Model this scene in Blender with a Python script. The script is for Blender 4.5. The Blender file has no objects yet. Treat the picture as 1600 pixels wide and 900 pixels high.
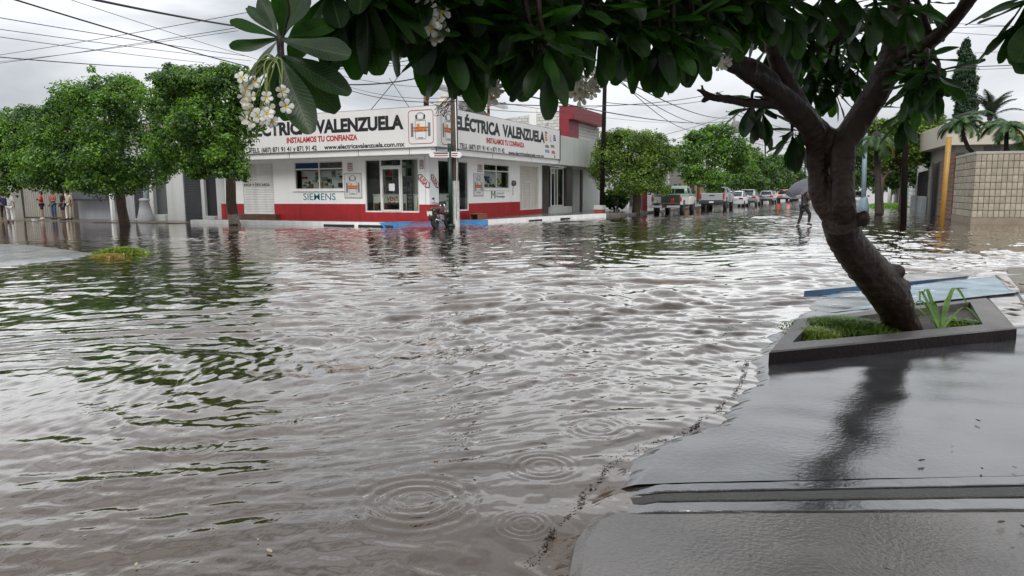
import bpy, bmesh, math, random
import numpy as np
from mathutils import Vector, Matrix
S = bpy.context.scene
COL = S.collection
R = math.radians
# ---------------------------------------------------------------- camera
F = 1110.0; PITCH = math.atan(149.5/F); EYE = 1.45; AZ = math.atan(535/1120.4); ROLL = .006
fwd = Vector((-math.sin(AZ)*math.cos(PITCH), math.cos(AZ)*math.cos(PITCH), -math.sin(PITCH)))
rgt = Vector((math.cos(AZ), math.sin(AZ), 0)); upv = rgt.cross(fwd)
CR, SR = math.cos(ROLL), math.sin(ROLL)
er = rgt*CR - upv*SR; eu = rgt*SR + upv*CR
cd = bpy.data.cameras.new("camera"); cam = bpy.data.objects.new("camera", cd); COL.objects.link(cam)
m3 = Matrix((er, eu, -fwd)).transposed().to_4x4(); m3.translation = (0, 0, EYE); cam.matrix_world = m3
cd.sensor_width = 36; cd.lens = 36*F/1600; cd.clip_start = .05; cd.clip_end = 5000
S.camera = cam
S.view_settings.view_transform = 'Standard'; S.view_settings.look = 'None'
S.view_settings.exposure = 0.32; S.view_settings.gamma = 1
# ---------------------------------------------------------------- overcast sky and veiled sun
SUN_EL, SUN_AZ = R(46), R(163)
w = bpy.data.worlds.new("World"); S.world = w; w.use_nodes = True
nt = w.node_tree; nt.nodes.clear(); N = nt.nodes.new; L = nt.links.new
out = N('ShaderNodeOutputWorld'); bg = N('ShaderNodeBackground'); bg.inputs[1].default_value = .1
sky = N('ShaderNodeTexSky'); sky.sky_type = 'NISHITA'; sky.sun_disc = False
sky.sun_elevation = SUN_EL; sky.sun_rotation = SUN_AZ; sky.dust_density = 3
tc = N('ShaderNodeTexCoord'); mp = N('ShaderNodeMapping'); mp.inputs['Scale'].default_value = (1, 1, 3.6)
mp.inputs['Location'].default_value = (.3, 1.1, .2)
nz = N('ShaderNodeTexNoise'); nz.inputs['Scale'].default_value = 2.1; nz.inputs['Detail'].default_value = 7
nz.inputs['Roughness'].default_value = .52; nz.inputs['Distortion'].default_value = .35
cr = N('ShaderNodeValToRGB')
cr.color_ramp.elements[0].position = .38; cr.color_ramp.elements[0].color = (3.2, 3.38, 3.65, 1)
cr.color_ramp.elements[1].position = .62; cr.color_ramp.elements[1].color = (6.7, 6.85, 7.05, 1)
sx = N('ShaderNodeSeparateXYZ'); L(tc.outputs['Generated'], sx.inputs[0])
mr = N('ShaderNodeMapRange'); mr.inputs[1].default_value = 0; mr.inputs[2].default_value = 1   # overcast sky: paler low down, brighter to the zenith
mr.inputs[3].default_value = 1.0; mr.inputs[4].default_value = 2.7
L(sx.outputs[2], mr.inputs[0])
vm = N('ShaderNodeVectorMath'); vm.operation = 'SCALE'
L(tc.outputs['Generated'], mp.inputs[0]); L(mp.outputs[0], nz.inputs[0]); L(nz.outputs[0], cr.inputs[0])
L(cr.outputs[0], vm.inputs[0]); L(mr.outputs[0], vm.inputs['Scale'])
mx = N('ShaderNodeMix'); mx.data_type = 'RGBA'; mx.inputs[0].default_value = .92
L(sky.outputs[0], mx.inputs['A']); L(vm.outputs[0], mx.inputs['B']); L(mx.outputs['Result'], bg.inputs[0]); L(bg.outputs[0], out.inputs[0])
sd = bpy.data.lights.new("sun", 'SUN'); sun = bpy.data.objects.new("sun", sd); COL.objects.link(sun)
sd.energy = 1.5; sd.angle = R(30); sd.color = (1, .97, .93)
sdir = Vector((math.sin(SUN_AZ)*math.cos(SUN_EL), math.cos(SUN_AZ)*math.cos(SUN_EL), math.sin(SUN_EL)))
sun.rotation_euler = sdir.to_track_quat('Z', 'Y').to_euler()
# ---------------------------------------------------------------- placing: photo position -> a point at a real distance
def ray(px, py):
    a = (px-800)/F; b = (450-py)/F
    u = a*CR+b*SR; v = -a*SR+b*CR
    f = math.cos(PITCH)+v*math.sin(PITCH); up = v*math.cos(PITCH)-math.sin(PITCH)
    return (-f*math.sin(AZ)+u*math.cos(AZ), f*math.cos(AZ)+u*math.sin(AZ), up, f)
def W(px, py, d):
    x, y, z, f = ray(px, py); s = d/f; return Vector((x*s, y*s, EYE+z*s))
def G(px, py, z=0.):
    x, y, zz, f = ray(px, py); s = (z-EYE)/zz; return Vector((x*s, y*s, z))
def onY(px, py, Y):
    x, y, z, f = ray(px, py); s = Y/y; return Vector((x*s, Y, EYE+z*s))
def onX(px, py, X):
    x, y, z, f = ray(px, py); s = X/x; return Vector((X, y*s, EYE+z*s))
# ---------------------------------------------------------------- materials
MATS = {}
def mat(name, col, rough=.7, var=.12, scale=3., bump=.15, bscale=30., metal=0., ior=None, coat=0., trans=0., streak=0., col2=None, detail=6, alpha=None, emit=None, estr=1., objrand=0.):
    if name in MATS: return MATS[name]
    m = bpy.data.materials.new(name); m.use_nodes = True; MATS[name] = m
    t = m.node_tree; b = t.nodes['Principled BSDF']; n = t.nodes.new; l = t.links.new
    tcn = n('ShaderNodeTexCoord')
    geo = n('ShaderNodeNewGeometry')
    nn = n('ShaderNodeTexNoise'); nn.inputs['Scale'].default_value = scale; nn.inputs['Detail'].default_value = detail
    nn.inputs['Roughness'].default_value = .6
    l(geo.outputs['Position'], nn.inputs['Vector'])
    rp = n('ShaderNodeValToRGB'); rp.color_ramp.elements[0].position = .3; rp.color_ramp.elements[1].position = .7
    c1 = tuple(max(0, c*(1-var)) for c in col)+(1,)
    c2 = (tuple(min(1, c*(1+var)) for c in col) if col2 is None else tuple(col2))+(1,)
    rp.color_ramp.elements[0].color = c1; rp.color_ramp.elements[1].color = c2
    l(nn.outputs[0], rp.inputs[0]); cout = rp.outputs[0]
    if streak > 0:      # rain streaks and grime running down
        mpn = n('ShaderNodeMapping'); mpn.inputs['Scale'].default_value = (2.4, 2.4, .2)
        l(geo.outputs['Position'], mpn.inputs[0]); n2 = n('ShaderNodeTexNoise'); n2.inputs['Scale'].default_value = 1.3; n2.inputs['Detail'].default_value = 5
        l(mpn.outputs[0], n2.inputs['Vector'])
        r2 = n('ShaderNodeMapRange'); r2.inputs[1].default_value = .45; r2.inputs[2].default_value = .75; r2.inputs[3].default_value = 0; r2.inputs[4].default_value = streak
        l(n2.outputs[0], r2.inputs[0])
        mm = n('ShaderNodeMix'); mm.data_type = 'RGBA'; mm.inputs['B'].default_value = (col[0]*.35, col[1]*.33, col[2]*.3, 1)
        l(r2.outputs[0], mm.inputs[0]); l(cout, mm.inputs['A']); cout = mm.outputs['Result']
    if objrand > 0:
        oi = n('ShaderNodeObjectInfo'); r3 = n('ShaderNodeMapRange'); r3.inputs[3].default_value = 1-objrand; r3.inputs[4].default_value = 1+objrand
        l(oi.outputs['Random'], r3.inputs[0]); v3 = n('ShaderNodeVectorMath'); v3.operation = 'SCALE'
        l(cout, v3.inputs[0]); l(r3.outputs[0], v3.inputs['Scale']); cout = v3.outputs[0]
    l(cout, b.inputs['Base Color'])
    b.inputs['Roughness'].default_value = rough; b.inputs['Metallic'].default_value = metal
    if ior: b.inputs['IOR'].default_value = ior
    if coat: b.inputs['Coat Weight'].default_value = coat; b.inputs['Coat Roughness'].default_value = .08
    if trans: b.inputs['Transmission Weight'].default_value = trans
    if emit: b.inputs['Emission Color'].default_value = tuple(emit)+(1,); b.inputs['Emission Strength'].default_value = estr
    if bump > 0:
        n4 = n('ShaderNodeTexNoise'); n4.inputs['Scale'].default_value = bscale; n4.inputs['Detail'].default_value = 4
        l(geo.outputs['Position'], n4.inputs['Vector'])
        bp = n('ShaderNodeBump'); bp.inputs['Strength'].default_value = bump; bp.inputs['Distance'].default_value = .02
        l(n4.outputs[0], bp.inputs['Height']); l(bp.outputs[0], b.inputs['Normal'])
    return m
def leafmat(name, c1, c2, trans=.35, tcol=None, scale=.8, rough=.45, spec=None):
    if name in MATS: return MATS[name]
    m = bpy.data.materials.new(name); m.use_nodes = True; MATS[name] = m
    t = m.node_tree; b = t.nodes['Principled BSDF']; n = t.nodes.new; l = t.links.new
    geo = n('ShaderNodeNewGeometry'); nn = n('ShaderNodeTexNoise'); nn.inputs['Scale'].default_value = scale; nn.inputs['Detail'].default_value = 5
    nn.inputs['Roughness'].default_value = .7
    l(geo.outputs['Position'], nn.inputs['Vector'])
    rp = n('ShaderNodeValToRGB'); rp.color_ramp.elements[0].position = .40; rp.color_ramp.elements[1].position = .68
    rp.color_ramp.elements[0].color = tuple(c1)+(1,); rp.color_ramp.elements[1].color = tuple(c2)+(1,)
    ri = n('ShaderNodeMath'); ri.operation = 'MULTIPLY_ADD'; ri.inputs[1].default_value = .3; ri.inputs[2].default_value = -.15
    ad = n('ShaderNodeMath'); ad.operation = 'ADD'
    l(geo.outputs['Random Per Island'], ri.inputs[0]); l(ri.outputs[0], ad.inputs[0]); l(nn.outputs[0], ad.inputs[1]); l(ad.outputs[0], rp.inputs[0])
    l(rp.outputs[0], b.inputs['Base Color']); b.inputs['Roughness'].default_value = rough
    if spec is not None: b.inputs['Specular IOR Level'].default_value = spec
    tr = n('ShaderNodeBsdfTranslucent'); tm = n('ShaderNodeVectorMath'); tm.operation = 'MULTIPLY'; tm.inputs[1].default_value = tcol or (2.2, 2.2, .9)
    l(rp.outputs[0], tm.inputs[0]); l(tm.outputs[0], tr.inputs[0])
    ms = n('ShaderNodeMixShader'); ms.inputs[0].default_value = trans
    l(b.outputs[0], ms.inputs[1]); l(tr.outputs[0], ms.inputs[2]); l(ms.outputs[0], t.nodes['Material Output'].inputs[0])
    return m
# ---------------------------------------------------------------- objects
def tag(o, label=None, cat=None, group=None, kind=None):
    if label: o['label'] = label
    if cat: o['category'] = cat
    if group: o['group'] = group
    if kind: o['kind'] = kind
    return o
def wloc(o):
    p = Vector((0, 0, 0))
    while o is not None: p += o.location; o = o.parent
    return p
def thing(name, label, cat, loc, group=None, rz=0):
    o = bpy.data.objects.new(name, None); COL.objects.link(o); o.location = loc; o.rotation_euler.z = rz
    o.empty_display_size = .2
    return tag(o, label, cat, group)
def link(name, me, parent=None, m=None):
    o = bpy.data.objects.new(name, me); COL.objects.link(o)
    if m is not None and len(me.materials) == 0: me.materials.append(m)
    if parent is not None: o.parent = parent
    return o
def dup(o, parent=None, **kw):
    c = o.copy(); COL.objects.link(c)
    if parent is not None: c.parent = parent
    for ch in list(o.children): dup(ch, c)
    return c
class MB:
    def __init__(s): s.v = []; s.f = []; s.mi = []; s.ms = []; s.cur = 0; s.smooth = []
    def use(s, m):
        if m not in s.ms: s.ms.append(m)
        s.cur = s.ms.index(m); return s
    def add(s, vs, fs, sm=False):
        k = len(s.v); s.v += [tuple(v) for v in vs]
        for f in fs: s.f.append(tuple(i+k for i in f)); s.mi.append(s.cur); s.smooth.append(sm)
        return s
    def box(s, x0, x1, y0, y1, z0, z1):
        vs = [(x, y, z) for z in (z0, z1) for y in (y0, y1) for x in (x0, x1)]
        return s.add(vs, [(0, 2, 3, 1), (4, 5, 7, 6), (0, 1, 5, 4), (2, 6, 7, 3), (0, 4, 6, 2), (1, 3, 7, 5)])
    def obox(s, c, ax, ay, az, hx, hy, hz):     # oriented box: centre, axes, half sizes
        c = Vector(c); ax = Vector(ax).normalized()*hx; ay = Vector(ay).normalized()*hy; az = Vector(az).normalized()*hz
        vs = [c+i*ax+j*ay+k*az for k in (-1, 1) for j in (-1, 1) for i in (-1, 1)]
        return s.add(vs, [(0, 2, 3, 1), (4, 5, 7, 6), (0, 1, 5, 4), (2, 6, 7, 3), (0, 4, 6, 2), (1, 3, 7, 5)])
    def beam(s, a, b, w, h=None, up=(0, 0, 1)):
        a = Vector(a); b = Vector(b); h = h or w; d = (b-a); u = Vector(up)
        if abs(d.normalized().dot(u)) > .99: u = Vector((1, 0, 0))
        x = d.cross(u).normalized(); z = x.cross(d).normalized()
        return s.obox((a+b)/2, x, d, z, w/2, d.length/2, h/2)
    def tube(s, pts, rad, n=8, caps=True, sm=True, seed=0, rough=0.):
        rnd = random.Random(seed); pts = [Vector(p) for p in pts]
        if not hasattr(rad, '__len__'): rad = [rad]*len(pts)
        k0 = len(s.v); pu = None; vs = []; fs = []
        for i, p in enumerate(pts):
            d = (pts[min(i+1, len(pts)-1)]-pts[max(i-1, 0)]).normalized()
            if pu is None: pu = d.orthogonal().normalized()
            pu = (pu-d*pu.dot(d)).normalized(); q = d.cross(pu)
            for j in range(n):
                a = 2*math.pi*j/n; r = rad[i]*(1+rough*(rnd.random()-.5))
                vs.append(p+(pu*math.cos(a)+q*math.sin(a))*r)
        for i in range(len(pts)-1):
            for j in range(n):
                fs.append((i*n+j, i*n+(j+1) % n, (i+1)*n+(j+1) % n, (i+1)*n+j))
        if caps: fs.append(tuple(range(n-1, -1, -1))); fs.append(tuple((len(pts)-1)*n+j for j in range(n)))
        return s.add(vs, fs, sm)
    def lathe(s, c, prof, n=16, sm=True, axis='z'):
        c = Vector(c); vs = []; fs = []
        for r, z in prof:
            for j in range(n):
                a = 2*math.pi*j/n
                vs.append(c+(Vector((r*math.cos(a), r*math.sin(a), z)) if axis == 'z' else Vector((z, r*math.cos(a), r*math.sin(a))) if axis == 'x' else Vector((r*math.cos(a), z, r*math.sin(a)))))
        for i in range(len(prof)-1):
            for j in range(n): fs.append((i*n+j, i*n+(j+1) % n, (i+1)*n+(j+1) % n, (i+1)*n+j))
        fs.append(tuple(range(n))); fs.append(tuple((len(prof)-1)*n+j for j in range(n)))
        return s.add(vs, fs, sm)
    def prism(s, poly, z0, z1):     # poly xy list
        n = len(poly); vs = [(p[0], p[1], z0) for p in poly]+[(p[0], p[1], z1) for p in poly]
        return s.add(vs, [tuple(range(n-1, -1, -1)), tuple(range(n, 2*n))]+[(i, (i+1) % n, n+(i+1) % n, n+i) for i in range(n)])
    def extr(s, pts, d):            # planar polygon of 3-D points pushed along d
        n = len(pts); d = Vector(d); vs = [Vector(p) for p in pts]+[Vector(p)+d for p in pts]
        return s.add(vs, [tuple(range(n-1, -1, -1)), tuple(range(n, 2*n))]+[(i, (i+1) % n, n+(i+1) % n, n+i) for i in range(n)])
    def sphere(s, c, r, n=8, sc=(1, 1, 1)):
        m_ = n//2+1; prof = [(max(1e-4, math.sin(math.pi*i/(m_)))*1, -math.cos(math.pi*i/m_)) for i in range(m_+1)]
        vs = []; fs = []
        for rr, zz in prof:
            for j in range(n):
                a = 2*math.pi*j/n; vs.append((c[0]+rr*math.cos(a)*r*sc[0], c[1]+rr*math.sin(a)*r*sc[1], c[2]+zz*r*sc[2]))
        for i in range(m_):
            for j in range(n): fs.append((i*n+j, i*n+(j+1) % n, (i+1)*n+(j+1) % n, (i+1)*n+j))
        return s.add(vs, fs, True)
    def build(s, name, m=None, parent=None, bevel=0, recalc=True):
        me = bpy.data.meshes.new(name); o0 = wloc(parent) if parent is not None and getattr(s, 'world', True) else Vector((0, 0, 0))
        me.from_pydata([tuple(Vector(v)-o0) for v in s.v], [], s.f)
        if m is not None and not s.ms: me.materials.append(m)
        for q in s.ms: me.materials.append(q)
        if s.ms: me.polygons.foreach_set('material_index', s.mi)
        me.polygons.foreach_set('use_smooth', s.smooth)
        if recalc or bevel:
            bm = bmesh.new(); bm.from_mesh(me)
            if bevel: bmesh.ops.bevel(bm, geom=list(bm.edges), offset=bevel, segments=1, affect='EDGES', clamp_overlap=True)
            bmesh.ops.recalc_face_normals(bm, faces=bm.faces); bm.to_mesh(me); bm.free()
        me.update()
        return link(name, me, parent)
class LB(MB):
    world = False       # vertices already local to the parent
def np_mesh(name, V, Fc, m, parent=None, smooth=False, loc=None):
    """V (n,3), Fc (k,q) all faces of one size q"""
    me = bpy.data.meshes.new(name); V = np.asarray(V, dtype=np.float32); Fc = np.asarray(Fc, dtype=np.int32)
    if loc is not None: V = V-np.asarray(loc, dtype=np.float32)
    k, q = Fc.shape
    me.vertices.add(len(V)); me.vertices.foreach_set('co', V.ravel())
    me.loops.add(k*q); me.loops.foreach_set('vertex_index', Fc.ravel())
    me.polygons.add(k); me.polygons.foreach_set('loop_start', np.arange(0, k*q, q, dtype=np.int32))
    me.polygons.foreach_set('use_smooth', np.full(k, smooth)); me.update(calc_edges=True)
    return link(name, me, parent, m)
DG = bpy.context.evaluated_depsgraph_get
def text_part(name, s, m, parent, o, ux, uy, w, h, bold=0., depth=.006, shear=0.):
    """lettering: o = lower left corner, ux / uy unit directions, fitted to w x h (cap height)"""
    cu = bpy.data.curves.new(name, 'FONT'); cu.body = s; cu.offset = bold; cu.size = 1; cu.resolution_u = 3; cu.shear = shear
    to = bpy.data.objects.new(name+'_src', cu); COL.objects.link(to)
    me = bpy.data.meshes.new_from_object(to.evaluated_get(DG())); bpy.data.objects.remove(to); bpy.data.curves.remove(cu)
    n = len(me.vertices); co = np.empty(n*3, dtype=np.float32); me.vertices.foreach_get('co', co); co = co.reshape(-1, 3)
    x0, x1 = co[:, 0].min(), co[:, 0].max(); capz = .70
    o = Vector(o); ux = Vector(ux); uy = Vector(uy); nn = ux.cross(uy).normalized(); base = wloc(parent) if parent is not None else Vector((0, 0, 0))
    q = (co[:, 0:1]-x0)/(x1-x0)*w*np.array(ux)[None]+co[:, 1:2]/capz*h*np.array(uy)[None]+np.array(o+nn*depth-base)[None]
    me.vertices.foreach_set('co', q.astype(np.float32).ravel()); me.materials.clear(); me.materials.append(m); me.update()
    return link(name, me, parent)
# ================================================================ THE GROUND AND THE FLOOD
rng = np.random.default_rng(7)
m_mud = mat('street_bed', (.05, .04, .03), .6, scale=.7)
gm = MB(); gm.box(-900, 900, -60, 2500, -.9, -.35); tag(gm.build('ground', m_mud), kind='structure')
# --- flood water: brown, opaque, mirror-like
mw = bpy.data.materials.new('flood_water'); mw.use_nodes = True; t = mw.node_tree; b = t.nodes['Principled BSDF']
n = t.nodes.new; l = t.links.new
geo = n('ShaderNodeNewGeometry')
nz1 = n('ShaderNodeTexNoise'); nz1.inputs['Scale'].default_value = .35; nz1.inputs['Detail'].default_value = 6; nz1.inputs['Distortion'].default_value = 1.5
l(geo.outputs['Position'], nz1.inputs['Vector'])
rp = n('ShaderNodeValToRGB'); rp.color_ramp.elements[0].position = .35; rp.color_ramp.elements[1].position = .7
rp.color_ramp.elements[0].color = (.030, .017, .008, 1); rp.color_ramp.elements[1].color = (.056, .033, .017, 1)
l(nz1.outputs[0], rp.inputs[0]); l(rp.outputs[0], b.inputs['Base Color'])
b.inputs['Roughness'].default_value = .5; b.inputs['Specular IOR Level'].default_value = 0
mpw = n('ShaderNodeMapping'); mpw.inputs['Rotation'].default_value = (0, 0, R(30)); mpw.inputs['Scale'].default_value = (1, .38, 1)
l(geo.outputs['Position'], mpw.inputs[0])
nw = n('ShaderNodeTexNoise'); nw.inputs['Scale'].default_value = 9; nw.inputs['Detail'].default_value = 3; nw.inputs['Roughness'].default_value = .5; nw.inputs['Distortion'].default_value = .6
l(mpw.outputs[0], nw.inputs['Vector'])
bp = n('ShaderNodeBump'); bp.inputs['Strength'].default_value = .30; bp.inputs['Distance'].default_value = .012
l(nw.outputs[0], bp.inputs['Height'])
# longer wind ripple, only where the water lies open (calmer in the lee of the shop)
nw2 = n('ShaderNodeTexNoise'); nw2.inputs['Scale'].default_value = 2.2; nw2.inputs['Detail'].default_value = 2.5; nw2.inputs['Distortion'].default_value = .5
l(mpw.outputs[0], nw2.inputs['Vector'])
spx = n('ShaderNodeSeparateXYZ'); l(geo.outputs['Position'], spx.inputs[0])
ln_ = n('ShaderNodeVectorMath'); ln_.operation = 'LENGTH'; l(geo.outputs['Position'], ln_.inputs[0])
fa = n('ShaderNodeMapRange'); fa.inputs[1].default_value = 8; fa.inputs[2].default_value = 22; fa.inputs[3].default_value = 0; fa.inputs[4].default_value = 1; l(ln_.outputs['Value'], fa.inputs[0])
ca = n('ShaderNodeMath'); ca.operation = 'MULTIPLY_ADD'; ca.inputs[1].default_value = -.42; l(spx.outputs[1], ca.inputs[0]); l(spx.outputs[0], ca.inputs[2])
cb_ = n('ShaderNodeMapRange'); cb_.interpolation_type = 'SMOOTHSTEP'; cb_.inputs[1].default_value = -31; cb_.inputs[2].default_value = -26; cb_.inputs[3].default_value = .12; cb_.inputs[4].default_value = 1; l(ca.outputs[0], cb_.inputs[0])
cm = n('ShaderNodeMath'); cm.operation = 'MULTIPLY'; l(fa.outputs[0], cm.inputs[0]); l(cb_.outputs[0], cm.inputs[1])
bp2 = n('ShaderNodeBump'); bp2.inputs['Distance'].default_value = .06; l(cm.outputs[0], bp2.inputs['Strength']); l(nw2.outputs[0], bp2.inputs['Height']); l(bp.outputs[0], bp2.inputs['Normal'])
l(bp2.outputs[0], b.inputs['Normal'])
# reflecting surface over the muddy body: a strong Fresnel curve
gls = n('ShaderNodeBsdfGlossy'); gls.inputs['Roughness'].default_value = .03; gls.inputs['Color'].default_value = (.95, .925, .90, 1); l(bp2.outputs[0], gls.inputs['Normal'])
frw = n('ShaderNodeFresnel'); frw.inputs[0].default_value = 1.35; l(bp2.outputs[0], frw.inputs['Normal'])
fm = n('ShaderNodeMath'); fm.operation = 'MULTIPLY'; fm.inputs[1].default_value = 2.75; l(frw.outputs[0], fm.inputs[0]); fp = n('ShaderNodeMath'); fp.operation = 'POWER'; fp.inputs[1].default_value = 1.22; l(fm.outputs[0], fp.inputs[0]); fmn = n('ShaderNodeMath'); fmn.operation = 'MINIMUM'; fmn.inputs[1].default_value = .93; l(fp.outputs[0], fmn.inputs[0])
mxs = n('ShaderNodeMixShader'); l(fmn.outputs[0], mxs.inputs[0]); l(b.outputs[0], mxs.inputs[1]); l(gls.outputs[0], mxs.inputs[2]); l(mxs.outputs[0], t.nodes['Material Output'].inputs[0])
def vnoise(x, y, seed, sc):
    r = np.random.default_rng(seed); h = np.zeros_like(x)
    for i in range(14):
        a = r.uniform(0, 2*np.pi); k = sc*r.uniform(.5, 2.2); h += np.sin((x*np.cos(a)+y*np.sin(a))*k+r.uniform(0, 6.28))/14**.5*1.4
    return h
RINGS = [(650, 783, .34, .0035), (735, 688, .10, .004), (935, 668, .26, .003), (500, 655, .2, .003), (690, 650, .16, .003), (850, 728, .22, .003), (640, 735, .12, .002),
         (1075, 733, .12, .005), (520, 815, .1, .002), (150, 640, .16, .003), (300, 700, .22, .002), (1020, 600, .2, .003), (850, 600, .2, .003), (560, 560, .3, .003), (820, 820, .15, .003)]
KERB = [G(*p) for p in ((880, 900), (935, 805), (1000, 715), (1080, 670), (1165, 570))]
def wave_h(x, y, cell):
    r = np.random.default_rng(21); h = np.zeros_like(x)
    wx = x+.35*vnoise(x, y, 3, .8); wy = y+.35*vnoise(x, y, 4, .8)
    for i in range(150):
        lam = 10**r.uniform(math.log10(.06), math.log10(1.35))
        main = R(-62) if lam > .3 else R(-70)
        a = main+r.normal(0, .38 if lam > .35 else .65); k = 2*np.pi/lam
        amp = .0061*lam**.90*(.5+r.random())*(1 if lam < .6 else .7)
        if lam > .9: amp *= .55
        ph = r.uniform(0, 6.28); fade = np.clip((lam/cell-2.2)/2.0, 0, 1)
        pck = .55+.45*np.sin(x*r.uniform(-.5, .5)+y*r.uniform(-.5, .5)+r.uniform(0, 6.28))
        h += amp*fade*pck*np.sin((wx*np.cos(a)+wy*np.sin(a))*k+ph)
    return h
def water_height(x, y, cell):
    d = np.sqrt(x*x+y*y)
    h = wave_h(x, y, cell)
    # sheltered water by the far corner buildings lies calmer, wind ruffles the open crossing
    calm = 1/(1+np.exp(-((x+19.5)+(24.5-y)*.42)*.9))      # 0 near the shop front
    calm = .22+.78*calm
    calm *= .50+.50/(1+np.exp(-(x+5.0)/1.6))
    gust = np.clip(.95+.42*vnoise(x, y, 9, .25), .40, 1.6)
    near = .55+.45*np.clip((d-3.0)/6, 0, 1)
    h = h*calm*gust*near
    h = h*(1-.85/(1+np.exp(-(x+.66)/.05))*(y < 9.5)*(y > -2))
    for px, py, rr, am in RINGS:
        c = G(px, py); dd = np.sqrt((x-c.x)**2+(y-c.y)**2)
        h += 1.6*am*np.exp(-((dd-rr*.7)/(rr*.45))**2)*np.sin(dd*2*np.pi/(rr*.22))*np.clip(1.3-dd/rr, 0, 1)
    return h
def build_water():
    nr, na = 1300, 640
    r_ = np.geomspace(.9, 260, nr); a_ = np.linspace(-R(52), R(52), na)-(-AZ)*0
    rr, aa = np.meshgrid(r_, a_, indexing='ij')
    x = rr*np.sin(aa-AZ); y = rr*np.cos(aa-AZ)
    cell = rr*(math.log(260/.9)/nr)*1.3+0*x
    z = water_height(x, y, np.maximum(cell, rr*(R(104)/na)))
    V = np.stack([x, y, z], -1).reshape(-1, 3); i = np.arange(nr*na).reshape(nr, na)
    Fc = np.stack([i[:-1, :-1], i[:-1, 1:], i[1:, 1:], i[1:, :-1]], -1).reshape(-1, 4)
    o = np_mesh('water', V, Fc, mw, smooth=True); tag(o, kind='structure'); return o
build_water()
fl = MB()   # the rest of the flood, out of the fan of fine mesh
ring = [(260*math.sin(a-AZ), 260*math.cos(a-AZ)) for a in np.linspace(-R(52), R(52), 40)]
fl.add([(x, y, -.006) for x, y in ring]+[(x*6, y*6, -.006) for x, y in ring], [(i, i+1, 41+i, 40+i) for i in range(39)])
tag(fl.build('far_water', mw, recalc=False), kind='structure')

# --- the near pavement, wet concrete just clear of the water
def wetmat(name, col, rough, bstr, bscale, patch=.5, ior=1.8):
    m = bpy.data.materials.new(name); m.use_nodes = True; t = m.node_tree; b = t.nodes['Principled BSDF']; n = t.nodes.new; l = t.links.new
    geo = n('ShaderNodeNewGeometry')
    a = n('ShaderNodeTexNoise'); a.inputs['Scale'].default_value = 1.6; a.inputs['Detail'].default_value = 8; a.inputs['Roughness'].default_value = .65
    l(geo.outputs['Position'], a.inputs['Vector'])
    r = n('ShaderNodeValToRGB'); r.color_ramp.elements[0].position = .3; r.color_ramp.elements[1].position = .75
    r.color_ramp.elements[0].color = tuple(c*.45 for c in col)+(1,); r.color_ramp.elements[1].color = tuple(c*1.35 for c in col)+(1,)
    l(a.outputs[0], r.inputs[0])
    sv = n('ShaderNodeTexVoronoi'); sv.inputs['Scale'].default_value = 75; l(geo.outputs['Position'], sv.inputs['Vector'])      # exposed grit and dark pores
    sr = n('ShaderNodeMapRange'); sr.inputs[1].default_value = .0; sr.inputs[2].default_value = .32; sr.inputs[3].default_value = .35; sr.inputs[4].default_value = 1; l(sv.outputs['Distance'], sr.inputs[0])
    sm_ = n('ShaderNodeVectorMath'); sm_.operation = 'SCALE'; l(r.outputs[0], sm_.inputs[0]); l(sr.outputs[0], sm_.inputs['Scale']); l(sm_.outputs[0], b.inputs['Base Color'])
    f = n('ShaderNodeTexNoise'); f.inputs['Scale'].default_value = .9; f.inputs['Detail'].default_value = 5
    l(geo.outputs['Position'], f.inputs['Vector'])
    mr = n('ShaderNodeMapRange'); mr.inputs[1].default_value = .42; mr.inputs[2].default_value = .62; mr.inputs[3].default_value = 1-patch; mr.inputs[4].default_value = 1
    l(f.outputs[0], mr.inputs[0])
    m1 = n('ShaderNodeMath'); m1.operation = 'MULTIPLY'; m1.inputs[1].default_value = rough; l(mr.outputs[0], m1.inputs[0]); l(m1.outputs[0], b.inputs['Roughness'])
    b.inputs['IOR'].default_value = ior
    g = n('ShaderNodeTexNoise'); g.inputs['Scale'].default_value = bscale; g.inputs['Detail'].default_value = 6; g.inputs['Roughness'].default_value = .6
    l(geo.outputs['Position'], g.inputs['Vector'])
    m2 = n('ShaderNodeMath'); m2.operation = 'MULTIPLY'; m2.inputs[1].default_value = bstr; l(mr.outputs[0], m2.inputs[0])
    bp = n('ShaderNodeBump'); bp.inputs['Distance'].default_value = .016; l(m2.outputs[0], bp.inputs['Strength']); l(g.outputs[0], bp.inputs['Height']); l(bp.outputs[0], b.inputs['Normal'])
    return m
m_wetA = wetmat('wet_concrete_film', (.06, .06, .063), .07, .17, 26, .5, 2.15)
m_wetB = wetmat('wet_trowelled_concrete', (.066, .052, .041), .085, .42, 48, .35, 2.0)
m_wetC = wetmat('wet_gritty_joint', (.045, .040, .034), .3, 1.0, 75, .1, 1.6)
m_walkn = wetmat('wet_brown_concrete', (.10, .085, .065), .2, .5, 40, .3, 1.5)
m_wetD = wetmat('wet_pavement_far', (.17, .165, .155), .14, .2, 20, .4, 1.7)
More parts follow.
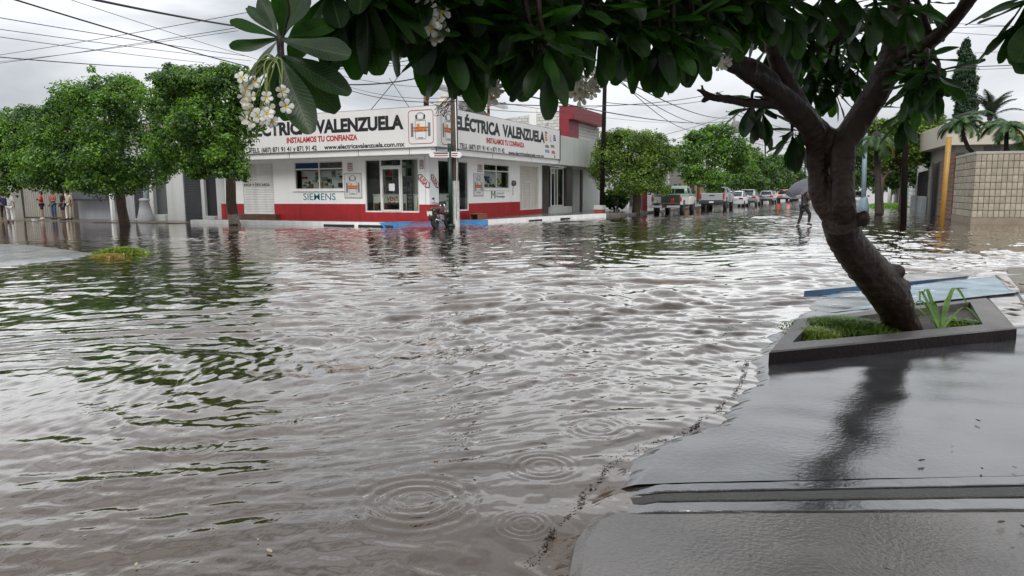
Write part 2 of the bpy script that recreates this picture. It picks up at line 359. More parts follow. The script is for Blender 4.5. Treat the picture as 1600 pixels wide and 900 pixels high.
def sheet(name, poly, z, mt, edge=.14, drop=.08, step=.12, kind='structure', rough=.0, tight=None):
    """a slab cast to an outline with rounded, slightly ragged edges that dip below the water"""
    P = []; n = len(poly)
    for i in range(n):
        a, b = Vector(poly[i][:2]), Vector(poly[(i+1) % n][:2]); k = max(1, int((b-a).length/max(step*.4, (b-a).length/160)))
        for j in range(k):
            q = a.lerp(b, j/k)
            P.append(q)
    m_ = len(P); ar = sum(P[i].x*P[(i+1) % m_].y-P[(i+1) % m_].x*P[i].y for i in range(m_))
    sg = 1 if ar > 0 else -1; rings = []
    for off, dz in ((0, -drop-.2), (0, -drop), (edge*.35, -drop*.35), (edge, 0)):
        rg = []
        for i in range(m_):
            d = (P[(i+1) % m_]-P[i-1]).normalized(); nn_ = Vector((-d.y, d.x))*sg; tf = .04 if tight and tight(P[i]) else 1
            q = P[i]+nn_*off*tf; wob = .5*rough*math.sin(q.x*7+q.y*5)+.4*rough*math.sin(q.x*17-q.y*13)+.3*rough*math.sin(q.x*43+q.y*37)
            rg.append((q.x, q.y, z+dz+(wob if off < edge else 0)))
        rings.append(rg)
    vs = [p for r in rings for p in r]; fs = []
    for k in range(3):
        for i in range(m_): fs.append((k*m_+i, k*m_+(i+1) % m_, (k+1)*m_+(i+1) % m_, (k+1)*m_+i))
    fs.append(tuple(3*m_+i for i in range(m_)))
    mb = MB(); mb.add(vs, fs); bmn = mb.build(name, mt)
    return tag(bmn, kind=kind)
j1, j2 = G(1000, 756.5, .021), G(1600, 742.5, .021); jd = (j2-j1).normalized()
j3, j4 = G(985, 791, .02), G(1600, 783, .02); jd2 = (j4-j3).normalized()
far = 14
edgeA = [G(*p, .0) for p in ((1003, 757), (1020, 728), (1085, 668), (1165, 566))]
cornerNW = Vector((-.45, 10.2, 0))
slabA = [edgeA[0], edgeA[1], edgeA[2], edgeA[3], Vector((-.62, 8.2, 0)), cornerNW, Vector((2.12, 12.1, 0)), Vector((2.7, 15.6, 0)), Vector((9, 18.5, 0)), Vector((24, 20, 0)), j1+(j2-j1)*9, ]

def pavement_field():
    ctrl = [j1-jd*.20]+[G(*p, .0) for p in ((962, 727), (1005, 700), (1055, 684), (1090, 664), (1122, 640), (1148, 612), (1158, 588), (1164, 562), (1186, 530))]+[Vector((-.60, 8.2, 0)), Vector((-.5, 9.3, 0)), cornerNW]
    L_ = [0.]
    for a, b2 in zip(ctrl, ctrl[1:]): L_.append(L_[-1]+(b2-a).length)
    nv = 260; vv = np.linspace(0, 1, nv)*L_[-1]; ex = np.interp(vv, L_, [p.x for p in ctrl]); ey = np.interp(vv, L_, [p.y for p in ctrl])
    k_ = np.array([1, 4, 6, 4, 1])/16.
    for a in (ex, ey): a[2:-2] = np.convolve(a, k_, 'valid')
    wob = .035*np.sin(vv*5.3+1)+.022*np.sin(vv*11.7)+.012*np.sin(vv*29)+.006*np.sin(vv*61); ex = ex+wob*np.clip(vv/.4, 0, 1)
    a0 = math.atan2(jd.y, jd.x); a1 = math.atan2(1.9, 2.57); aa = a0+(a1-a0)*(vv/L_[-1])
    uu = np.concatenate([np.linspace(0, .45, 26)[:-1], np.geomspace(.45, 26, 70)])
    U, A_ = np.meshgrid(uu, aa); X = ex[:, None]+U*np.cos(A_); Y = ey[:, None]+U*np.sin(A_)
    q_ = np.clip(U/.20, 0, 1); Z = -.022+.044*(q_*q_*(3-2*q_))
    r = np.random.default_rng(5); 
    for i_ in range(24):
        a = r.uniform(0, 6.28); kk = r.uniform(2, 16); Z += .0022/(1+kk*.25)*np.sin((X*np.cos(a)+Y*np.sin(a))*kk+r.uniform(0, 6.28))
    i_ = np.arange(nv*len(uu)).reshape(nv, len(uu)); Fc = np.stack([i_[:-1, :-1], i_[:-1, 1:], i_[1:, 1:], i_[1:, :-1]], -1).reshape(-1, 4)
    tag(np_mesh('pavement', np.stack([X, Y, Z], -1).reshape(-1, 3), Fc, m_wetA, smooth=True), kind='structure')
pavement_field()
q = MB(); A_l = [Vector((2.08, 12.02, .024)), Vector((22, 27, .024))]; B_l = [Vector((2.62, 15.6, .03)), Vector((20, 24.9, .03))]; B_l[1] = Vector((14, 21.3, .03))
q.add([A_l[0]-Vector((0, 0, .2)), A_l[1]-Vector((0, 0, .2)), B_l[1]-Vector((0, 0, .2)), B_l[0]-Vector((0, 0, .2)), A_l[0], A_l[1], B_l[1], B_l[0]], [(4, 5, 6, 7), (0, 1, 5, 4), (1, 2, 6, 5), (2, 3, 7, 6), (3, 0, 4, 7)]); tag(q.build('pavement_corner', m_walkn), kind='structure')
def strip(name, la, lb, z, mt, dz=.1, jit=.0022, kind='structure'):
    r = random.Random(len(name)); A = [G(*p, z) for p in la]; B = [G(*p, z) for p in lb]; A.append(A[0]+(A[1]-A[0])*4); B.append(B[0]+(B[1]-B[0])*4); vs = []; n_ = 90
    for i in range(n_):
        t_ = (i/(n_-1))**1.6; zd = -.035*max(0, 1-t_*(A[2]-A[0]).length/.24); a_ = A[0].lerp(A[2], t_); b_ = B[0].lerp(B[2], t_); w_ = (b_-a_).normalized()
        for p_, e_ in ((a_, -dz), (a_, -.004), (a_+w_*.005, 0), (b_-w_*.005, 0), (b_, -.004), (b_, -dz)):
            j_ = r.uniform(-jit, jit); vs.append((p_.x+w_.x*j_, p_.y+w_.y*j_, z+zd+e_+r.uniform(-.0009, .0009)))
    q = MB(); q.add(vs, [(i*6+k, i*6+k+1, (i+1)*6+k+1, (i+1)*6+k) for i in range(n_-1) for k in range(5)]+[tuple(range(6))]); return tag(q.build(name, mt), kind=kind)
m_grv = mat('groove_silt', (.012, .010, .008), .4, .3, 30)
strip('groove_bed', ((985, 754.3), (1600, 738)), ((980, 801.3), (1600, 797)), .006, m_grv, .1)
strip('joint_strip', ((958, 758), (1600, 743)), ((958, 768.6), (1600, 756)), .021, m_wetA)
strip('pavement_joint', ((955, 772), (1600, 760)), ((953, 782.7), (1600, 775)), .020, m_wetC)
strip('joint_strip', ((948, 786), (1600, 778)), ((940, 799.3), (1600, 794)), .023, m_wetA)
nearE = [G(*p, 0.) for p in ((952, 801), (918, 812), (890, 850), (880, 900), (862, 935))]
slabB = [nearE[4], nearE[3], nearE[2], nearE[1], nearE[0], G(1600, 795.5, .02)+(G(1600, 795.5, .02)-G(978, 800, .02))*5, Vector((22, -12, 0)), Vector((-.9, -12, 0)), Vector((-.9, .5, 0))]
sheet('pavement_slab', slabB, .024, m_wetB, .07, .04, rough=.006)
# drowned kerb stone washed by the water along the street edge
m_kerbsub = mat('drowned_kerb', (.06, .036, .020), .25, scale=6, bump=.3, ior=1.5)
ks = MB(); ka, kz = [G(*p) for p in ((800, 960), (850, 842), (905, 790), (965, 728))], [G(*p) for p in ((885, 960), (908, 842), (942, 790), (985, 735))]
def samp(P, n): return [P[min(2, int(t_*3))].lerp(P[min(2, int(t_*3))+1], t_*3-min(2, int(t_*3))) for t_ in np.linspace(0, 1, n)]
kp, kb2 = samp(ka, 40), samp(kz, 40); vs = []; rk = random.Random(4)
for k in range(7): vs += [(p.x+(r_.x-p.x)*k/6, p.y+(r_.y-p.y)*k/6, -.016+.016*math.sin(math.pi*(.15+k/6*.6))+rk.uniform(-.005, .004)) for p, r_ in zip(kp, kb2)]
ks.add(vs, [(k*40+i, k*40+i+1, (k+1)*40+i+1, (k+1)*40+i) for k in range(6) for i in range(39)])
tag(ks.build('drowned_kerb', m_kerbsub), kind='structure')

# --- blue kerb ramp beside the planter
m_pale = wetmat('wet_pale_concrete', (.50, .49, .48), .2, .25, 30, .3, 1.5)
m_blue = wetmat('worn_blue_ramp_paint', (.30, .42, .50), .18, .25, 26, .3, 1.5)
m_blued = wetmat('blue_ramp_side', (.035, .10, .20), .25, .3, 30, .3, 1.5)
ra = thing('kerb_ramp', 'pale kerb ramp with worn light blue paint behind the tree planter', 'kerb ramp', (.9, 12.3, 0))
rl0, rr0 = G(1262, 467, .0), G(1585, 455, .05)
rb0, rb1 = G(1256, 463, 0.), G(1512, 432, .06)
q = MB(); pts = [(rl0.x+.05, rl0.y-.1, -.05), (rr0.x, rr0.y, .05), (G(1530, 424, .06).x, G(1530, 424, .06).y, .06), (rb1.x, rb1.y, .06), (rb0.x, rb0.y, -.03)]
N0, N1, F0, F1 = G(1292, 489, .026), G(1588, 457, .05), Vector((rb0.x, rb0.y, -.01)), Vector((rb1.x+.5, rb1.y+.35, .062)); vs = []
for i in range(13):
    for j in range(7): p = N0.lerp(N1, i/12).lerp(F0.lerp(F1, i/12), j/6); vs.append((p.x, p.y, p.z-.012*math.sin(math.pi*j/6)*(1-i/12)+.0015*math.sin(i*2.1+j*3.3)))
q.add(vs, [(i*7+j, (i+1)*7+j, (i+1)*7+j+1, i*7+j+1) for i in range(12) for j in range(6)], True); o = q.build('ramp_slope', m_blue, ra, recalc=False)
q = MB(); bk = [Vector((rb0.x, rb0.y, .05)), Vector((rb1.x, rb1.y, .066)), Vector((rb1.x+.02, rb1.y+.02, .066)), G(1528, 422, .066), G(1420, 429, .066), G(1340, 441, .03), G(1275, 455, .0)]
bk[0].z = .055
q.extr([Vector((rb0.x, rb0.y, .075)), Vector((rb1.x, rb1.y, .068)), G(1530, 422, .066), G(1420, 428, .066), G(1300, 452, .02)], (0, 0, -.3)); q.build('ramp_shoulder', m_pale, ra)
q = MB(); nrm = Vector((rb1.y-rb0.y, -(rb1.x-rb0.x), 0)).normalized()*.012
q.extr([Vector((rb0.x, rb0.y, -.04))+nrm, Vector((rb1.x, rb1.y, .052))+nrm, Vector((rb1.x, rb1.y, .066))+nrm, Vector((rb0.x, rb0.y, .072))+nrm], -nrm*.8); q.build('ramp_side', m_blued, ra)
q = MB(); q.beam(Vector((rr0.x, rr0.y, .055)), Vector((rb1.x+.52, rb1.y+.36, .064)), .12, .03); q.build('ramp_edging', m_pale, ra)
# broken paving slabs right of the planter
for i, (pp, lb) in enumerate([(((1546, 466), (1590, 463), (1600, 480), (1562, 484)), 'pale broken paving slab next to the planter, behind the others'), (((1564, 487), (1604, 482), (1622, 505), (1583, 508)), 'cracked paving slab beside the planter, nearest the camera'),
                              (((1594, 461), (1650, 457), (1660, 474), (1606, 477)), 'broken paving slab at the frame edge behind the planter')]):
    c = [G(p[0], p[1], .045) for p in pp]; q = MB(); q.extr(c, (0, 0, -.05)); o = q.build('paving_slab', m_pale, bevel=.004); tag(o, lb, 'paving slab', 'broken paving slabs beside the planter')

# --- the left corner island of pavement
m_isl = wetmat('island_concrete', (.27, .27, .27), .3, .2, 20, .2, 1.5)
isl = [G(150, 397), G(118, 405), G(0, 416), G(-200, 432), G(-600, 470), G(-600, 380), G(-120, 379), G(0, 382), G(60, 384), G(110, 391)]
sheet('corner_pavement', [Vector((p.x, p.y, 0)) for p in isl], .05, m_isl, .35, .07, step=.3)
# ================================================================ FAR CORNER: kerbs and pavements
X0, Y0 = -17.09, 27.3          # the shop's street corner
m_white = mat('white_render', (.78, .78, .76), .75, .04, .5, .08, 14, streak=.10)
m_whitek = mat('white_kerb_paint', (.78, .78, .77), .35, .10, 3, .2, 20, streak=.2)
m_red = mat('red_plinth_paint', (.36, .018, .022), .4, .14, 1.5, .1, 20, streak=.4)
m_walk = mat('wet_walk', (.12, .11, .10), .22, .25, 1.2, .2, 12, ior=1.6)
m_walkb = mat('wet_brown_walk', (.13, .10, .075), .25, .3, .8, .2, 12, ior=1.6)
m_dark = mat('dark_rubber', (.018, .018, .02), .6)
KL = [(-29.6, 25.05), (-28.6, 25.3), (-18.35, 25.35)]
arc = [(-17.75, 27.1), (-17.35, 27.2), (-17.0, 27.5), (-16.8, 28.6), (-15.25, 29.4)]
KR = [(-15.15, 30.0), (-14.2, 34.5), (-12.95, 39.9)]
front = KL+arc+KR
wk = MB(); wk.prism([(x, y+.0) for x, y in front]+[(-17.2, 39.9), (-17.2, 27.4), (-29.6, 27.4)], -.3, .17); tag(wk.build('shop_pavement', m_walk), kind='structure')
kbm = MB()
def kerbstrip(mb, pts, wd, z0, z1, skip=None):
    P = [Vector((x, y, 0)) for x, y in pts]
    for i in range(len(P)-1):
        a, b2 = P[i], P[i+1]; d = (b2-a).normalized(); nn_ = Vector((d.y, -d.x, 0))
        if skip and skip(i): continue
        mb.extr([a+nn_*.02+Vector((0, 0, z0)), b2+nn_*.02+Vector((0, 0, z0)), b2+Vector((0, 0, z1)), a+Vector((0, 0, z1))], -nn_*wd)
kerbstrip(kbm, front, .32, -.3, .19, skip=lambda i: 2 <= i <= 6); tag(kbm.build('white_kerb', m_whitek), kind='structure')
rp_ = thing('kerb_ramp', 'blue painted kerb ramp at the far shop corner under the motorcycle', 'kerb ramp', (-16.3, 26.3, 0))
q = MB(); ro = [(-18.0, 25.15), (-17.2, 25.05), (-16.3, 25.3), (-15.4, 26.1), (-15.0, 27.3), (-15.05, 29.0)]; ri = [(-17.75, 27.1), (-17.4, 27.2), (-17.02, 27.24), (-16.98, 27.4), (-16.9, 27.8), (-16.8, 28.6)]
for i in range(5): q.add([(ro[i][0], ro[i][1], -.06), (ro[i+1][0], ro[i+1][1], -.06), (ri[i+1][0], ri[i+1][1], .19), (ri[i][0], ri[i][1], .19)], [(0, 1, 2, 3)])
q.build('ramp_slope', mat('wet_blue_paint', (.08, .17, .28), .2, .35, 1.2, .2, 10, ior=1.6), rp_)
q = MB(); q.add([(-18.35, 25.2, .195), (-18.0, 25.15, -.06), (-17.75, 27.1, .195)], [(0, 1, 2)]); q.build('ramp_flank', mat('wet_blue_flank', (.05, .18, .38), .2, .3, 1.2, .2, 10), rp_); q = MB(); q.add([(-15.25, 29.4, .195), (-15.05, 29.0, -.06), (-16.8, 28.6, .195)], [(0, 1, 2)])
q.build('ramp_flank', mat('wet_blue_flank', (.05, .18, .38), .2, .3, 1.2, .2, 10), rp_)
# black rubber stops / drain mouths let in the kerb
for i, (a, b2, lb) in enumerate([((506, 351.5), (553, 352), 'black slot in the white kerb below the painted shop window'), ((560, 352), (614, 352.5), 'black slot in the white kerb below the shop door'),
                                ((781, 346), (822, 343.5), 'long black slot in the white kerb below the side window'), ((824, 343), (846, 342), 'short black slot in the white kerb below the side shutter'), ((876, 341.5), (890, 341), 'black slot in the white kerb before the dark doorway')]):
    pa, pb = (Vector((onY(*p, 25.31).x, 25.31, .03)) for p in (a, b2)) if a[0] < 700 else (G(*p, .03) for p in (a, b2))
    if a[0] > 700:
        def onk(p):
            best = None
            for t_ in np.linspace(0, 1, 200):
                yy = 30+t_*9.9; xx = np.interp(yy, [30, 34.5, 39.9], [-15.28, -14.18, -12.93])
                rx = onY(p[0], p[1], yy).x
                if best is None or abs(rx-xx) < best[0]: best = (abs(rx-xx), xx, yy)
            return Vector((best[1]+.02, best[2], .03))
        pa, pb = onk(a), onk(b2)
    q = MB(); q.beam(pa, pb, .06, .10); tag(q.build('kerb_slot', m_dark, bevel=.01), lb, 'drain slot', 'black slots in the white kerb')
# pavements running on: up the street on the left side, west past the neighbours
q = MB(); q.prism([(-12.95, 39.95), (-12.4, 41), (-12.4, 420), (-17.2, 420), (-17.2, 39.95)], -.3, .13); tag(q.build('street_pavement', m_walk), kind='structure')
q = MB(); q.prism([(-29.65, 25.6), (-29.65, 27.6), (-75, 27.6), (-75, 24.0), (-45, 23.6), (-42.3, 25.4), (-38.5, 25.1), (-36, 24.3), (-33.5, 24.8), (-31, 24.9)], -.3, .035); tag(q.build('brown_pavement', m_walkb), kind='structure')

# ================================================================ THE CORNER SHOP
def walls(mb, plane, c, u0, u1, z0, z1, th, holes):
    us = sorted({u0, u1}|{max(u0, min(u1, h[i])) for h in holes for i in (0, 1)}); zs = sorted({z0, z1}|{max(z0, min(z1, h[i])) for h in holes for i in (2, 3)})
    for zi in range(len(zs)-1):
        run = None
        for ui in range(len(us)):
            solid = ui < len(us)-1 and not any(h[0]-1e-4 <= us[ui] and us[ui+1] <= h[1]+1e-4 and h[2]-1e-4 <= zs[zi] and zs[zi+1] <= h[3]+1e-4 for h in holes)
            if solid and run is None: run = us[ui]
            if not solid and run is not None:
                a, b2 = run, us[ui]; run = None
                if plane == 'Y': mb.box(a, b2, c, c+th, zs[zi], zs[zi+1])
                else: mb.box(c-th, c, a, b2, zs[zi], zs[zi+1])
def bx(px, py): return onY(px, py, Y0)
def rx(px, py): return onX(px, py, X0)
shop = thing('corner_shop', 'white corner electrical shop with red plinth and big wraparound name sign', 'shop building', (X0, Y0, .17))
XL = -29.6
hS = [(bx(380, 300).x, bx(428, 300).x, .45, 2.95), (bx(459.5, 270).x, bx(536, 270).x, 1.63, 2.98), (bx(570, 290).x, bx(654.5, 290).x, .58, 3.0)]
hE = [(rx(685, 290).y, rx(732, 290).y, .58, 2.95), (rx(756, 270).y, rx(796, 270).y, 1.64, 2.92), (rx(812, 290).y, rx(842, 290).y, .47, 2.94)]
YE = 40.1
q = MB(); walls(q, 'Y', Y0, XL, X0-.22, .05, 4.9, .2, hS); walls(q, 'X', X0, Y0, YE, .05, 4.9, .2, hE)
q.box(XL, XL+.2, Y0+.2, YE, .05, 4.9); q.box(XL, X0-.2, YE, YE+.2, .05, 4.9); q.build('wall', m_white, shop)
q = MB(); q.box(XL-.02, X0+.98, Y0-.98, YE+.2, 4.72, 4.86); q.build('roof', mat('roof_slab', (.3, .3, .29), .9), shop)
q = MB(); q.box(XL-.02, X0+1.02, Y0-1.02, YE+.15, 3.10, 3.12); q.box(XL-.02, X0+1.02, Y0-1.02, Y0-.9, 3.12, 3.36); q.box(X0+.9, X0+1.02, Y0-.9, YE+.15, 3.12, 3.36)
q.build('canopy', m_white, shop, bevel=.008)
q = MB()
for px in (452, 560, 640): x_ = onY(px, 240, Y0-1.02).x; q.box(x_-.012, x_+.012, Y0-1.026, Y0-1.021, 3.11, 3.35)
for y_ in (31.5, 36.2): q.box(X0+1.021, X0+1.026, y_-.012, y_+.012, 3.11, 3.35)
q.box(X0+.99, X0+1.026, Y0-1.026, Y0-.99, 3.10, 3.36); q.build('canopy_seam', mat('rusty_seam', (.10, .06, .04), .7), shop)
# red plinth, in runs between the openings
q = MB(); e = .03
for a, b2, zt in ((XL, hS[0][0], .95), (hS[0][0], hS[0][1], .44), (hS[0][1], hS[2][0], .95), (hS[2][0], hS[2][1], .57), (hS[2][1], X0+e, .93)):
    q.box(a, b2, Y0-e, Y0, .06, zt) if (a, b2) != (hS[0][0], hS[0][1]) else None
for a, b2, zt in ((Y0, hE[0][0], .93), (hE[0][0], hE[0][1], .57), (hE[0][1], hE[2][0]-.001, .92), (hE[2][0], YE, .45)):
    q.box(X0, X0+e, a, b2, .06, zt)
q.build('plinth', m_red, shop, bevel=.004)
q = MB(); q.box(hS[0][0]-.1, hS[0][1]+.35, Y0-.35, Y0-.005, .05, .44); q.build('loading_step', mat('brown_step', (.12, .06, .035), .3, .3, 2), shop, bevel=.01)
# roller shutters: curved slats
m_shut = mat('shutter_paint', (.66, .66, .64), .45, .06, 2, .08, 20, streak=.25)
def shutter(plane, c, u0, u1, z0, z1, parent, m, pitch=.085, name='roller_shutter'):
    q = MB(); n = int((z1-z0)/pitch)
    prof = []
    for i in range(n):
        for k in range(4):
            tt = k/4; prof.append((c_off(tt), z0+(i+tt)*(z1-z0)/n))
    prof.append((0, z1)); vs = []
    for u in (u0, u1):
        for o_, z in prof: vs.append((u, c-.0-o_, z) if plane == 'Y' else (c+o_, u, z))
    k = len(prof); q.add(vs, [(i, i+1, k+i+1, k+i) for i in range(k-1)], False)
    o = q.build(name, m, parent); o['kind'] = 'stuff' if False else None or 'thing'; del o['kind']; return o
def c_off(t_): return .022*math.sin(math.pi*t_)
shutter('Y', Y0+.08, hS[0][0], hS[0][1], .45, 2.95, shop, m_shut)
shutter('X', X0-.08, hE[2][0], hE[2][1], .47, 2.94, shop, mat('shutter_paint_cream', (.56, .53, .47), .45, .06, 2, .08, 20, streak=.3))
q = MB(); ya = rx(817, 300).y; yb = rx(829, 300).y       # wicket door outline in the side shutter
for a, b2, z0_, z1_ in ((ya, ya+.06, .5, 2.05), (yb, yb+.06, .5, 2.05), (ya, yb, 2.02, 2.07)): q.box(X0-.055, X0-.03, a, b2, z0_, z1_)
q.build('wicket_frame', m_shut, shop)
# window frames, doors, glass
m_alu = mat('aluminium_frame', (.62, .62, .60), .4, .05, 3, .05)
mg = bpy.data.materials.new('window_glass'); mg.use_nodes = True; t = mg.node_tree; t.nodes.remove(t.nodes['Principled BSDF']); n = t.nodes.new; l = t.links.new
gl = n('ShaderNodeBsdfGlossy'); gl.inputs['Roughness'].default_value = .02; tp = n('ShaderNodeBsdfTransparent'); tp.inputs[0].default_value = (.90, .94, .92, 1)
fr = n('ShaderNodeFresnel'); fr.inputs[0].default_value = 1.42; ms = n('ShaderNodeMixShader'); l(fr.outputs[0], ms.inputs[0]); l(tp.outputs[0], ms.inputs[1]); l(gl.outputs[0], ms.inputs[2]); l(ms.outputs[0], t.nodes['Material Output'].inputs[0])
def frame(plane, c, u0, u1, z0, z1, mull, trans, parent, fw=.06, glass=True, m=None, name='window', seg=None):
    """one frame mesh plus its panes as sub-parts; mull = list of u, trans = list of (z, ua, ub)"""
    q = MB(); m = m or m_alu
    def b_(a, b2, za, zb, pr=0.):
        q.box(a, b2, c-.03-pr, c+.03, za, zb) if plane == 'Y' else q.box(c-.03, c+.03+pr, a, b2, za, zb)
    b_(u0, u0+fw, z0, z1); b_(u1-fw, u1, z0, z1); b_(u0+fw, u1-fw, z0, z0+fw); b_(u0+fw, u1-fw, z1-fw, z1)
    for u in mull: b_(u-fw/2, u+fw/2, z0+fw, z1-fw, .004)
    for z, a, b2 in trans: b_(a, b2, z-fw/2, z+fw/2, .002)
    fo = q.build(name, m, parent)
    if glass:
        us = [u0]+list(mull)+[u1]
        for i in range(len(us)-1):
            p = MB(); a, b2 = us[i]+fw/2, us[i+1]-fw/2
            p.add([(a, c, z0+.03), (b2, c, z0+.03), (b2, c, z1-.03), (a, c, z1-.03)] if plane == 'Y' else [(c, a, z0+.03), (c, b2, z0+.03), (c, b2, z1-.03), (c, a, z1-.03)], [(0, 1, 2, 3)])
            p.build('pane', mg, fo, recalc=False)
    return fo
w1 = frame('Y', Y0+.05, *hS[1], [bx(498, 270).x], [(2.62, hS[1][0], hS[1][1])], shop)
q = MB(); q.box(hS[1][0]-.1, hS[1][1]+.1, Y0-.07, Y0-.002, 1.56, 1.62); q.build('window_sill', m_white, shop)
# posters pasted in the upper lights
q = MB(); q.box(hS[1][0]+.07, bx(498, 270).x-.04, Y0+.055, Y0+.06, 2.66, 2.92); q.build('poster', mat('blue_poster', (.03, .07, .22), .5, .3, 6), w1)
q = MB(); q.box(bx(498, 270).x+.04, hS[1][1]-.07, Y0+.055, Y0+.06, 2.66, 2.92); q.build('poster', mat('grey_poster', (.12, .11, .11), .5, .5, 6), w1)
d1 = frame('Y', Y0+.05, *hS[2], [bx(594.5, 290).x, bx(627, 290).x], [(2.66, bx(594.5, 290).x, bx(627, 290).x)], shop, name='shop_front')
dr = frame('Y', Y0+.02, bx(595.5, 290).x, bx(626, 290).x, .6, 2.62, [], [], shop, .09, False, name='glass_door')
q = MB(); q.box(bx(597, 290).x, bx(597, 290).x+.04, Y0-.05, Y0-.02, 1.3, 1.75); q.build('handle', m_alu, dr)
q = MB(); q.box(bx(607, 290).x, bx(616, 290).x, Y0+.03, Y0+.034, 1.55, 1.88); q.build('notice', mat('paper', (.7, .72, .74), .7), dr)
d2 = frame('X', X0-.05, *hE[0], [rx(704, 290).y, rx(717, 290).y], [(2.62, rx(704, 290).y, rx(717, 290).y)], shop, name='shop_front')
w2 = frame('X', X0-.05, *hE[1], [rx(776, 270).y], [(2.56, hE[1][0], hE[1][1])], shop)
q = MB(); q.box(X0+.002, X0+.07, hE[1][0]-.1, hE[1][1]+.1, 1.57, 1.63); q.build('window_sill', m_white, shop)
# inside: floor, back walls, columns
m_in = mat('shop_interior', (.50, .51, .47), .8, .2, 1.5)
q = MB(); q.box(XL+.2, X0-.2, Y0+.2, YE, .4, .55); q.build('floor', mat('shop_floor', (.3, .3, .28), .3), shop)
q = MB(); q.box(XL+.3, X0-3.6, Y0+3.4, Y0+3.5, .55, 3.2); q.box(X0-3.7, X0-3.6, Y0+3.4, YE-.1, .55, 3.2); q.build('inner_wall', m_in, shop)
q = MB(); q.box(XL+.25, X0-.25, Y0+.25, YE-.05, 3.2, 3.3); q.build('inner_ceiling', mat('shop_ceiling', (.4, .4, .38), .9), shop)
q = MB(); q.lathe((bx(637, 290).x-.3, Y0+1.4, .55), [(.22, 0), (.22, 2.6)], 16); q.build('column', mat('shop_column', (.6, .6, .57), .7), shop)
rnd = random.Random(5)
m_shelf = mat('grey_shelf', (.28, .29, .27), .5)
cols = [mat('carton_'+nm, c, .7, .2, 6) for nm, c in (('brown', (.20, .12, .06)), ('cream', (.5, .47, .38)), ('red', (.30, .03, .03)), ('blue', (.04, .10, .25)), ('green', (.06, .16, .08)), ('dark', (.03, .03, .035)), ('yellow', (.5, .36, .04)), ('white', (.55, .56, .54)))]
def shelf_unit(x0, x1, y0, y1, z0, ztop, label, along='x'):
    s = thing('shelf_unit', label, 'shelves', ((x0+x1)/2, (y0+y1)/2, z0), 'stock shelves inside the shop')
    q = MB()
    q.box(x0, x0+.04, y0, y1, z0, ztop); q.box(x1-.04, x1, y0, y1, z0, ztop); q.build('upright', m_shelf, s)
    nz_ = 5
    for i in range(nz_):
        z = z0+.1+i*(ztop-z0-.3)/(nz_-1); q = MB(); q.box(x0+.04, x1-.04, y0+.01, y1-.01, z, z+.035); q.build('shelf', m_shelf, s)
    st = MB()
    for i in range(nz_):
        z = z0+.137+i*(ztop-z0-.3)/(nz_-1); u = (x0 if along == 'x' else y0)+.08
        while u < (x1 if along == 'x' else y1)-.4:
            wd = rnd.uniform(.1, .32); hh = rnd.uniform(.12, .38); st.use(rnd.choice(cols))
            if along == 'x': st.box(u, u+wd, y0+.04, y1-.08, z, z+hh)
            else: st.box(x0+.08, x1-.04, u, u+wd, z, z+hh)
            u += wd+rnd.uniform(.0, .12)
    o = st.build('stock', None, s, recalc=False); o['kind'] = 'stuff'
shelf_unit(-25.0, -21.8, Y0+.75, Y0+1.2, .55, 2.95, 'stocked shelves behind the four-light front window')
shelf_unit(-20.6, -18.9, Y0+1.5, Y0+1.95, .55, 2.95, 'stocked shelves behind the glass entrance door')
shelf_unit(X0-1.8, X0-1.3, 32.4, 35.4, .55, 2.95, 'stocked shelves behind the side street window', 'y')
shelf_unit(X0-3.2, X0-2.7, 28.4, 31.4, .55, 2.95, 'stocked shelves behind the side entrance', 'y')
m_disp = mat('display_card', (.62, .63, .62), .6, .1, 5, bump=0)
def display(x0, x1, y, z0, z1, label, plane='Y'):
    s = thing('window_display', label, 'display board', (x0, y, z0) if plane == 'Y' else (y, x0, z0)); q = MB()
    q.box(x0, x1, y, y+.03, z0, z1) if plane == 'Y' else q.box(y-.03, y, x0, x1, z0, z1); q.build('board', m_disp, s)
    u = x0+.08; q = MB(); r = random.Random(int(x0*10))
    for k in range(26):
        w_ = r.uniform(.08, .3); h_ = r.uniform(.06, .24); u = r.uniform(x0+.05, x1-.05-w_); v = r.uniform(z0+.05, z1-.05-h_); q.use(r.choice(cols+[m_shelf, m_shelf, cols[5]])); e = .01+.004*k
        q.box(u, u+w_, y-e-.004, y, v, v+h_) if plane == 'Y' else q.box(y, y+e+.004, u, u+w_, v, v+h_)
    o = q.build('display_goods', None, s, recalc=False); o['kind'] = 'stuff'
display(hS[1][0]+.1, hS[1][1]-.1, Y0+.42, 1.60, 2.56, 'pale display board with small goods inside the front window')
display(hE[1][0]+.1, hE[1][1]-.1, X0-.45, 1.62, 2.52, 'pale display board with small goods inside the side window', 'X')
m_counter = mat('pale_counter', (.66, .70, .60), .5, .06, 3)
def counter(x0, x1, y0, y1, label):
    s = thing('shop_counter', label, 'shop counter', ((x0+x1)/2, (y0+y1)/2, .55)); q = MB(); q.box(x0, x1, y0, y1, .55, 1.36); q.build('front_panel', m_counter, s)
    q = MB(); q.box(x0-.04, x1+.04, y0-.04, y1+.04, 1.36, 1.41); q.build('counter_top', mat('counter_top', (.5, .5, .46), .3), s); return s
c1 = counter(bx(572, 300).x, bx(622, 300).x+.15, Y0+.55, Y0+1.1, 'pale counter with red lettering behind the glass entrance')
c2 = counter(bx(636, 300).x, bx(654, 300).x+.4, Y0+.55, Y0+1.1, 'pale counter with a yellow swoosh right of the glass entrance')
c3 = counter(X0-1.1, X0-.6, hE[0][0]+.1, hE[0][1]-.1, 'pale counter behind the side entrance')
m_redl = mat('red_lettering', (.42, .02, .025), .5, .03, bump=0)
m_blk = mat('black_lettering', (.012, .012, .014), .5, .03, bump=0)
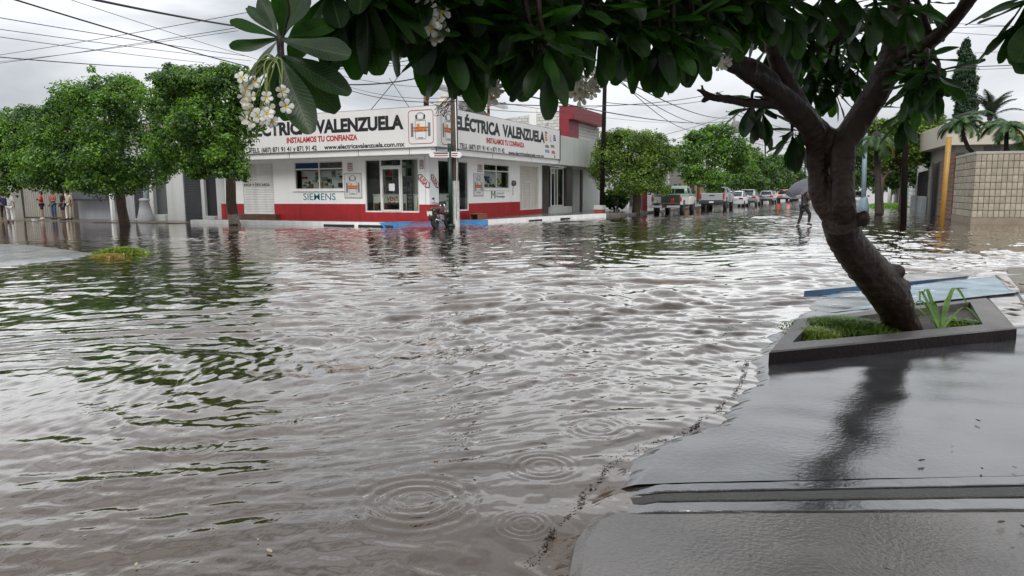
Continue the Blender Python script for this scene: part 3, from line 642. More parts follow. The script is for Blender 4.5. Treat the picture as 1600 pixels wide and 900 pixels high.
text_part('lettering', 'VENTAS', m_redl, c1, (bx(596, 300).x-.1, Y0+.55, 1.08), (1, 0, 0), (0, 0, 1), .95, .2, .03)
q = MB(); q.use(mat('tool_brown', (.14, .06, .04), .6))      # printed coils and spools along the counter foot
for i, xx in enumerate(np.linspace(bx(576, 300).x, bx(620, 300).x, 7)):
    if i in (0, 2, 6): q.box(xx-.1, xx+.1, Y0+.54, Y0+.546, .6, .98)
    else: q.lathe((xx, Y0+.543, .82), [(.21, 0), (.21, .004), (.1, .006), (.1, 0)], 14, axis='y')
q.build('poster', None, c1)
q = MB(); a0_ = bx(641, 300).x
q.add([(a0_, Y0+.545, .75), (a0_+.16, Y0+.545, .7), (a0_+.2, Y0+.545, 1.0), (a0_+.42, Y0+.545, 1.12), (a0_+.66, Y0+.545, 1.0), (a0_+.62, Y0+.545, 1.17), (a0_+.4, Y0+.545, 1.27), (a0_+.02, Y0+.545, 1.24)], [tuple(range(8))])
q.build('emblem', mat('yellow_print', (.42, .38, .03), .5, bump=0), c2)
lad = thing('step_ladder', 'dark folding ladder standing just inside the glass entrance', 'ladder', (bx(631, 300).x, Y0+.45, .55))
q = MB(); lx = bx(631, 300).x; q.box(lx-.14, lx-.1, Y0+.43, Y0+.47, .55, 2.0); q.box(lx+.14, lx+.18, Y0+.43, Y0+.47, .55, 2.0); q.build('rail', m_dark, lad)
for i in range(7): q = MB(); q.box(lx-.1, lx+.14, Y0+.43, Y0+.47, .75+i*.19, .78+i*.19); q.build('rung', m_dark, lad)
# --- the sign
m_sign = mat('sign_panel', (.72, .71, .69), .4, .03, .4, .03, 5, streak=.05)
YS, XS = Y0-1.1, X0+1.1
sg = thing('shop_sign', 'long white wraparound sign with black shop name, phone numbers and web address', 'sign', (XS, YS, 3.36))
q = MB(); q.box(XL, XS-.001, YS, YS+.08, 3.37, 5.07); q.box(XS-.08, XS, YS+.08, 40.2, 3.37, 5.07); q.build('panel', m_sign, sg)
q = MB(); q.box(XS-.09, XS+.015, 40.2, 40.32, 3.33, 5.12); q.build('end_trim', m_dark, sg)
q = MB(); q.box(XL, XS-.09, YS+.02, YS+.06, 5.071, 5.10); q.box(XS-.06, XS-.02, YS+.08, 40.2, 5.071, 5.10); q.box(XL, XS, YS-.012, YS-.002, 3.37, 3.40); q.box(XS+.002, XS+.012, YS, 40.2, 3.37, 3.40); q.build('edge_trim', mat('sign_edge', (.2, .2, .2), .5), sg)
def sy(px, py): return onY(px, py, YS)
def sxx(px, py): return onX(px, py, XS)
UX, UZ, UY = (1, 0, 0), (0, 0, 1), (0, 1, 0)
xv, xe = sy(492.5, 190).x, sy(630.5, 190).x; zb = sy(630.5, 200.5).z; zt = sy(630.5, 180).z
text_part('lettering', 'VALENZUELA', m_blk, sg, (xv, YS, zb), UX, UZ, xe-xv, zt-zb, .05)
wE = (xe-xv)*.86
text_part('lettering', 'EL\u00c9CTRICA', m_blk, sg, (xv-.32-wE, YS, zb), UX, UZ, wE, zt-zb, .05)
xa, xb_ = sy(447.7, 215).x, sy(558.5, 215).x; z_ = sy(558, 218.5).z
text_part('lettering', 'INSTALAMOS TU CONFIANZA', m_redl, sg, (xa, YS, z_), UX, UZ, xb_-xa, .24, .045)
xb_ = sy(495, 230).x; z2 = sy(495, 234.6).z
text_part('lettering', 'TELS. (687) 871 91 41 y 871 91 42', m_blk, sg, (xb_-4.15, YS, z2), UX, UZ, 4.15, .21, .03)
xa = sy(506.5, 230).x; xb_ = sy(632.5, 230).x
text_part('lettering', 'www.electricavalenzuela.com.mx', m_blk, sg, (xa, YS, z2+.02), UX, UZ, xb_-xa, .2, .03)
yv0, yv1 = sxx(712, 190).y, sxx(851, 215).y; zb2 = sxx(719, 202).z; zt2 = sxx(719, 182.5).z
ym = sxx(785, 200).y
text_part('lettering', 'EL\u00c9CTRICA', m_blk, sg, (XS, yv0-.05, zb2), UY, UZ, sxx(782, 200).y-yv0, zt2-zb2, .05)
text_part('lettering', 'VALENZUELA', m_blk, sg, (XS, ym, zb2), UY, UZ, yv1-ym, zt2-zb2, .05)
ya, yb = sxx(760, 220).y, sxx(819, 220).y; text_part('lettering', 'INSTALAMOS TU CONFIANZA', m_redl, sg, (XS, ya, z_), UY, UZ, yb-ya, .24, .045)
ya, yb = sxx(718, 220).y, sxx(788, 220).y; text_part('lettering', 'TELS. (687) 871 91 41 y 871 91 42', m_blk, sg, (XS, ya, z2), UY, UZ, yb-ya, .21, .03)
ya, yb = sxx(794, 220).y, sxx(850, 220).y; text_part('lettering', 'www.electricavalenzuela.com.mx', m_blk, sg, (XS, ya, z2-.06), UY, UZ, yb-ya, .2, .03)
# logo: red rounded frame, padlock-like meter with two bars and the name across it
m_grey = mat('logo_grey', (.16, .18, .18), .5, .1, bump=0); m_or = mat('logo_orange', (.65, .26, .03), .5, .2, 8, bump=0); m_ln = mat('logo_line', (.22, .27, .27), .5, bump=0)
m_rdl = mat('logo_red_line', (.35, .03, .05), .5, bump=0)
def rrect(mb, o, ux, uz, x0, z0, x1, z1, r, th, nn):
    P = []
    for cx_, cz_, a0 in ((x1-r, z1-r, 0), (x0+r, z1-r, 90), (x0+r, z0+r, 180), (x1-r, z0+r, 270)):
        for k in range(5):
            a = R(a0+k*22.5); P.append(((cx_, cz_), (math.cos(a), math.sin(a))))
    vs = []
    for (c, dd) in P:
        for rr in (r, r-th): p = o+ux*(c[0]+dd[0]*rr)+uz*(c[1]+dd[1]*rr)+nn*.006; vs.append(p)
    k = len(P); mb.add(vs, [(2*i, 2*((i+1) % k), 2*((i+1) % k)+1, 2*i+1) for i in range(k)])
def logo(parent, o, ux, W_, H_, nn, name='emblem', redframe=True):
    o = Vector(o); ux = Vector(ux); uz = Vector((0, 0, 1)); nn = Vector(nn); q = MB()
    def qd(x0, z0, x1, z1, dp=.006):
        q.add([o+ux*x0*W_+uz*z0*H_+nn*dp, o+ux*x1*W_+uz*z0*H_+nn*dp, o+ux*x1*W_+uz*z1*H_+nn*dp, o+ux*x0*W_+uz*z1*H_+nn*dp], [(0, 1, 2, 3)])
    q.use(m_rdl if redframe else m_grey); rrect(q, o, ux, uz, 0, 0, W_, H_, .12*W_ if redframe else .02*W_, .022*W_, nn)
    q.use(m_grey); qd(.10, .22, .20, .62); qd(.78, .22, .88, .62)
    q.use(m_ln); rrect(q, o, ux, uz, .27*W_, .14*H_, .71*W_, .70*H_, .05*W_, .022*W_, nn); rrect(q, o, ux, uz, .30*W_, .70*H_, .68*W_, .93*H_, .17*W_, .035*W_, nn)
    q.use(m_grey); qd(.29, .72, .36, .86); qd(.61, .72, .68, .86); qd(.38, .17, .58, .195)
    q.use(m_or); qd(.25, .37, .74, .50, .005); qd(.34, .50, .46, .60, .005)
    q.build(name, None, parent, recalc=False)
    text_part('lettering', 'ELECTRICA', m_rdl, parent, o+ux*.17*W_+uz*.455*H_+nn*.004, ux, uz, .65*W_, .05*H_, .03)
    text_part('lettering', 'VALENZUELA', m_rdl, parent, o+ux*.14*W_+uz*.37*H_+nn*.004, ux, uz, .7*W_, .05*H_, .03)
a_, b_ = sy(638, 200).x, sy(677.5, 200).x; logo(sg, (a_, YS, 3.52), UX, b_-a_, 1.42, (0, -1, 0))
a_, b_ = sxx(689, 200).y, sxx(713, 200).y; logo(sg, (XS, a_, 3.50), UY, b_-a_, 1.45, (1, 0, 0))
for nm, (p0, p1, za, zb_), c in (('orange', (851.3, 855.3, 4.35, 4.75), (.5, .2, .03)), ('dark', (851.3, 855.3, 4.75, 4.88), (.1, .07, .05)), ('navy', (864.5, 868.5, 4.42, 4.78), (.04, .09, .2)), ('grey', (859, 861, 4.35, 4.75), (.3, .3, .42)),
                        ('brown', (852, 858, 3.98, 4.13), (.15, .06, .05)), ('green', (860.5, 866.5, 4.03, 4.18), (.10, .16, .06)), ('teal', (851.5, 859, 3.70, 3.87), (.16, .28, .36)), ('crimson', (862, 867.5, 3.68, 3.86), (.42, .05, .07)), ('black', (866, 867.6, 3.44, 3.66), (.02, .03, .02))):
    q = MB(); y0_, y1_ = sxx(p0, 220).y, sxx(p1, 220).y; nb = 3
    for i in range(nb): q.box(XS+.003, XS+.006, y0_, y1_-.05*i, za+(zb_-za)*i/nb, za+(zb_-za)*(i+.72)/nb)
    q.build('brand_mark', mat('brand_'+nm, c, .5, .1, bump=0), sg)
# --- wall graphics
text_part('lettering', 'SIEMENS', mat('teal_lettering', (.02, .16, .22), .5, bump=0), shop, (bx(474, 308).x, Y0, bx(474, 312.6).z), UX, UZ, bx(524.5, 308).x-bx(474, 308).x, .33, .004)
text_part('lettering', 'CARGA Y DESCARGA', m_blk, shop, (bx(377, 290).x, Y0+.055, bx(377, 291.3).z), UX, UZ, bx(420.5, 290).x-bx(377, 290).x, .15, .012)
def plate(label, plane, u0, u1, z0, z1, full=True):
    s = thing('wall_poster', label, 'poster', (u0, Y0-.01, z0) if plane == 'Y' else (X0+.01, u0, z0)); q = MB()
    if plane == 'Y': q.box(u0, u1, Y0-.02, Y0-.003, z0, z1)
    else: q.box(X0+.003, X0+.02, u0, u1, z0, z1)
    q.build('board', mat('poster_board', (.58, .57, .55), .5, .05, 4), s)
    if full: logo(s, (u0+.02, Y0-.021, z0+.02) if plane == 'Y' else (X0+.021, u0+.02, z0+.02), UX if plane == 'Y' else UY, u1-u0-.04, z1-z0-.04, (0, -1, 0) if plane == 'Y' else (1, 0, 0), redframe=False)
    else:
        q = MB(); q.use(m_grey); q2 = (UX, (0, -1, 0), Vector((u0, Y0-.021, z0))) if plane == 'Y' else (UY, (1, 0, 0), Vector((X0+.021, u0, z0)))
        rrect(q, q2[2], Vector(q2[0]), Vector(UZ), .02, .02, u1-u0-.02, z1-z0-.02, .05, .035, Vector(q2[1]))
        ww, hh = u1-u0, z1-z0; ux = Vector(q2[0]); nn = Vector(q2[1])*.008; q.use(m_rdl)
        for zz in (.3, .5, .7): q.add([q2[2]+ux*ww*.25+Vector((0, 0, hh*zz))+nn, q2[2]+ux*ww*.75+Vector((0, 0, hh*zz))+nn, q2[2]+ux*ww*.75+Vector((0, 0, hh*(zz+.1)))+nn, q2[2]+ux*ww*.25+Vector((0, 0, hh*(zz+.1)))+nn], [(0, 1, 2, 3)])
        q.build('emblem', None, s, recalc=False)
plate('white poster with the shop logo between front window and door', 'Y', bx(538, 290).x, bx(566, 290).x, bx(538, 310).z, bx(538, 270.5).z)
plate('small dark-framed plaque above the front logo poster', 'Y', bx(543, 260).x, bx(551.5, 260).x, bx(543, 268).z, bx(543, 254).z, False)
plate('small dark-framed plaque between glass entrance and corner', 'Y', bx(655.5, 257).x, bx(662.5, 257).x, bx(655, 264.5).z, bx(655, 249.5).z, False)
plate('white poster with the shop logo on the side wall', 'X', rx(739.5, 290).y, rx(755, 290).y, rx(739, 307).z, rx(739, 270.5).z)
plate('small dark-framed plaque above the side wall logo poster', 'X', rx(745.5, 262).y, rx(753.5, 262).y, rx(745, 269).z, rx(745, 256.5).z, False)
def iusa(label, plane, pxa, pxb, ya_, yb_):
    """elongated hexagon lying on the diagonal, white with a black line and red letters"""
    A = (bx if plane == 'Y' else rx)(pxa, ya_); B = (bx if plane == 'Y' else rx)(pxb, yb_)
    W_ = (B.x-A.x) if plane == 'Y' else (B.y-A.y); H_ = A.z-B.z; ux = Vector(UX if plane == 'Y' else UY); nn = Vector((0, -1, 0) if plane == 'Y' else (1, 0, 0))
    o = A; s = thing('brand_plate', label, 'sign', A, 'diagonal brand plates at the shop corner')
    P = [(0, 0), (.33, 0), (1, -.62), (1, -1), (.68, -1), (0, -.38)]
    def poly(sc, d): return [o+ux*W_*(.5+(x-.5)*sc)+Vector((0, 0, H_*(-.5+(z+.5)*sc)))+nn*d for x, z in P]
    q = MB(); q.extr(poly(1, .004), nn*.012); q.build('rim', m_blk, s)
    q = MB(); q.extr(poly(.86, .010), nn*.010); q.build('board', m_sign, s)
    d = (ux*W_*.62+Vector((0, 0, -H_*.58))).normalized(); u2 = nn.cross(d).normalized()
    if u2.z < 0: u2 = -u2
    ln = math.hypot(W_*.62, H_*.58)*.98
    st = o+ux*W_*.5+Vector((0, 0, -H_*.5))+nn*.021-d*ln*.5-u2*.11
    text_part('lettering', 'IUSA', m_redl, s, st, d, u2, ln, .22, .03)
iusa('diagonal white hexagon plate with red letters left of the corner edge', 'Y', 653.5, 671.5, 272.5, 293.5)
iusa('diagonal white hexagon plate with red letters on the side street face', 'X', 673.5, 689.5, 272.5, 293.5) if False else iusa('diagonal white hexagon plate with red letters on the side street face', 'X', 673.2, 684.8, 272.5, 293.5)
# fund logo and lettering on the side wall
q = MB(); ya = rx(767.3, 306).y; zz = rx(767, 311).z; nn = .006; H_ = .42; W_ = .5
for (x0_, x1_, c) in ((0, .22, (.10, .13, .03)), (.78, 1, (.03, .07, .04))):
    q.use(mat('mlogo_%d' % int(x1_*10), c, .5, bump=0)); q.add([(X0+nn, ya+x0_*W_, zz), (X0+nn, ya+x1_*W_, zz+.06), (X0+nn, ya+x1_*W_, zz+H_), (X0+nn, ya+x0_*W_, zz+H_)], [(0, 1, 2, 3)])
q.use(mat('mlogo_mid', (.2, .24, .04), .5, bump=0)); q.add([(X0+nn, ya+.22*W_, zz+H_), (X0+nn, ya+.5*W_, zz+H_*.55), (X0+nn, ya+.78*W_, zz+H_), (X0+nn, ya+.78*W_, zz+H_*.72), (X0+nn, ya+.5*W_, zz+H_*.28), (X0+nn, ya+.22*W_, zz+H_*.72)], [(0, 1, 4, 5), (1, 2, 3, 4)])
q.build('emblem', None, shop, recalc=False)
text_part('lettering', 'iluminaci\u00f3n', mat('grey_lettering', (.1, .1, .1), .5, bump=0), shop, (X0, ya+.62, zz+.24), UY, UZ, .95, .13, .0)
text_part('lettering', 'Progreso', m_blk, shop, (X0, ya+.62, zz+.06), UY, UZ, 1.0, .14, .02)
mt = thing('electricity_meter', 'round electricity meter on the side wall right of the window', 'meter', (X0, rx(801, 285).y, 1.8)); q = MB(); q.lathe((X0, rx(801, 285).y, 1.95), [(.16, 0), (.16, .1), (.12, .18)], 14, axis='x'); q.build('dial', mat('meter_glass', (.1, .1, .1), .2), mt)
q = MB(); q.beam((X0+.05, rx(801, 285).y, 1.8), (X0+.05, rx(801, 285).y-.02, 1.3), .05); q.build('conduit', m_alu, mt)
# crate beside the pole on the pavement
crt = thing('crate', 'orange-brown wooden crate on the pavement behind the green pole', 'crate', (onX(748, 340, X0+.6).x, onX(748, 340, X0+.6).y, .17)); p = wloc(crt); m_crate = mat('crate_wood', (.26, .09, .04), .6, .2, 8)
q = MB(); q.box(p.x-.24, p.x+.24, p.y-.5, p.y+.5, .40, .43); q.build('top', m_crate, crt)
for sx_ in (-.22, .18):
    q = MB(); q.box(p.x+sx_, p.x+sx_+.04, p.y-.48, p.y+.48, .17, .399); q.build('side', m_crate, crt)

# ================================================================ NEIGHBOUR UP THE SIDE STREET: painted block wall, red portal, grey garage
mb_ = bpy.data.materials.new('painted_blockwork'); mb_.use_nodes = True; t = mb_.node_tree; b = t.nodes['Principled BSDF']; n = t.nodes.new; l = t.links.new
geo = n('ShaderNodeNewGeometry'); sp = n('ShaderNodeSeparateXYZ'); cb = n('ShaderNodeCombineXYZ'); l(geo.outputs['Position'], sp.inputs[0]); l(sp.outputs[0], cb.inputs[0]); l(sp.outputs[2], cb.inputs[1])
br = n('ShaderNodeTexBrick'); br.inputs['Scale'].default_value = 1; br.inputs['Brick Width'].default_value = .42; br.inputs['Row Height'].default_value = .21; br.inputs['Mortar Size'].default_value = .014
br.inputs['Color1'].default_value = (.60, .60, .57, 1); br.inputs['Color2'].default_value = (.50, .50, .47, 1); br.inputs['Mortar'].default_value = (.22, .21, .19, 1)
l(cb.outputs[0], br.inputs['Vector']); nn2 = n('ShaderNodeTexNoise'); nn2.inputs['Scale'].default_value = 1.1; nn2.inputs['Detail'].default_value = 8; nn2.inputs['Roughness'].default_value = .75; l(geo.outputs['Position'], nn2.inputs['Vector'])
r5 = n('ShaderNodeMapRange'); r5.inputs[1].default_value = .58; r5.inputs[2].default_value = .66; l(nn2.outputs[0], r5.inputs[0])
m5 = n('ShaderNodeMix'); m5.data_type = 'RGBA'; m5.inputs['B'].default_value = (.13, .11, .09, 1); l(r5.outputs[0], m5.inputs[0]); l(br.outputs[0], m5.inputs['A']); l(m5.outputs['Result'], b.inputs['Base Color']); b.inputs['Roughness'].default_value = .85
b5 = n('ShaderNodeBump'); b5.inputs['Distance'].default_value = .02; b5.inputs['Strength'].default_value = .7; l(br.outputs['Fac'], b5.inputs['Height']); b5.invert = True; l(b5.outputs[0], b.inputs['Normal'])
nb = thing('portal_building', 'tall white block building with dark red portal frame and grey garage beside the shop', 'building', (X0, 44, .17))
Y2 = 43.9; q = MB(); lft = onY(773, 183, Y2); q.extr([Vector((lft.x-6, Y2, 3)), Vector((X0-.02, Y2, 3)), Vector((X0-.02, Y2, 6.72)), Vector((lft.x, Y2, 6.3)), Vector((lft.x-6, Y2, 5.9))], (0, 6.5, 0)); q.build('block_wall', mb_, nb)
q = MB(); ch = onY(833, 174, Y2-.05); q.box(ch.x-.25, ch.x+.25, Y2-.12, Y2-.001, 3, 6.95); q.build('pilaster', m_white, nb)
m_port = mat('dark_red_portal', (.20, .015, .025), .5, .2, 2, .2, 12, streak=.3)
q = MB(); q.box(X0-.4, X0+.25, Y2-.02, 45.8, 4.3, 6.90); q.build('portal_post', m_port, nb); q = MB(); q.box(X0-.4, X0+.62, Y2-.03, 50.5, 6.1, 6.94); q.build('portal_lintel', m_port, nb, bevel=.01)
m_gr = mat('grey_render', (.36, .37, .34), .8, .06, .8, .15, 20, streak=.25); m_gr2 = mat('pale_grey_render', (.46, .48, .45), .7, .06, .8, .12, 20, streak=.25)
m_dkst = mat('dark_stone_cladding', (.055, .045, .04), .35, .3, 2, .25, 9)
q = MB(); q.box(X0-.35, X0-.1, 45.8, 51.1, .1, 6.1); q.build('wall', m_gr, nb)
q = MB(); q.box(X0+.1, X0+1.05, 40.34, 48.85, 3.08, 4.82); q.build('canopy', m_gr2, nb, bevel=.01)
def ry(px): return onX(px, 300, X0).y
q = MB(); q.box(X0-1.0, X0, 40.12, ry(858), .1, 3.08); q.build('stone_pier', m_dkst, nb); q = MB(); q.box(X0-1.0, X0, ry(885.5), ry(894), .1, 3.08); q.build('stone_pier', m_dkst, nb)
q = MB(); q.box(X0-.5, X0-.4, ry(858), ry(885.5), .1, 3.08); q.build('recess_wall', mat('dark_recess', (.03, .03, .032), .3), nb)
q = MB(); q.box(X0-.5, X0+.35, ry(857), ry(886), .1, .52); q.build('step', m_gr2, nb)
frame('X', X0-.2, ry(865), ry(884.5), .53, 3.0, [ry(871), ry(875)], [(2.65, ry(865), ry(871))], nb, .09, name='glass_door')
q = MB(); q.box(X0-.3, X0-.25, ry(894), ry(908), .1, 2.95); q.build('garage_door', m_gr2, nb)
q = MB(); q.box(X0-.2, X0-.05, ry(908), ry(911), .1, 2.95); q.build('drain_gap', m_dark, nb)
q = MB(); q.box(X0-.3, X0, ry(911), 51.3, .1, 3.1); q.build('side_wall', m_gr2, nb)
tr_ = thing('planter_stand', 'small red and white box by the grey wall and pole', 'box', (-13.6, 46.6, .13)); p = onX(937, 328, -14.2)
tr_.location = (p.x, p.y, .13); q = MB(); q.box(p.x-.27, p.x+.27, p.y-.27, p.y+.27, .13, .36); q.build('lower_box', mat('brick_red_box', (.28, .06, .04), .6), tr_); q = MB(); q.box(p.x-.29, p.x+.29, p.y-.29, p.y+.29, .361, .62); q.build('upper_box', m_gr2, tr_)

# ================================================================ ROOFTOP THINGS
def bstripe():
    m = bpy.data.materials.new('orange_black_stripes'); m.use_nodes = True; t = m.node_tree; b = t.nodes['Principled BSDF']; n = t.nodes.new; l = t.links.new
    wv = n('ShaderNodeTexWave'); wv.inputs['Scale'].default_value = .62; wv.wave_profile = 'SAW'; mp_ = n('ShaderNodeMapping'); mp_.inputs['Rotation'].default_value = (0, R(58), 0); geo = n('ShaderNodeNewGeometry')
    l(geo.outputs['Position'], mp_.inputs[0]); l(mp_.outputs[0], wv.inputs['Vector']); r = n('ShaderNodeValToRGB'); r.color_ramp.interpolation = 'CONSTANT'; r.color_ramp.elements[0].color = (.55, .20, .04, 1); r.color_ramp.elements[1].position = .5; r.color_ramp.elements[1].color = (.02, .015, .012, 1)
    l(wv.outputs[0], r.inputs[0]); l(r.outputs[0], b.inputs['Base Color']); return m
m_str = bstripe(); m_steel = mat('pale_steel', (.42, .42, .40), .5, .1)
bb = thing('billboard_frame', 'rooftop billboard frame on orange and black striped poles', 'billboard frame', W(700, 175, 40))
d_ = 38.; q = MB(); q.tube([W(666, 170, d_), W(666, 80, d_)], .145, 12); q.build('pole', m_str, bb)
q = MB(); q.tube([W(763.5, 187, 50), W(762.5, 120, 50)], .095, 12); q.build('pole', m_str, bb)
q = MB(); q.beam(W(655, 126, d_), W(790, 168, 52), .32, .22); q.beam(W(655, 121, d_), W(780, 163, 52), .06, .06); q.build('catwalk', m_steel, bb)
q = MB(); q.extr([W(716, 160, 44), W(741, 156, 44), W(768, 186, 50), W(716, 182, 44)], (0.02, .08, 0)); q.build('back_panel', mat('panel_back', (.30, .29, .27), .7, .2, 2), bb)
q = MB()
for a, b2 in (((716, 176), (790, 160)), ((741, 150), (741, 180)), ((722, 158), (745, 182)), ((718, 168), (768, 186)), ((741, 156), (768, 186))): q.beam(W(*a, 43.6), W(*b2, 43.6 if b2[0] < 760 else 48), .05, .05)
q.build('brace', mat('dark_steel', (.05, .045, .04), .5), bb)
tk = thing('water_tank', 'beige rooftop water tank behind the shop sign corner', 'water tank', W(695, 182, 36)); p = W(695, 182, 36); hh = .0321
q = MB(); q.lathe(p, [(.40, -.6), (.40, .25), (.385, .27), (.40, .30), (.40, .62), (.38, .68), (.26, .84), (.22, .86)], 20); q.build('tank', mat('beige_plastic', (.50, .42, .35), .5, .06), tk)
q = MB(); q.lathe(p+Vector((0, 0, .861)), [(.19, 0), (.19, .13), (.15, .17)], 16); q.build('lid', mat('beige_plastic', (.50, .42, .35)), tk)

# ================================================================ NEIGHBOURS TO THE WEST
def lx_(px): return onY(px, 300, Y0).x
wb = thing('white_house', 'low white building with louvred shutters and narrow black door left of the shop', 'building', (-33, Y0, 0))
ws = MB(); YW = Y0+.0; xw0, xw1 = lx_(207), XL-.02
hh_ = [(lx_(208), lx_(226), .1, 2.6), (lx_(239), lx_(260), .35, 2.7), (lx_(287), lx_(314), .02, 3.0), (lx_(319), lx_(338), .30, 2.45)]
walls(ws, 'Y', YW, xw0, xw1, -.2, 4.2, .25, hh_); ws.box(xw0, xw1, YW+.25, YW+7, 4.0, 4.15); ws.build('wall', mat('white_render_aged', (.50, .51, .50), .75, .08, .6, .12, 20, streak=.3), wb)
q = MB(); q.box(lx_(306), lx_(346), YW-.45, YW-.002, 2.95, 3.25); q.build('canopy', m_white, wb, bevel=.01)
q = MB(); q.box(lx_(345), xw1+.0, YW-.03, YW-.001, .0, .95); q.build('plinth', m_red, wb)
m_louv = mat('dark_louvre', (.045, .05, .055), .35, .1, 3, .05)
for a, b2, z0_, z1_ in (hh_[0], hh_[2]):
    q = MB(); q.box(a, b2, YW+.12, YW+.2, z0_, z1_); o = q.build('louvred_shutter', mat('louvre_gap', (.10, .11, .115), .5), wb)
    q = MB(); z = z0_+.05
    while z < z1_-.05: q.box(a+.02, b2-.02, YW+.02, YW+.118, z, z+.065); z += .13
    s = q.build('slat', m_louv, o); s['kind'] = 'stuff'
q = MB(); q.box(hh_[3][0], hh_[3][1], YW+.15, YW+.2, .3, 2.45); dd = q.build('door', mat('black_door', (.012, .012, .013), .4), wb)
q = MB(); q.box(hh_[1][0], hh_[1][1], YW+.2, YW+.24, .35, 2.7); q.build('door', mat('grey_green_door', (.07, .08, .08), .4), wb)
q = MB(); q.box(hh_[3][0], hh_[3][1], YW-.2, YW-.002, -.1, .29); q.box(hh_[1][0], hh_[1][1], YW-.2, YW-.002, -.1, .33); q.build('doorstep', m_gr2, wb)
# parts shop with dark awning and sign
ps = thing('parts_shop', 'pale grey shop front under a dark awning and white-lettered sign', 'shop building', (-38.5, Y0, 0))
a, b2 = lx_(119), lx_(205); q = MB(); q.box(a, b2, YW+.05, YW+.3, -.3, 4.4); q.box(a, b2, YW+.3, YW+7, 4.2, 4.35); q.build('wall', mat('lilac_grey_wall', (.36, .37, .40), .8, .07, .6, .12, 20, streak=.25), ps)
q = MB(); q.add([(lx_(120), YW-.6, 1.22), (lx_(187), YW-.6, 1.22), (lx_(187), YW+.04, 1.85), (lx_(120), YW+.04, 1.85), (lx_(120), YW-.6, 1.12), (lx_(187), YW-.6, 1.12)], [(0, 1, 2, 3), (0, 4, 5, 1)]); q.build('awning', mat('dark_awning', (.02, .022, .025), .5, .2, 4), ps)
q = MB(); q.box(lx_(120), lx_(187), YW-.08, YW+.045, 1.86, 3.1); q.build('sign_board', mat('dark_board', (.018, .02, .022), .4), ps)
m_wl = mat('white_lettering', (.75, .75, .73), .5, bump=0)
p = onY(136, 303, YW-.08); text_part('lettering', 'REFACCIONES & RECTIFICADOS', m_wl, ps, (lx_(133.5), YW-.085, 1.93), UX, UZ, lx_(181)-lx_(133.5), .24, .02)
text_part('lettering', 'MATERIALES', m_wl, ps, (lx_(146), YW-.085, 2.30), UX, UZ, lx_(176)-lx_(146), .38, .03, shear=.2)
for pa, lb in ((115.5, ''), (186, '')):
    q = MB(); x_ = lx_(pa); q.box(x_, x_+.16, YW-.62, YW-.45, -.2, 1.9 if pa > 150 else 2.6); q.build('post', m_white, ps)
# gate of upright boards with posts and the brown house end
m_gate = mat('gate_metal', (.24, .23, .20), .6, .1, 2, .1, 20, streak=.25)
gt = thing('metal_gate', 'beige upright-board gate with rails behind the waiting people', 'gate', (lx_(75), Y0, 0))
x = lx_(37); k = 0
while x < lx_(113):
    q = MB(); q.box(x, x+.17, YW-.03, YW+.02, .12, 1.98+.0*(k % 2)); q.build('board', m_gate, gt); x += .21; k += 1
q = MB()
for z in (.3, 2.05): q.box(lx_(37), lx_(113), YW+.021, YW+.07, z-.04, z+.05)
q.box(lx_(37), lx_(113), YW-.01, YW+.02, 2.0, 2.1); q.build('rail', m_gate, gt)
q = MB()
for px in (45, 56, 60, 78, 92): q.tube([(lx_(px), YW, 2.05), (lx_(px), YW, 2.9)], .03, 6)
q.build('spike', m_gate, gt)
gp = thing('gate_post', 'tall pale slanting post at the left end of the beige gate', 'post', (lx_(30), Y0-.4, 0)); q = MB(); q.extr([(lx_(27), YW-.5, -.2), (lx_(33.5), YW-.5, -.2), (lx_(30.5), YW-.5, 3.05), (lx_(24), YW-.5, 3.25)], (0, .5, 0)); q.build('shaft', mat('post_render', (.36, .35, .31), .8, .1, 1, .15, 20, streak=.3), gp)
bh = thing('brown_house', 'dim brown house end beside the gate behind the leftmost tree', 'building', (-52, Y0, 0)); q = MB(); q.box(-75, lx_(25), YW+.3, YW+8, -.3, 4.4); q.build('wall', mat('brown_wall', (.13, .105, .075), .8, .25, .8, .2, 9, streak=.3), bh)
q = MB(); q.box(-75, lx_(22), YW+.1, YW+8, 4.4, 5.6); q.build('parapet', mat('cream_wall', (.42, .38, .32), .8, .1, .8), bh); q = MB(); q.box(lx_(4), lx_(11), YW+.2, YW+.29, .8, 2.4); q.build('door', m_dark, bh)
bk = thing('cream_building', 'cream building glimpsed through the leftmost tree crown', 'building', (-62, 34, 0)); q = MB(); q.box(-95, -56, 36, 46, -.3, 7.6); q.build('wall', mat('cream_wall', (.42, .38, .32)), bk)
q = MB(); q.box(-78, -68, 35.9, 35.99, 4.5, 6.2); q.build('window', m_dark, bk)
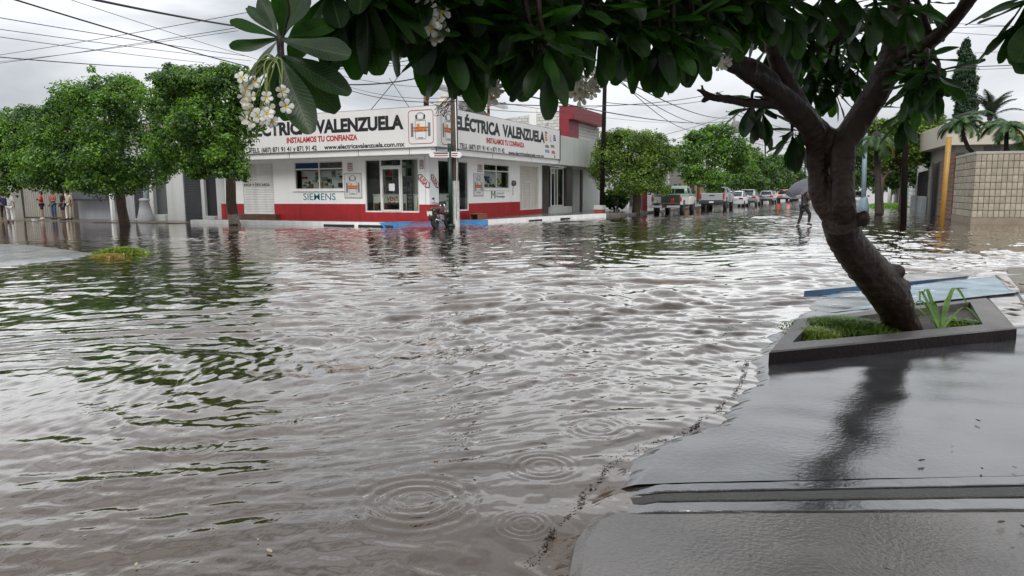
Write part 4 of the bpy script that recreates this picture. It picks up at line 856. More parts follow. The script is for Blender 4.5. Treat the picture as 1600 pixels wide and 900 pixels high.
# ================================================================ TREES
def leaf_cloud(clumps, n, size, seed, hang=.0, shell=.62, flat=1.0, lobes=16):
    """clumps: (centre Vector, rx, ry, rz) ellipsoids; returns quads of small leaves filling their outer shells"""
    r = np.random.default_rng(seed)
    if lobes:       # each big clump breaks up into sprays of its own, with gaps between them
        sub = []
        for c in clumps:
            for k in range(lobes):
                dv = r.normal(size=3); dv /= np.linalg.norm(dv); dv[2] = abs(dv[2])*.9-.25 if r.random() < .7 else dv[2]; q_ = r.uniform(.20, .40); f_ = r.uniform(.72, 1.04)
                if r.random() < .22: f_ = r.uniform(1.05, 1.22); q_ = r.uniform(.10, .17)
                sub.append((Vector((c[0][0]+dv[0]*c[1]*f_, c[0][1]+dv[1]*c[2]*f_, c[0][2]+dv[2]*c[3]*f_)), c[1]*q_*1.15, c[2]*q_*1.15, c[3]*q_))
        n1 = int(n*.34); Va, Fa = leaf_cloud([(c[0], c[1]*.88, c[2]*.88, c[3]*.88) for c in clumps], n1, size, seed+1, hang, .55, 1., 0); Vb, Fb = leaf_cloud(sub, n-n1, size, seed+2, hang, .35, 1., 0)
        return np.concatenate([Va, Vb]), np.concatenate([Fa, Fb+len(Va)])
    vol = np.array([c[1]*c[3]*c[2] for c in clumps])**.66; pr = vol/vol.sum()
    idx = r.choice(len(clumps), n, p=pr); C = np.array([list(c[0]) for c in clumps]); A = np.array([[c[1], c[2], c[3]] for c in clumps])
    d = r.normal(size=(n, 3)); d /= np.linalg.norm(d, axis=1)[:, None]
    rad = shell+(1-shell)*r.random(n)**.7
    # lobes on every clump so its outline is uneven
    ph = idx*1.7; lob = 1+.13*np.sin(d[:, 0]*7+ph)*np.sin(d[:, 2]*6+ph*2)+.10*np.sin(d[:, 1]*11+ph*3+d[:, 2]*9)+r.normal(0, .05, n)
    P = C[idx]+d*A[idx]*(rad*lob)[:, None]
    nrm = d*.7+np.array([0, 0, .55])[None]+r.normal(0, .55, (n, 3)); nrm /= np.linalg.norm(nrm, axis=1)[:, None]
    t1 = np.cross(nrm, r.normal(size=(n, 3))); t1 /= np.linalg.norm(t1, axis=1)[:, None]; t2 = np.cross(nrm, t1)
    if hang: t1 = t1*(1-hang)+np.array([0, 0, -1])[None]*hang; t1 /= np.linalg.norm(t1, axis=1)[:, None]
    s = size*(.6+.8*r.random(n))[:, None]; w = s*.55
    V = np.stack([P-t1*s, P+t2*w, P+t1*s, P-t2*w], 1).reshape(-1, 3)
    return V, np.arange(4*n).reshape(n, 4)
m_fa = leafmat('foliage_fresh', (.012, .046, .008), (.16, .31, .032), .33)
m_fb = leafmat('foliage_deep', (.012, .040, .009), (.115, .23, .03), .3)
m_fy = leafmat('foliage_yellowish', (.028, .065, .012), (.22, .33, .045), .34)
m_fd = leafmat('foliage_dark', (.008, .026, .010), (.022, .06, .018), .2)
m_bark = mat('tree_bark', (.060, .038, .026), .8, .3, 6, .6, 25); m_barkl = mat('limed_bark', (.26, .22, .19), .8, .3, 5, .5, 20)
def street_tree(label, base, clumps, n, size, mt, seed, trunk_r=.22, forks=4, name='street_tree', cat='tree', group=None, band=None, top=None, extra=None, hang=0., shell=.62):
    """base: point; clumps: list of (px, py, depth, rx px, rz px) -> real ellipsoids"""
    rnd = random.Random(seed); root = thing(name, label, cat, base, group); E_ = []
    for c in clumps:
        px, py, d, rx_, rz_ = c[:5]; p = W(px, py, d); k = d/1120; E_.append((p, rx_*k, (c[5] if len(c) > 5 else rx_*k*.85), rz_*k))
    cen = sum((e[0] for e in E_), Vector())/len(E_); zmin = min(e[0].z-e[3]*.6 for e in E_)
    fk = Vector((base[0]*.9+cen.x*.1, base[1]*.9+cen.y*.1, max(1.6, zmin+.5) if top is None else top)) 
    q = MB(); b0 = Vector(base)-Vector((0, 0, .3)); mid = b0.lerp(fk, .5)+Vector((rnd.uniform(-.12, .12), rnd.uniform(-.1, .1), 0))
    pts = [b0, b0.lerp(mid, .35), mid, mid.lerp(fk, .6), fk]; q.use(m_bark); q.tube(pts, [trunk_r*1.35, trunk_r*1.08, trunk_r, trunk_r*.95, trunk_r*.85], 12, seed=seed, rough=.16)
    q.build('trunk', None, root)
    if band:
        q = MB(); q.tube([b0+Vector((0, 0, .2)), b0.lerp(mid, .35)+Vector((0, 0, .0)), b0.lerp(mid, .35).lerp(mid, .4)], [trunk_r*1.33, trunk_r*1.13, trunk_r*1.09], 12, caps=False, seed=seed, rough=.12); q.build('limed_band', m_barkl, root)
    q = MB()
    for e in E_:
        if rnd.random() < .95:
            tgt = e[0]+Vector((rnd.uniform(-.3, .3)*e[1], rnd.uniform(-.3, .3)*e[2], e[3]*.3)); c = fk.lerp(tgt, .45)+Vector((0, 0, .25))
            q.tube([fk-Vector((0, 0, .15)), c, tgt], [trunk_r*.55, trunk_r*.33, trunk_r*.1], 6, seed=seed)
    q.build('limb', m_bark, root)
    V, Fc = leaf_cloud(E_, n, size, seed, hang, shell); np_mesh('crown', V, Fc, mt, root, loc=wloc(root))
    if extra: extra(root, E_)
    return root
g_st = 'trees along the left pavement'
street_tree('big rounded leafy tree with dark trunk before the lettered awning', G(196, 352.5), [(150, 175, 31, 70, 55), (205, 165, 30, 55, 50), (95, 210, 32, 65, 50), (120, 250, 31, 85, 50), (200, 235, 30, 70, 55), (60, 240, 32, 55, 45), (170, 285, 30, 60, 28), (225, 270, 30, 45, 35), (70, 275, 32, 55, 28), (180, 135, 31, 40, 22), (40, 265, 33, 40, 30), (110, 165, 32, 35, 28)], 72000, .062, m_fa, 3, .21, group=g_st)
street_tree('leafy tree with whitewashed trunk foot before the loading shutter', G(368, 351.5), [(300, 130, 28, 62, 30), (350, 145, 27.5, 50, 38), (265, 170, 28.5, 42, 45), (320, 190, 27, 62, 50), (375, 200, 27.5, 35, 42), (285, 225, 28, 50, 38), (345, 245, 27, 48, 32), (370, 262, 27, 26, 22), (260, 245, 28.5, 35, 35), (390, 165, 28, 25, 38), (310, 265, 28, 30, 18), (275, 115, 29, 28, 14), (355, 112, 28, 38, 12)], 66000, .058, m_fa, 4, .22, band=True, group=g_st, top=2.5)
street_tree('leafy tree cut by the left edge of the photo', G(-30, 353, 0), [(20, 205, 34, 40, 38), (-10, 230, 34, 55, 50), (25, 255, 33, 30, 30), (45, 190, 35, 35, 28), (-40, 200, 35, 60, 45), (10, 290, 33, 25, 18)], 28000, .065, m_fa, 5, .28, group=g_st)
g_sr = 'trees along the side street pavement'
street_tree('fine-leaved tree with dark forked trunk beside the grey wall', G(993, 333.5, .05), [(985, 240, 46, 58, 36), (960, 265, 46, 35, 42), (1015, 225, 46, 35, 25), (1035, 255, 45, 25, 30), (1000, 280, 45, 45, 28), (950, 235, 47, 28, 30), (970, 212, 47, 32, 14), (1015, 290, 45, 30, 15), (1048, 240, 45, 12, 14)], 44000, .068, m_fy, 6, .26, group=g_sr, top=1.9)
street_tree('dense tree behind the silver pickup with the white lamp post before it', G(1108, 324, .05), [(1105, 240, 62, 45, 38), (1140, 235, 64, 35, 38), (1085, 265, 60, 28, 30), (1115, 280, 60, 45, 20), (1125, 205, 63, 26, 14), (1095, 215, 62, 22, 14), (1155, 265, 64, 26, 30), (1070, 235, 60, 15, 20)], 22000, .11, m_fa, 7, .28, group=g_sr)
street_tree('mid-distance tree with a rounded crown over the dark parked cars', G(1165, 318, .05), [(1170, 260, 82, 30, 28), (1160, 285, 80, 38, 18), (1190, 268, 84, 22, 25), (1175, 240, 84, 18, 12)], 11000, .13, m_fb, 8, .28, group=g_sr)
street_tree('farther tree over the silver hatchback', G(1205, 314, .05), [(1205, 262, 104, 25, 20), (1195, 285, 100, 30, 18), (1222, 275, 106, 20, 26), (1215, 250, 106, 18, 10)], 9000, .16, m_fb, 9, .3, group=g_sr)
street_tree('farthest rounded tree of the left row before the conifer', G(1236, 309, .05), [(1236, 272, 140, 20, 22), (1228, 290, 138, 22, 14), (1250, 285, 142, 15, 18)], 5000, .22, m_fb, 10, .3, group=g_sr)
# shrub on the pavement by the pole
street_tree('loose dark green shrub on the pavement between pole and tree', G(964, 331, .1), [(960, 318, 49.5, 16, 12), (972, 312, 49.5, 13, 13), (952, 308, 49.5, 10, 10), (966, 302, 49.5, 12, 8)], 2600, .12, m_fb, 11, .04, name='shrub', cat='shrub', top=.5)
# the trimmed flat tree and its companions on the right side
def flatten(px0, px1, py0, py1, d, nx, nz): 
    return [(px0+(px1-px0)*(i+.5)/nx, py0+(py1-py0)*(j+.5)/nz, d+(i % 2), (px1-px0)/nx*.75, (py1-py0)/nz*.85) for i in range(nx) for j in range(nz)]
street_tree('wide box-trimmed tree behind the dark leaning pole', G(1408, 329), flatten(1355, 1474, 190, 256, 50, 4, 3), 34000, .095, m_fy, 12, .18, top=3.2)
street_tree('dark dense tree behind the blue-grey lamp post', G(1376, 331), flatten(1335, 1430, 235, 290, 56, 3, 2)+[(1330, 225, 58, 25, 40), (1345, 205, 58, 22, 22)], 20000, .10, m_fb, 13, .2, top=2.2)
street_tree('small far tree above the green verge on the right pavement', G(1390, 315), [(1388, 290, 80, 20, 14), (1405, 283, 82, 16, 12), (1370, 285, 84, 16, 14)], 4000, .13, m_fa, 14, .1)
# distant trees closing the street
for i, (px, rx_, top_, d, lb) in enumerate([(1262, 16, 276, 210, 'hazy far tree under the white road sign'), (1282, 16, 270, 240, 'hazy far tree at the end of the street behind the near trunk'), (1310, 20, 272, 225, 'far tree on the right verge beyond the near trunk'), (1336, 16, 268, 190, 'far tree on the right beside the lamp post')]):
    street_tree(lb, G(px, 303.5), [(px, (top_+296)/2, d, rx_, (296-top_)*.6), (px+rx_*.5, top_+12, d, rx_*.6, 8)], 3000, .35, m_fb, 20+i, .35, group='trees at the end of the street')
def conifer(label, px, d, py0, py1, w_, seed):
    r = np.random.default_rng(seed); b0 = W(px, py1, d); t0 = W(px, py0, d); root = thing('conifer', label, 'conifer', (b0.x, b0.y, 0)); q = MB(); q.tube([(b0.x, b0.y, -.2), t0], [.35, .05], 7); q.build('trunk', m_bark, root)
    Vs = []; Fs = []; H_ = t0.z; tiers = 15
    for k in range(tiers):
        z = H_*(.25+.75*k/tiers); rr = w_*(1-k/tiers*.88)
        for j in range(9):
            a = r.uniform(0, 6.28); 
            for s in np.linspace(.15, 1, 14):
                p = np.array([b0.x+math.cos(a)*rr*s, b0.y+math.sin(a)*rr*s, z-.12*rr*s+.25*rr*s*s]); ll = .34*(1.1-s*.5)
                for e in (-1, 1):
                    sd = np.array([-math.sin(a)*e, math.cos(a)*e, -.1]); u = np.array([math.cos(a), math.sin(a), 0]); k0 = len(Vs)
                    Vs += [p, p+sd*ll+u*.1, p+sd*ll*1.1+u*.28, p+u*.2]; Fs.append([k0, k0+1, k0+2, k0+3])
    np_mesh('crown', Vs, Fs, m_fd, root, loc=wloc(root)); return root
conifer('tall tiered conifer beyond the last left-hand trees', 1243, 120, 206, 300, 4.4, 1)
conifer('smaller tiered conifer nearly hidden behind the near trunk', 1258, 150, 246, 300, 4.2, 2)
# cypress
def cypress():
    b0 = W(1506, 240, 60); root = thing('cypress_tree', 'tall narrow dark cypress behind the house roof on the right', 'cypress', (b0.x, b0.y, 0)); q = MB(); q.tube([(b0.x, b0.y, -.1), (b0.x, b0.y, 3)], [.2, .15], 8); q.build('trunk', m_bark, root)
    cl = []
    for i in range(16):
        t_ = i/15; py = 240-(240-72)*t_; wpx = 17*(1-t_*.15) if t_ < .75 else 17*(1-.15*.75)*(1-(t_-.75)*2.3)
        if i == 15: wpx = 6
        cl.append((W(1504+(5 if t_ > .3 else 0)+3*math.sin(i*2.1), py, 60), wpx*60/1120, wpx*60/1120, 12*60/1120))
    V, Fc = leaf_cloud(cl, 34000, .10, 31, .5, .62, 1., 0); np_mesh('crown', V, Fc, m_fd, root, loc=wloc(root))
cypress()
# feather palms
m_frond = leafmat('palm_frond', (.020, .060, .012), (.07, .15, .03), .25); m_frondy = leafmat('palm_frond_dry', (.22, .16, .03), (.36, .27, .05), .25); m_frondd = leafmat('palm_frond_dark', (.01, .022, .012), (.02, .04, .02), .15)
m_pbark = mat('palm_bark', (.022, .015, .011), .85, .3, 8, .7, 30)
def palm(label, path, r0, fronds, flen, seed, mt, width=.5, dry=0, up=.5, group=None, droop=1.0):
    r = random.Random(seed); P = [Vector(p) for p in path]; root = thing('palm_tree', label, 'palm', P[0], group); q = MB()
    q.tube(P, [r0*(1.15-.3*i/(len(P)-1)) for i in range(len(P))], 9, rough=.12, seed=seed); q.sphere(P[-1]+Vector((0, 0, -.05)), r0*1.7, 8, (1, 1, 1.4)); q.build('trunk', m_pbark, root)
    tp = P[-1]
    for k in range(fronds):
        a = 2*math.pi*(k+.5*r.random())/fronds; el = r.uniform(up-.5, up+.65); ln = flen*r.uniform(.8, 1.1); Vs = []; Fs = []; st = 38
        dh = Vector((math.cos(a), math.sin(a), 0)); spine = []; p = tp.copy(); e_ = el
        for s in range(st+1):
            spine.append(p.copy()); p = p+(dh*math.cos(e_)+Vector((0, 0, 1))*math.sin(e_))*(ln/st); e_ -= (1.9*droop/st)*(.6+.8*s/st)
        sd = Vector((-dh.y, dh.x, 0))
        for s in range(2, st+1):
            t_ = s/st; wl = width*math.sin(math.pi*min(1, .15+t_*.85))**.6; c = spine[s]; dd = (spine[s]-spine[s-1]).normalized()
            for e in (-1, 1):
                for h_ in (0, .33, .66):
                    c2 = c-dd*h_*ln/st; tip = c2+sd*e*wl*.8+dd*wl*.6+Vector((0, 0, -wl*.45*droop+r.uniform(-.05, .05))); k0 = len(Vs); Vs += [c2-dd*.018, c2+dd*.018, tip]; Fs.append([k0, k0+1, k0+2])
        for s in range(st):
            k0 = len(Vs); th = .02*(1-s/st)+.004; Vs += [spine[s]+sd*th, spine[s]-sd*th, spine[s+1]-Vector((0, 0, th))]; Fs.append([k0, k0+1, k0+2])
        np_mesh('frond', np.array([list(v) for v in Vs]), Fs, m_frondy if k < dry else mt, root, loc=wloc(root))
    return root
g_p = 'palms in the walled garden'
palm('curved-trunk palm rising over the beige block wall corner', [W(1530, 247, 34), W(1513, 232, 34), W(1506, 215, 34), W(1503, 200, 34), W(1504, 190, 34)], .085, 19, 1.35, 41, m_frond, .30, 0, .35, g_p)
palm('straight dark palm with a yellowing frond behind the block wall', [W(1573, 250, 33), W(1572, 225, 33), W(1574, 196, 33)], .10, 17, 1.5, 42, m_frond, .34, 2, .30, g_p)
palm('dark windblown palm standing behind the roof between two others', [W(1549, 250, 46), W(1548, 215, 46), W(1547, 183, 46)], .10, 17, 2.2, 43, m_frondd, .42, 0, .95, g_p, .75)
palm('low bushy palm against the wall at the right photo edge', [W(1612, 250, 35), W(1606, 236, 35), W(1604, 222, 35)], .12, 18, 1.7, 44, m_frond, .36, 0, .25, g_p)
palm('tall palm with hanging dry strands behind the leaning pole', [G(1440, 325), W(1438, 260, 58), W(1437, 175, 58)], .18, 16, 3.0, 45, m_frond, .8, 6, .1, None, 1.3)
palm('slim brown-trunked palm behind the blue-grey lamp post', [G(1373, 336), W(1372, 290, 44), W(1369, 215, 44)], .19, 12, 1.8, 46, m_frond, .5, 1, .1, None, 1.2)
# leaf verge
def tuft(name, label, cat, c, rx_, ry_, n, h_, mt, seed, kind=None, parent=None, wd=.012, lean=.6):
    r = np.random.default_rng(seed); P = np.stack([c[0]+r.normal(0, .42, n)*rx_, c[1]+r.normal(0, .42, n)*ry_, np.full(n, c[2])], 1)
    dome = np.clip(1-((P[:, 0]-c[0])/rx_)**2*.5-((P[:, 1]-c[1])/ry_)**2*.5, .2, 1)
    a = r.uniform(0, 6.28, n); d = np.stack([np.cos(a), np.sin(a), 0*a], 1); sd = np.stack([-np.sin(a), np.cos(a), 0*a], 1); h = (h_*dome*r.uniform(.5, 1.15, n))[:, None]; up = np.array([[0, 0, 1.]])
    l = lean*r.uniform(.2, 1.2, n)[:, None]*h
    m1 = P+d*l*.35+up*h*.65; tp = P+d*l*1.1+up*h*(1-.25*lean); w = wd*r.uniform(.6, 1.3, n)[:, None]
    V = np.stack([P-sd*w, P+sd*w, m1+sd*w*.8, m1-sd*w*.8, tp], 1).reshape(-1, 3); b0 = np.arange(n)[:, None]*5
    Fc = np.concatenate([b0+[0, 1, 2], b0+[0, 2, 3], b0+[3, 2, 4]])
    o = np_mesh(name, V, Fc, mt, parent, loc=wloc(parent) if parent else None)
    if label: tag(o, label, cat)
    if kind: o['kind'] = kind
    return o
m_grass = leafmat('grass_blades', (.045, .10, .012), (.16, .26, .035), .3, scale=9); m_grassy = leafmat('grass_yellow', (.09, .14, .012), (.26, .34, .04), .3, scale=4)
tuft('grass', None, None, tuple(G(1385, 322, .0)), 1.6, 6, 5000, .35, leafmat('verge_green', (.10, .24, .02), (.22, .42, .04), .3, scale=3), 51, 'stuff', wd=.05)
tuft('grass', None, None, tuple(G(190, 396, .02)), .62, .5, 2600, .2, m_grassy, 52, 'stuff', wd=.013, lean=1.0)
tuft('grass', None, None, tuple(G(172, 401, .02)), .5, .3, 500, .1, leafmat('dead_grass', (.2, .14, .03), (.3, .22, .06), .2), 53, 'stuff', wd=.012, lean=1.2)

# ================================================================ POLES
m_wood = mat('pole_wood', (.062, .045, .033), .75, .35, 5, .5, 14, streak=.3); m_green = mat('dark_green_paint', (.006, .030, .018), .35, .15, 4)
pp = G(712, 354); pole = thing('utility_pole', 'dark wooden utility pole at the shop corner with white-painted foot', 'utility pole', pp)
q = MB(); q.tube([pp-Vector((0, 0, .4)), pp+Vector((.0, 0, 2)), pp+Vector((.04, 0, 8.9))], [.17, .165, .13], 14); q.build('shaft', m_wood, pole)
q = MB(); q.tube([pp-Vector((0, 0, .05)), pp+Vector((0, 0, 1.95))], [.185, .182], 14, caps=False); q.build('painted_foot', mat('flaking_white', (.50, .50, .48), .7, .3, 9, .3, 25, streak=.5), pole)
q = MB(); pt = pp+Vector((0.04, 0, 8.3)); q.beam(pt+Vector((-1.1, 0, 0)), pt+Vector((1.1, 0, 0)), .1, .12); q.build('crossarm', m_wood, pole)
q = MB(); q.tube([pp+Vector((.12, -.13, .3)), pp+Vector((.2, -.15, 2.5)), pp+Vector((.16, -.15, 6))], .022, 6); q.build('conduit', m_alu, pole)
gp_ = pp+Vector((-.04, -.33, 0)); gpo = thing('sign_post', 'slim dark green sign post standing before the wooden pole', 'sign post', gp_)
q = MB(); q.tube([gp_-Vector((0, 0, .3)), gp_+Vector((0, 0, 3.5))], .095, 12); q.lathe(gp_, [(.17, 0), (.17, .1), (.10, .14)], 12); q.build('shaft', m_green, gpo)
ss = thing('street_name_sign', 'white round-ended street name sign across the dark green post', 'street sign', gp_+Vector((0, 0, 3.05)))
d = Vector((math.cos(AZ), math.sin(AZ), 0)); nn = Vector((math.sin(AZ), -math.cos(AZ), 0)); k_ = 28.4/1120
for (a_px, b_px, s_) in ((-34, -1, 1), (3, 20, 1)):
    q = MB(); c0_ = gp_+d*(a_px*k_)+Vector((0, 0, 3.05))+nn*.11; c1_ = gp_+d*(b_px*k_)+Vector((0, 0, 3.03))+nn*.11; r_ = .125; P = []
    if a_px < 0:
        for k in range(9): a = R(90+k*22.5); P.append(c0_+d*(math.cos(a)*r_+r_)+Vector((0, 0, math.sin(a)*r_)))
        P += [c1_+Vector((0, 0, -r_*.9)), c1_+Vector((0, 0, r_*.9))]
    else:
        P += [c0_+Vector((0, 0, r_*.9)), c0_+Vector((0, 0, -r_*.9))]
        for k in range(9): a = R(-90+k*22.5); P.append(c1_+d*(math.cos(a)*r_-r_)+Vector((0, 0, math.sin(a)*r_)))
    q.extr(P, -nn*.03); q.build('plate', m_sign, ss)
    L_ = (c1_-c0_).length
    for dz, hh2, mm_, l0, l1 in ((.035, .022, m_blk, .26, .95), (.085, .008, m_blk, .2, .97), (-.055, .022, m_rdl, .26, .95)) if a_px < 0 else ((.035, .02, m_blk, .05, .6), (-.055, .02, m_rdl, .05, .6)):
        q = MB(); A_ = c0_+d*L_*l0+nn*.004+Vector((0, 0, dz)); B_ = c0_+d*L_*l1+nn*.004+Vector((0, 0, dz)); z_v = Vector((0, 0, hh2)); q.add([A_-z_v, B_-z_v, B_+z_v, A_+z_v], [(0, 1, 2, 3)]); q.build('name_band', mm_, ss, recalc=False)
q = MB(); q.beam(gp_+d*(-30*k_)+Vector((0, 0, 3.25))+nn*.1, gp_+d*(0)+Vector((0, 0, 3.31))+nn*.1, .03, .03); q.beam(gp_+Vector((0, 0, 3.31))+nn*.1, gp_+d*(17*k_)+Vector((0, 0, 3.24))+nn*.1, .03, .03); q.build('bracket', m_green, ss)
def simple_pole(name, label, cat, base, top, r0, r1, m, group=None, n=12, arm=None):
    hf = Vector((fwd.x, fwd.y, 0)).normalized(); C0 = Vector((0, 0, EYE)); top = C0+(Vector(top)-C0)*(Vector(base).dot(hf)/Vector(top).dot(hf))      # upright: the top stands over the foot
    o = thing(name, label, cat, base, group); q = MB(); q.tube([Vector(base)-Vector((0, 0, .3)), Vector(top)], [r0, r1], n); q.build('shaft', m, o); 
    if arm:
        for dz, hl in arm:
            p = Vector(top)-Vector((0, 0, dz)); q = MB(); q.beam(p-d*hl, p+d*hl, .12, .12); q.build('crossarm', m_wood, o)
            for e in (-.9, -.3, .4, .9): q = MB(); q.lathe(p+d*hl*e+Vector((0, 0, .06)), [(.05, 0), (.07, .08), (.03, .2)], 8); q.build('insulator', m_dkst, o)
    return o
m_dpole = mat('dark_pole', (.012, .009, .008), .9, .3, 6, .3, 20, ior=1.2)
simple_pole('utility_pole', 'thin dark utility pole on the pavement by the fine-leaved tree', 'utility pole', G(940, 333, .1), W(946, 92, 41.5), .15, .12, m_dpole, arm=[(.5, .9)])
simple_pole('utility_pole', 'leaning dark pole standing in the flood before the box-trimmed tree', 'utility pole', G(1412, 350), W(1419, 60, 33.7), .125, .11, m_dpole)
simple_pole('marker_post', 'leaning yellow post in the water beside the block wall', 'post', G(1471, 352), W(1483, 214, 32.5), .085, .105, mat('yellow_paint', (.36, .20, .03), .45, .15, 3, .1, 20, streak=.35))
bl = simple_pole('lamp_post', 'blue-grey metal lamp post right of the near trunk', 'lamp post', G(1349, 331), W(1352, 208, 45), .16, .145, mat('blue_grey_paint', (.20, .27, .32), .4, .1, 3, .1, 20, streak=.25))
p = wloc(bl); q = MB(); q.lathe(p, [(.34, -.2), (.34, .35), (.30, .5), (.22, .9), (.16, 1.0)], 14); q.build('base', MATS['blue_grey_paint'], bl)
simple_pole('lamp_post', 'thin white lamp post in front of the second side street tree', 'lamp post', G(1102, 325, .05), W(1101, 250, 60), .12, .09, m_white)
lp = simple_pole('lamp_post', 'pale lamp post with conical concrete base between the two big trees', 'lamp post', (G(228, 345, .03)), W(228, 215, 36), .16, .12, mat('pale_blue_grey', (.25, .29, .31), .5, .1))
p = wloc(lp); q = MB(); q.lathe(p, [(.44, -.1), (.44, .08), (.33, .5), (.23, 1.05), (.27, 1.08), (.27, 1.18), (.15, 1.22)], 16); q.build('base', mat('pale_concrete', (.32, .33, .34), .8, .15, 4, .2), lp)
simple_pole('utility_pole', 'thin far utility pole right of the lattice mast', 'utility pole', G(1196, 308), W(1195.5, 192, 140), .2, .15, m_dpole)
simple_pole('utility_pole', 'far concrete utility pole with transformer above the dense tree', 'utility pole', G(1148, 311), W(1147, 172, 110), .28, .2, mat('grey_concrete', (.20, .19, .18), .8), arm=[(.3, 1.5), (2.6, 1.5)])
tfm = thing('transformer', 'grey transformer hanging on the far concrete pole', 'transformer', W(1149, 205, 109)); q = MB(); q.lathe(W(1149, 208, 109), [(.55, 0), (.6, .1), (.6, 1.6), (.4, 1.8)], 12); q.build('tank', MATS['grey_concrete'], tfm)
# lattice mast
mast = thing('lattice_mast', 'pale hazy lattice radio mast above the far trees', 'mast', W(1184, 260, 260)); q = MB(); d2 = 260; kk = d2/1120
for z0_, z1_, hw in ((290, 226, 6.5),):
    for e in (-1, 1):
        for f_ in (-1, 1):
            o_ = Vector((-math.sin(AZ), math.cos(AZ), 0))*f_*hw*kk; q.beam(W(1184+e*hw*1.25, 300, d2)+o_, W(1184+e*hw*.75, 212, d2)+o_, .3)
    for i in range(12):
        y_ = 298-i*7
        for f_ in (-1, 1):
            o_ = Vector((-math.sin(AZ), math.cos(AZ), 0))*f_*hw*kk; q.beam(W(1184-hw, y_, d2)+o_, W(1184+hw, y_-7, d2)+o_, .16); q.beam(W(1184-hw, y_, d2)+o_, W(1184+hw, y_, d2)+o_, .16)
q.build('lattice', mat('mast_paint', (.5, .45, .45), .6), mast)
# ================================================================ OVERHEAD WIRES
m_wire = mat('cable_rubber', (.02, .02, .022), .6, bump=0)
def wire(label, a, b, sag=.0, r=.014, group='overhead cables', n=18):
    a, b = Vector(a), Vector(b); pts = [a.lerp(b, i/n)-Vector((0, 0, sag*4*(i/n)*(1-i/n))) for i in range(n+1)]; q = MB(); q.tube(pts, r, 5, caps=False)
    tag(q.build('overhead_cable', m_wire, None, recalc=False), label, 'cable', group)
T1 = 25.
WL = [  # (photo points at start and end, depths, sag, radius, what it is)
 ((40, -5, 18), (388, 104, 30), .15, .022, 'thick cable running down to the second big tree from the top left edge'),
 ((0, 22, 20), (388, 88, 32), .1, .012, 'thin cable leaving the left edge highest of the falling ones'),
 ((0, 40, 20), (392, 95, 33), .1, .010, 'thin cable leaving the left edge just under the highest one'),
 ((0, 52, 20), (320, 98, 33), .1, .010, 'thin cable ending behind the crown of the second big tree'),
 ((0, 84, 22), (262, 107, 33), .1, .016, 'low cable meeting the top of the second big tree'),
 ((0, 82, 30), (400, 17, 22), .1, .010, 'thin rising cable crossing the others above the left trees'),
 ((0, 95, 31), (372, 43, 22), .1, .010, 'lowest thin rising cable at the left'),
 ((0, 92, 31), (372, 48, 22), .12, .008, 'faint rising cable just below its twin at the left'),
 ((120, -3, 20), (420, 98, 33), .1, .009, 'thin steep cable falling from the top edge to the leaves'),
 ((165, -2, 12), (365, 40, 18), .05, .022, 'twisted black service cable entering at the top left'),
 ((520, 68, 20), (712, 90, 27), .1, .018, 'black service cable dropping to the corner pole'),
 ((500, 110, 30), (716, 80, 27), .1, .016, 'cable rising to the corner pole under the service cable'),
 ((535, 132, 26), (716, 104, 27), .2, .024, 'sagging black cable from the leaves up to the corner pole'),
 ((500, 100, 34), (716, 98, 27), .1, .010, 'thin level cable at the corner pole'),
 ((500, 110, 34), (720, 138, 27), .2, .010, 'thin cable falling across the sky over the shop sign'),
 ((535, 137, 34), (712, 158, 27), .25, .016, 'cable reaching the corner pole just above the sign'),
 ((535, 132, 34), (712, 152, 27), .25, .010, 'thin cable beside the one above the sign'),
 ((716, 158, 27), (1130, 143, 50), .5, .020, 'long cable from the corner pole across the street sky'),
 ((716, 165, 27), (945, 165, 41), .3, .012, 'low level cable from corner pole to the thin dark pole'),
 ((716, 150, 27), (1070, 192, 90), .3, .012, 'thin cable falling toward the dense side street tree'),
 ((780, 140, 30), (1142, 188, 108), .8, .034, 'cable from the leaves to the far concrete pole'),
 ((946, 108, 41.4), (1142, 184, 108), .9, .040, 'upper of two cables joining thin pole and far concrete pole'),
 ((946, 112, 41.4), (1142, 189, 108), 1.6, .028, 'lower of two cables joining thin pole and far concrete pole'),
 ((946, 100, 41.4), (1140, 176, 108), 3.2, .026, 'deep sagging cable between thin pole and far pole'),
 ((946, 160, 41.4), (1130, 150, 60), .4, .020, 'cable passing the thin dark pole toward the bare branch'),
 ((985, 222, 60), (1142, 178, 108), .3, .024, 'faint cable rising from the fine-leaved tree to the far pole'),
 ((1000, 232, 60), (1142, 186, 108), .3, .022, 'faint cable rising beside its twin to the far pole'),
 ((1150, 172, 110), (1262, 206, 200), .8, .05, 'far cable passing the lattice mast'),
 ((1150, 178, 110), (1262, 214, 200), .8, .05, 'far cable just under the one passing the mast'),
 ((1150, 215, 110), (1260, 232, 200), .8, .05, 'far low cable in front of the lattice mast'),
 ((1480, 36, 30), (1640, 41, 26), .05, .009, 'faint cable high at the right edge'),
 ((1470, 44, 30), (1640, 36, 26), .05, .009, 'thin cable crossing the faint one at the right edge'),
 ((1478, 50, 30), (1640, 58, 26), .05, .009, 'thin falling cable at the right edge'),
 ((1500, 84, 34), (1640, 74, 26), .05, .010, 'thin cable right of the cypress tip'),
 ((1500, 105, 34), (1640, 97, 26), .05, .018, 'thick cable right of the cypress'),
 ((1500, 110, 34), (1640, 101, 26), .05, .009, 'thin cable just below the thick one right of the cypress')]
for a, b, sg_, r_, lb in WL:
    A_w, B_w = W(*a), W(*b)
    if a[0] <= 170: A_w = A_w-(B_w-A_w)*.7      # the cables run on past the edges of the view
    if b[0] >= 1600: B_w = B_w+(B_w-A_w)*1.5
    wire(lb, A_w, B_w, sg_, r_)
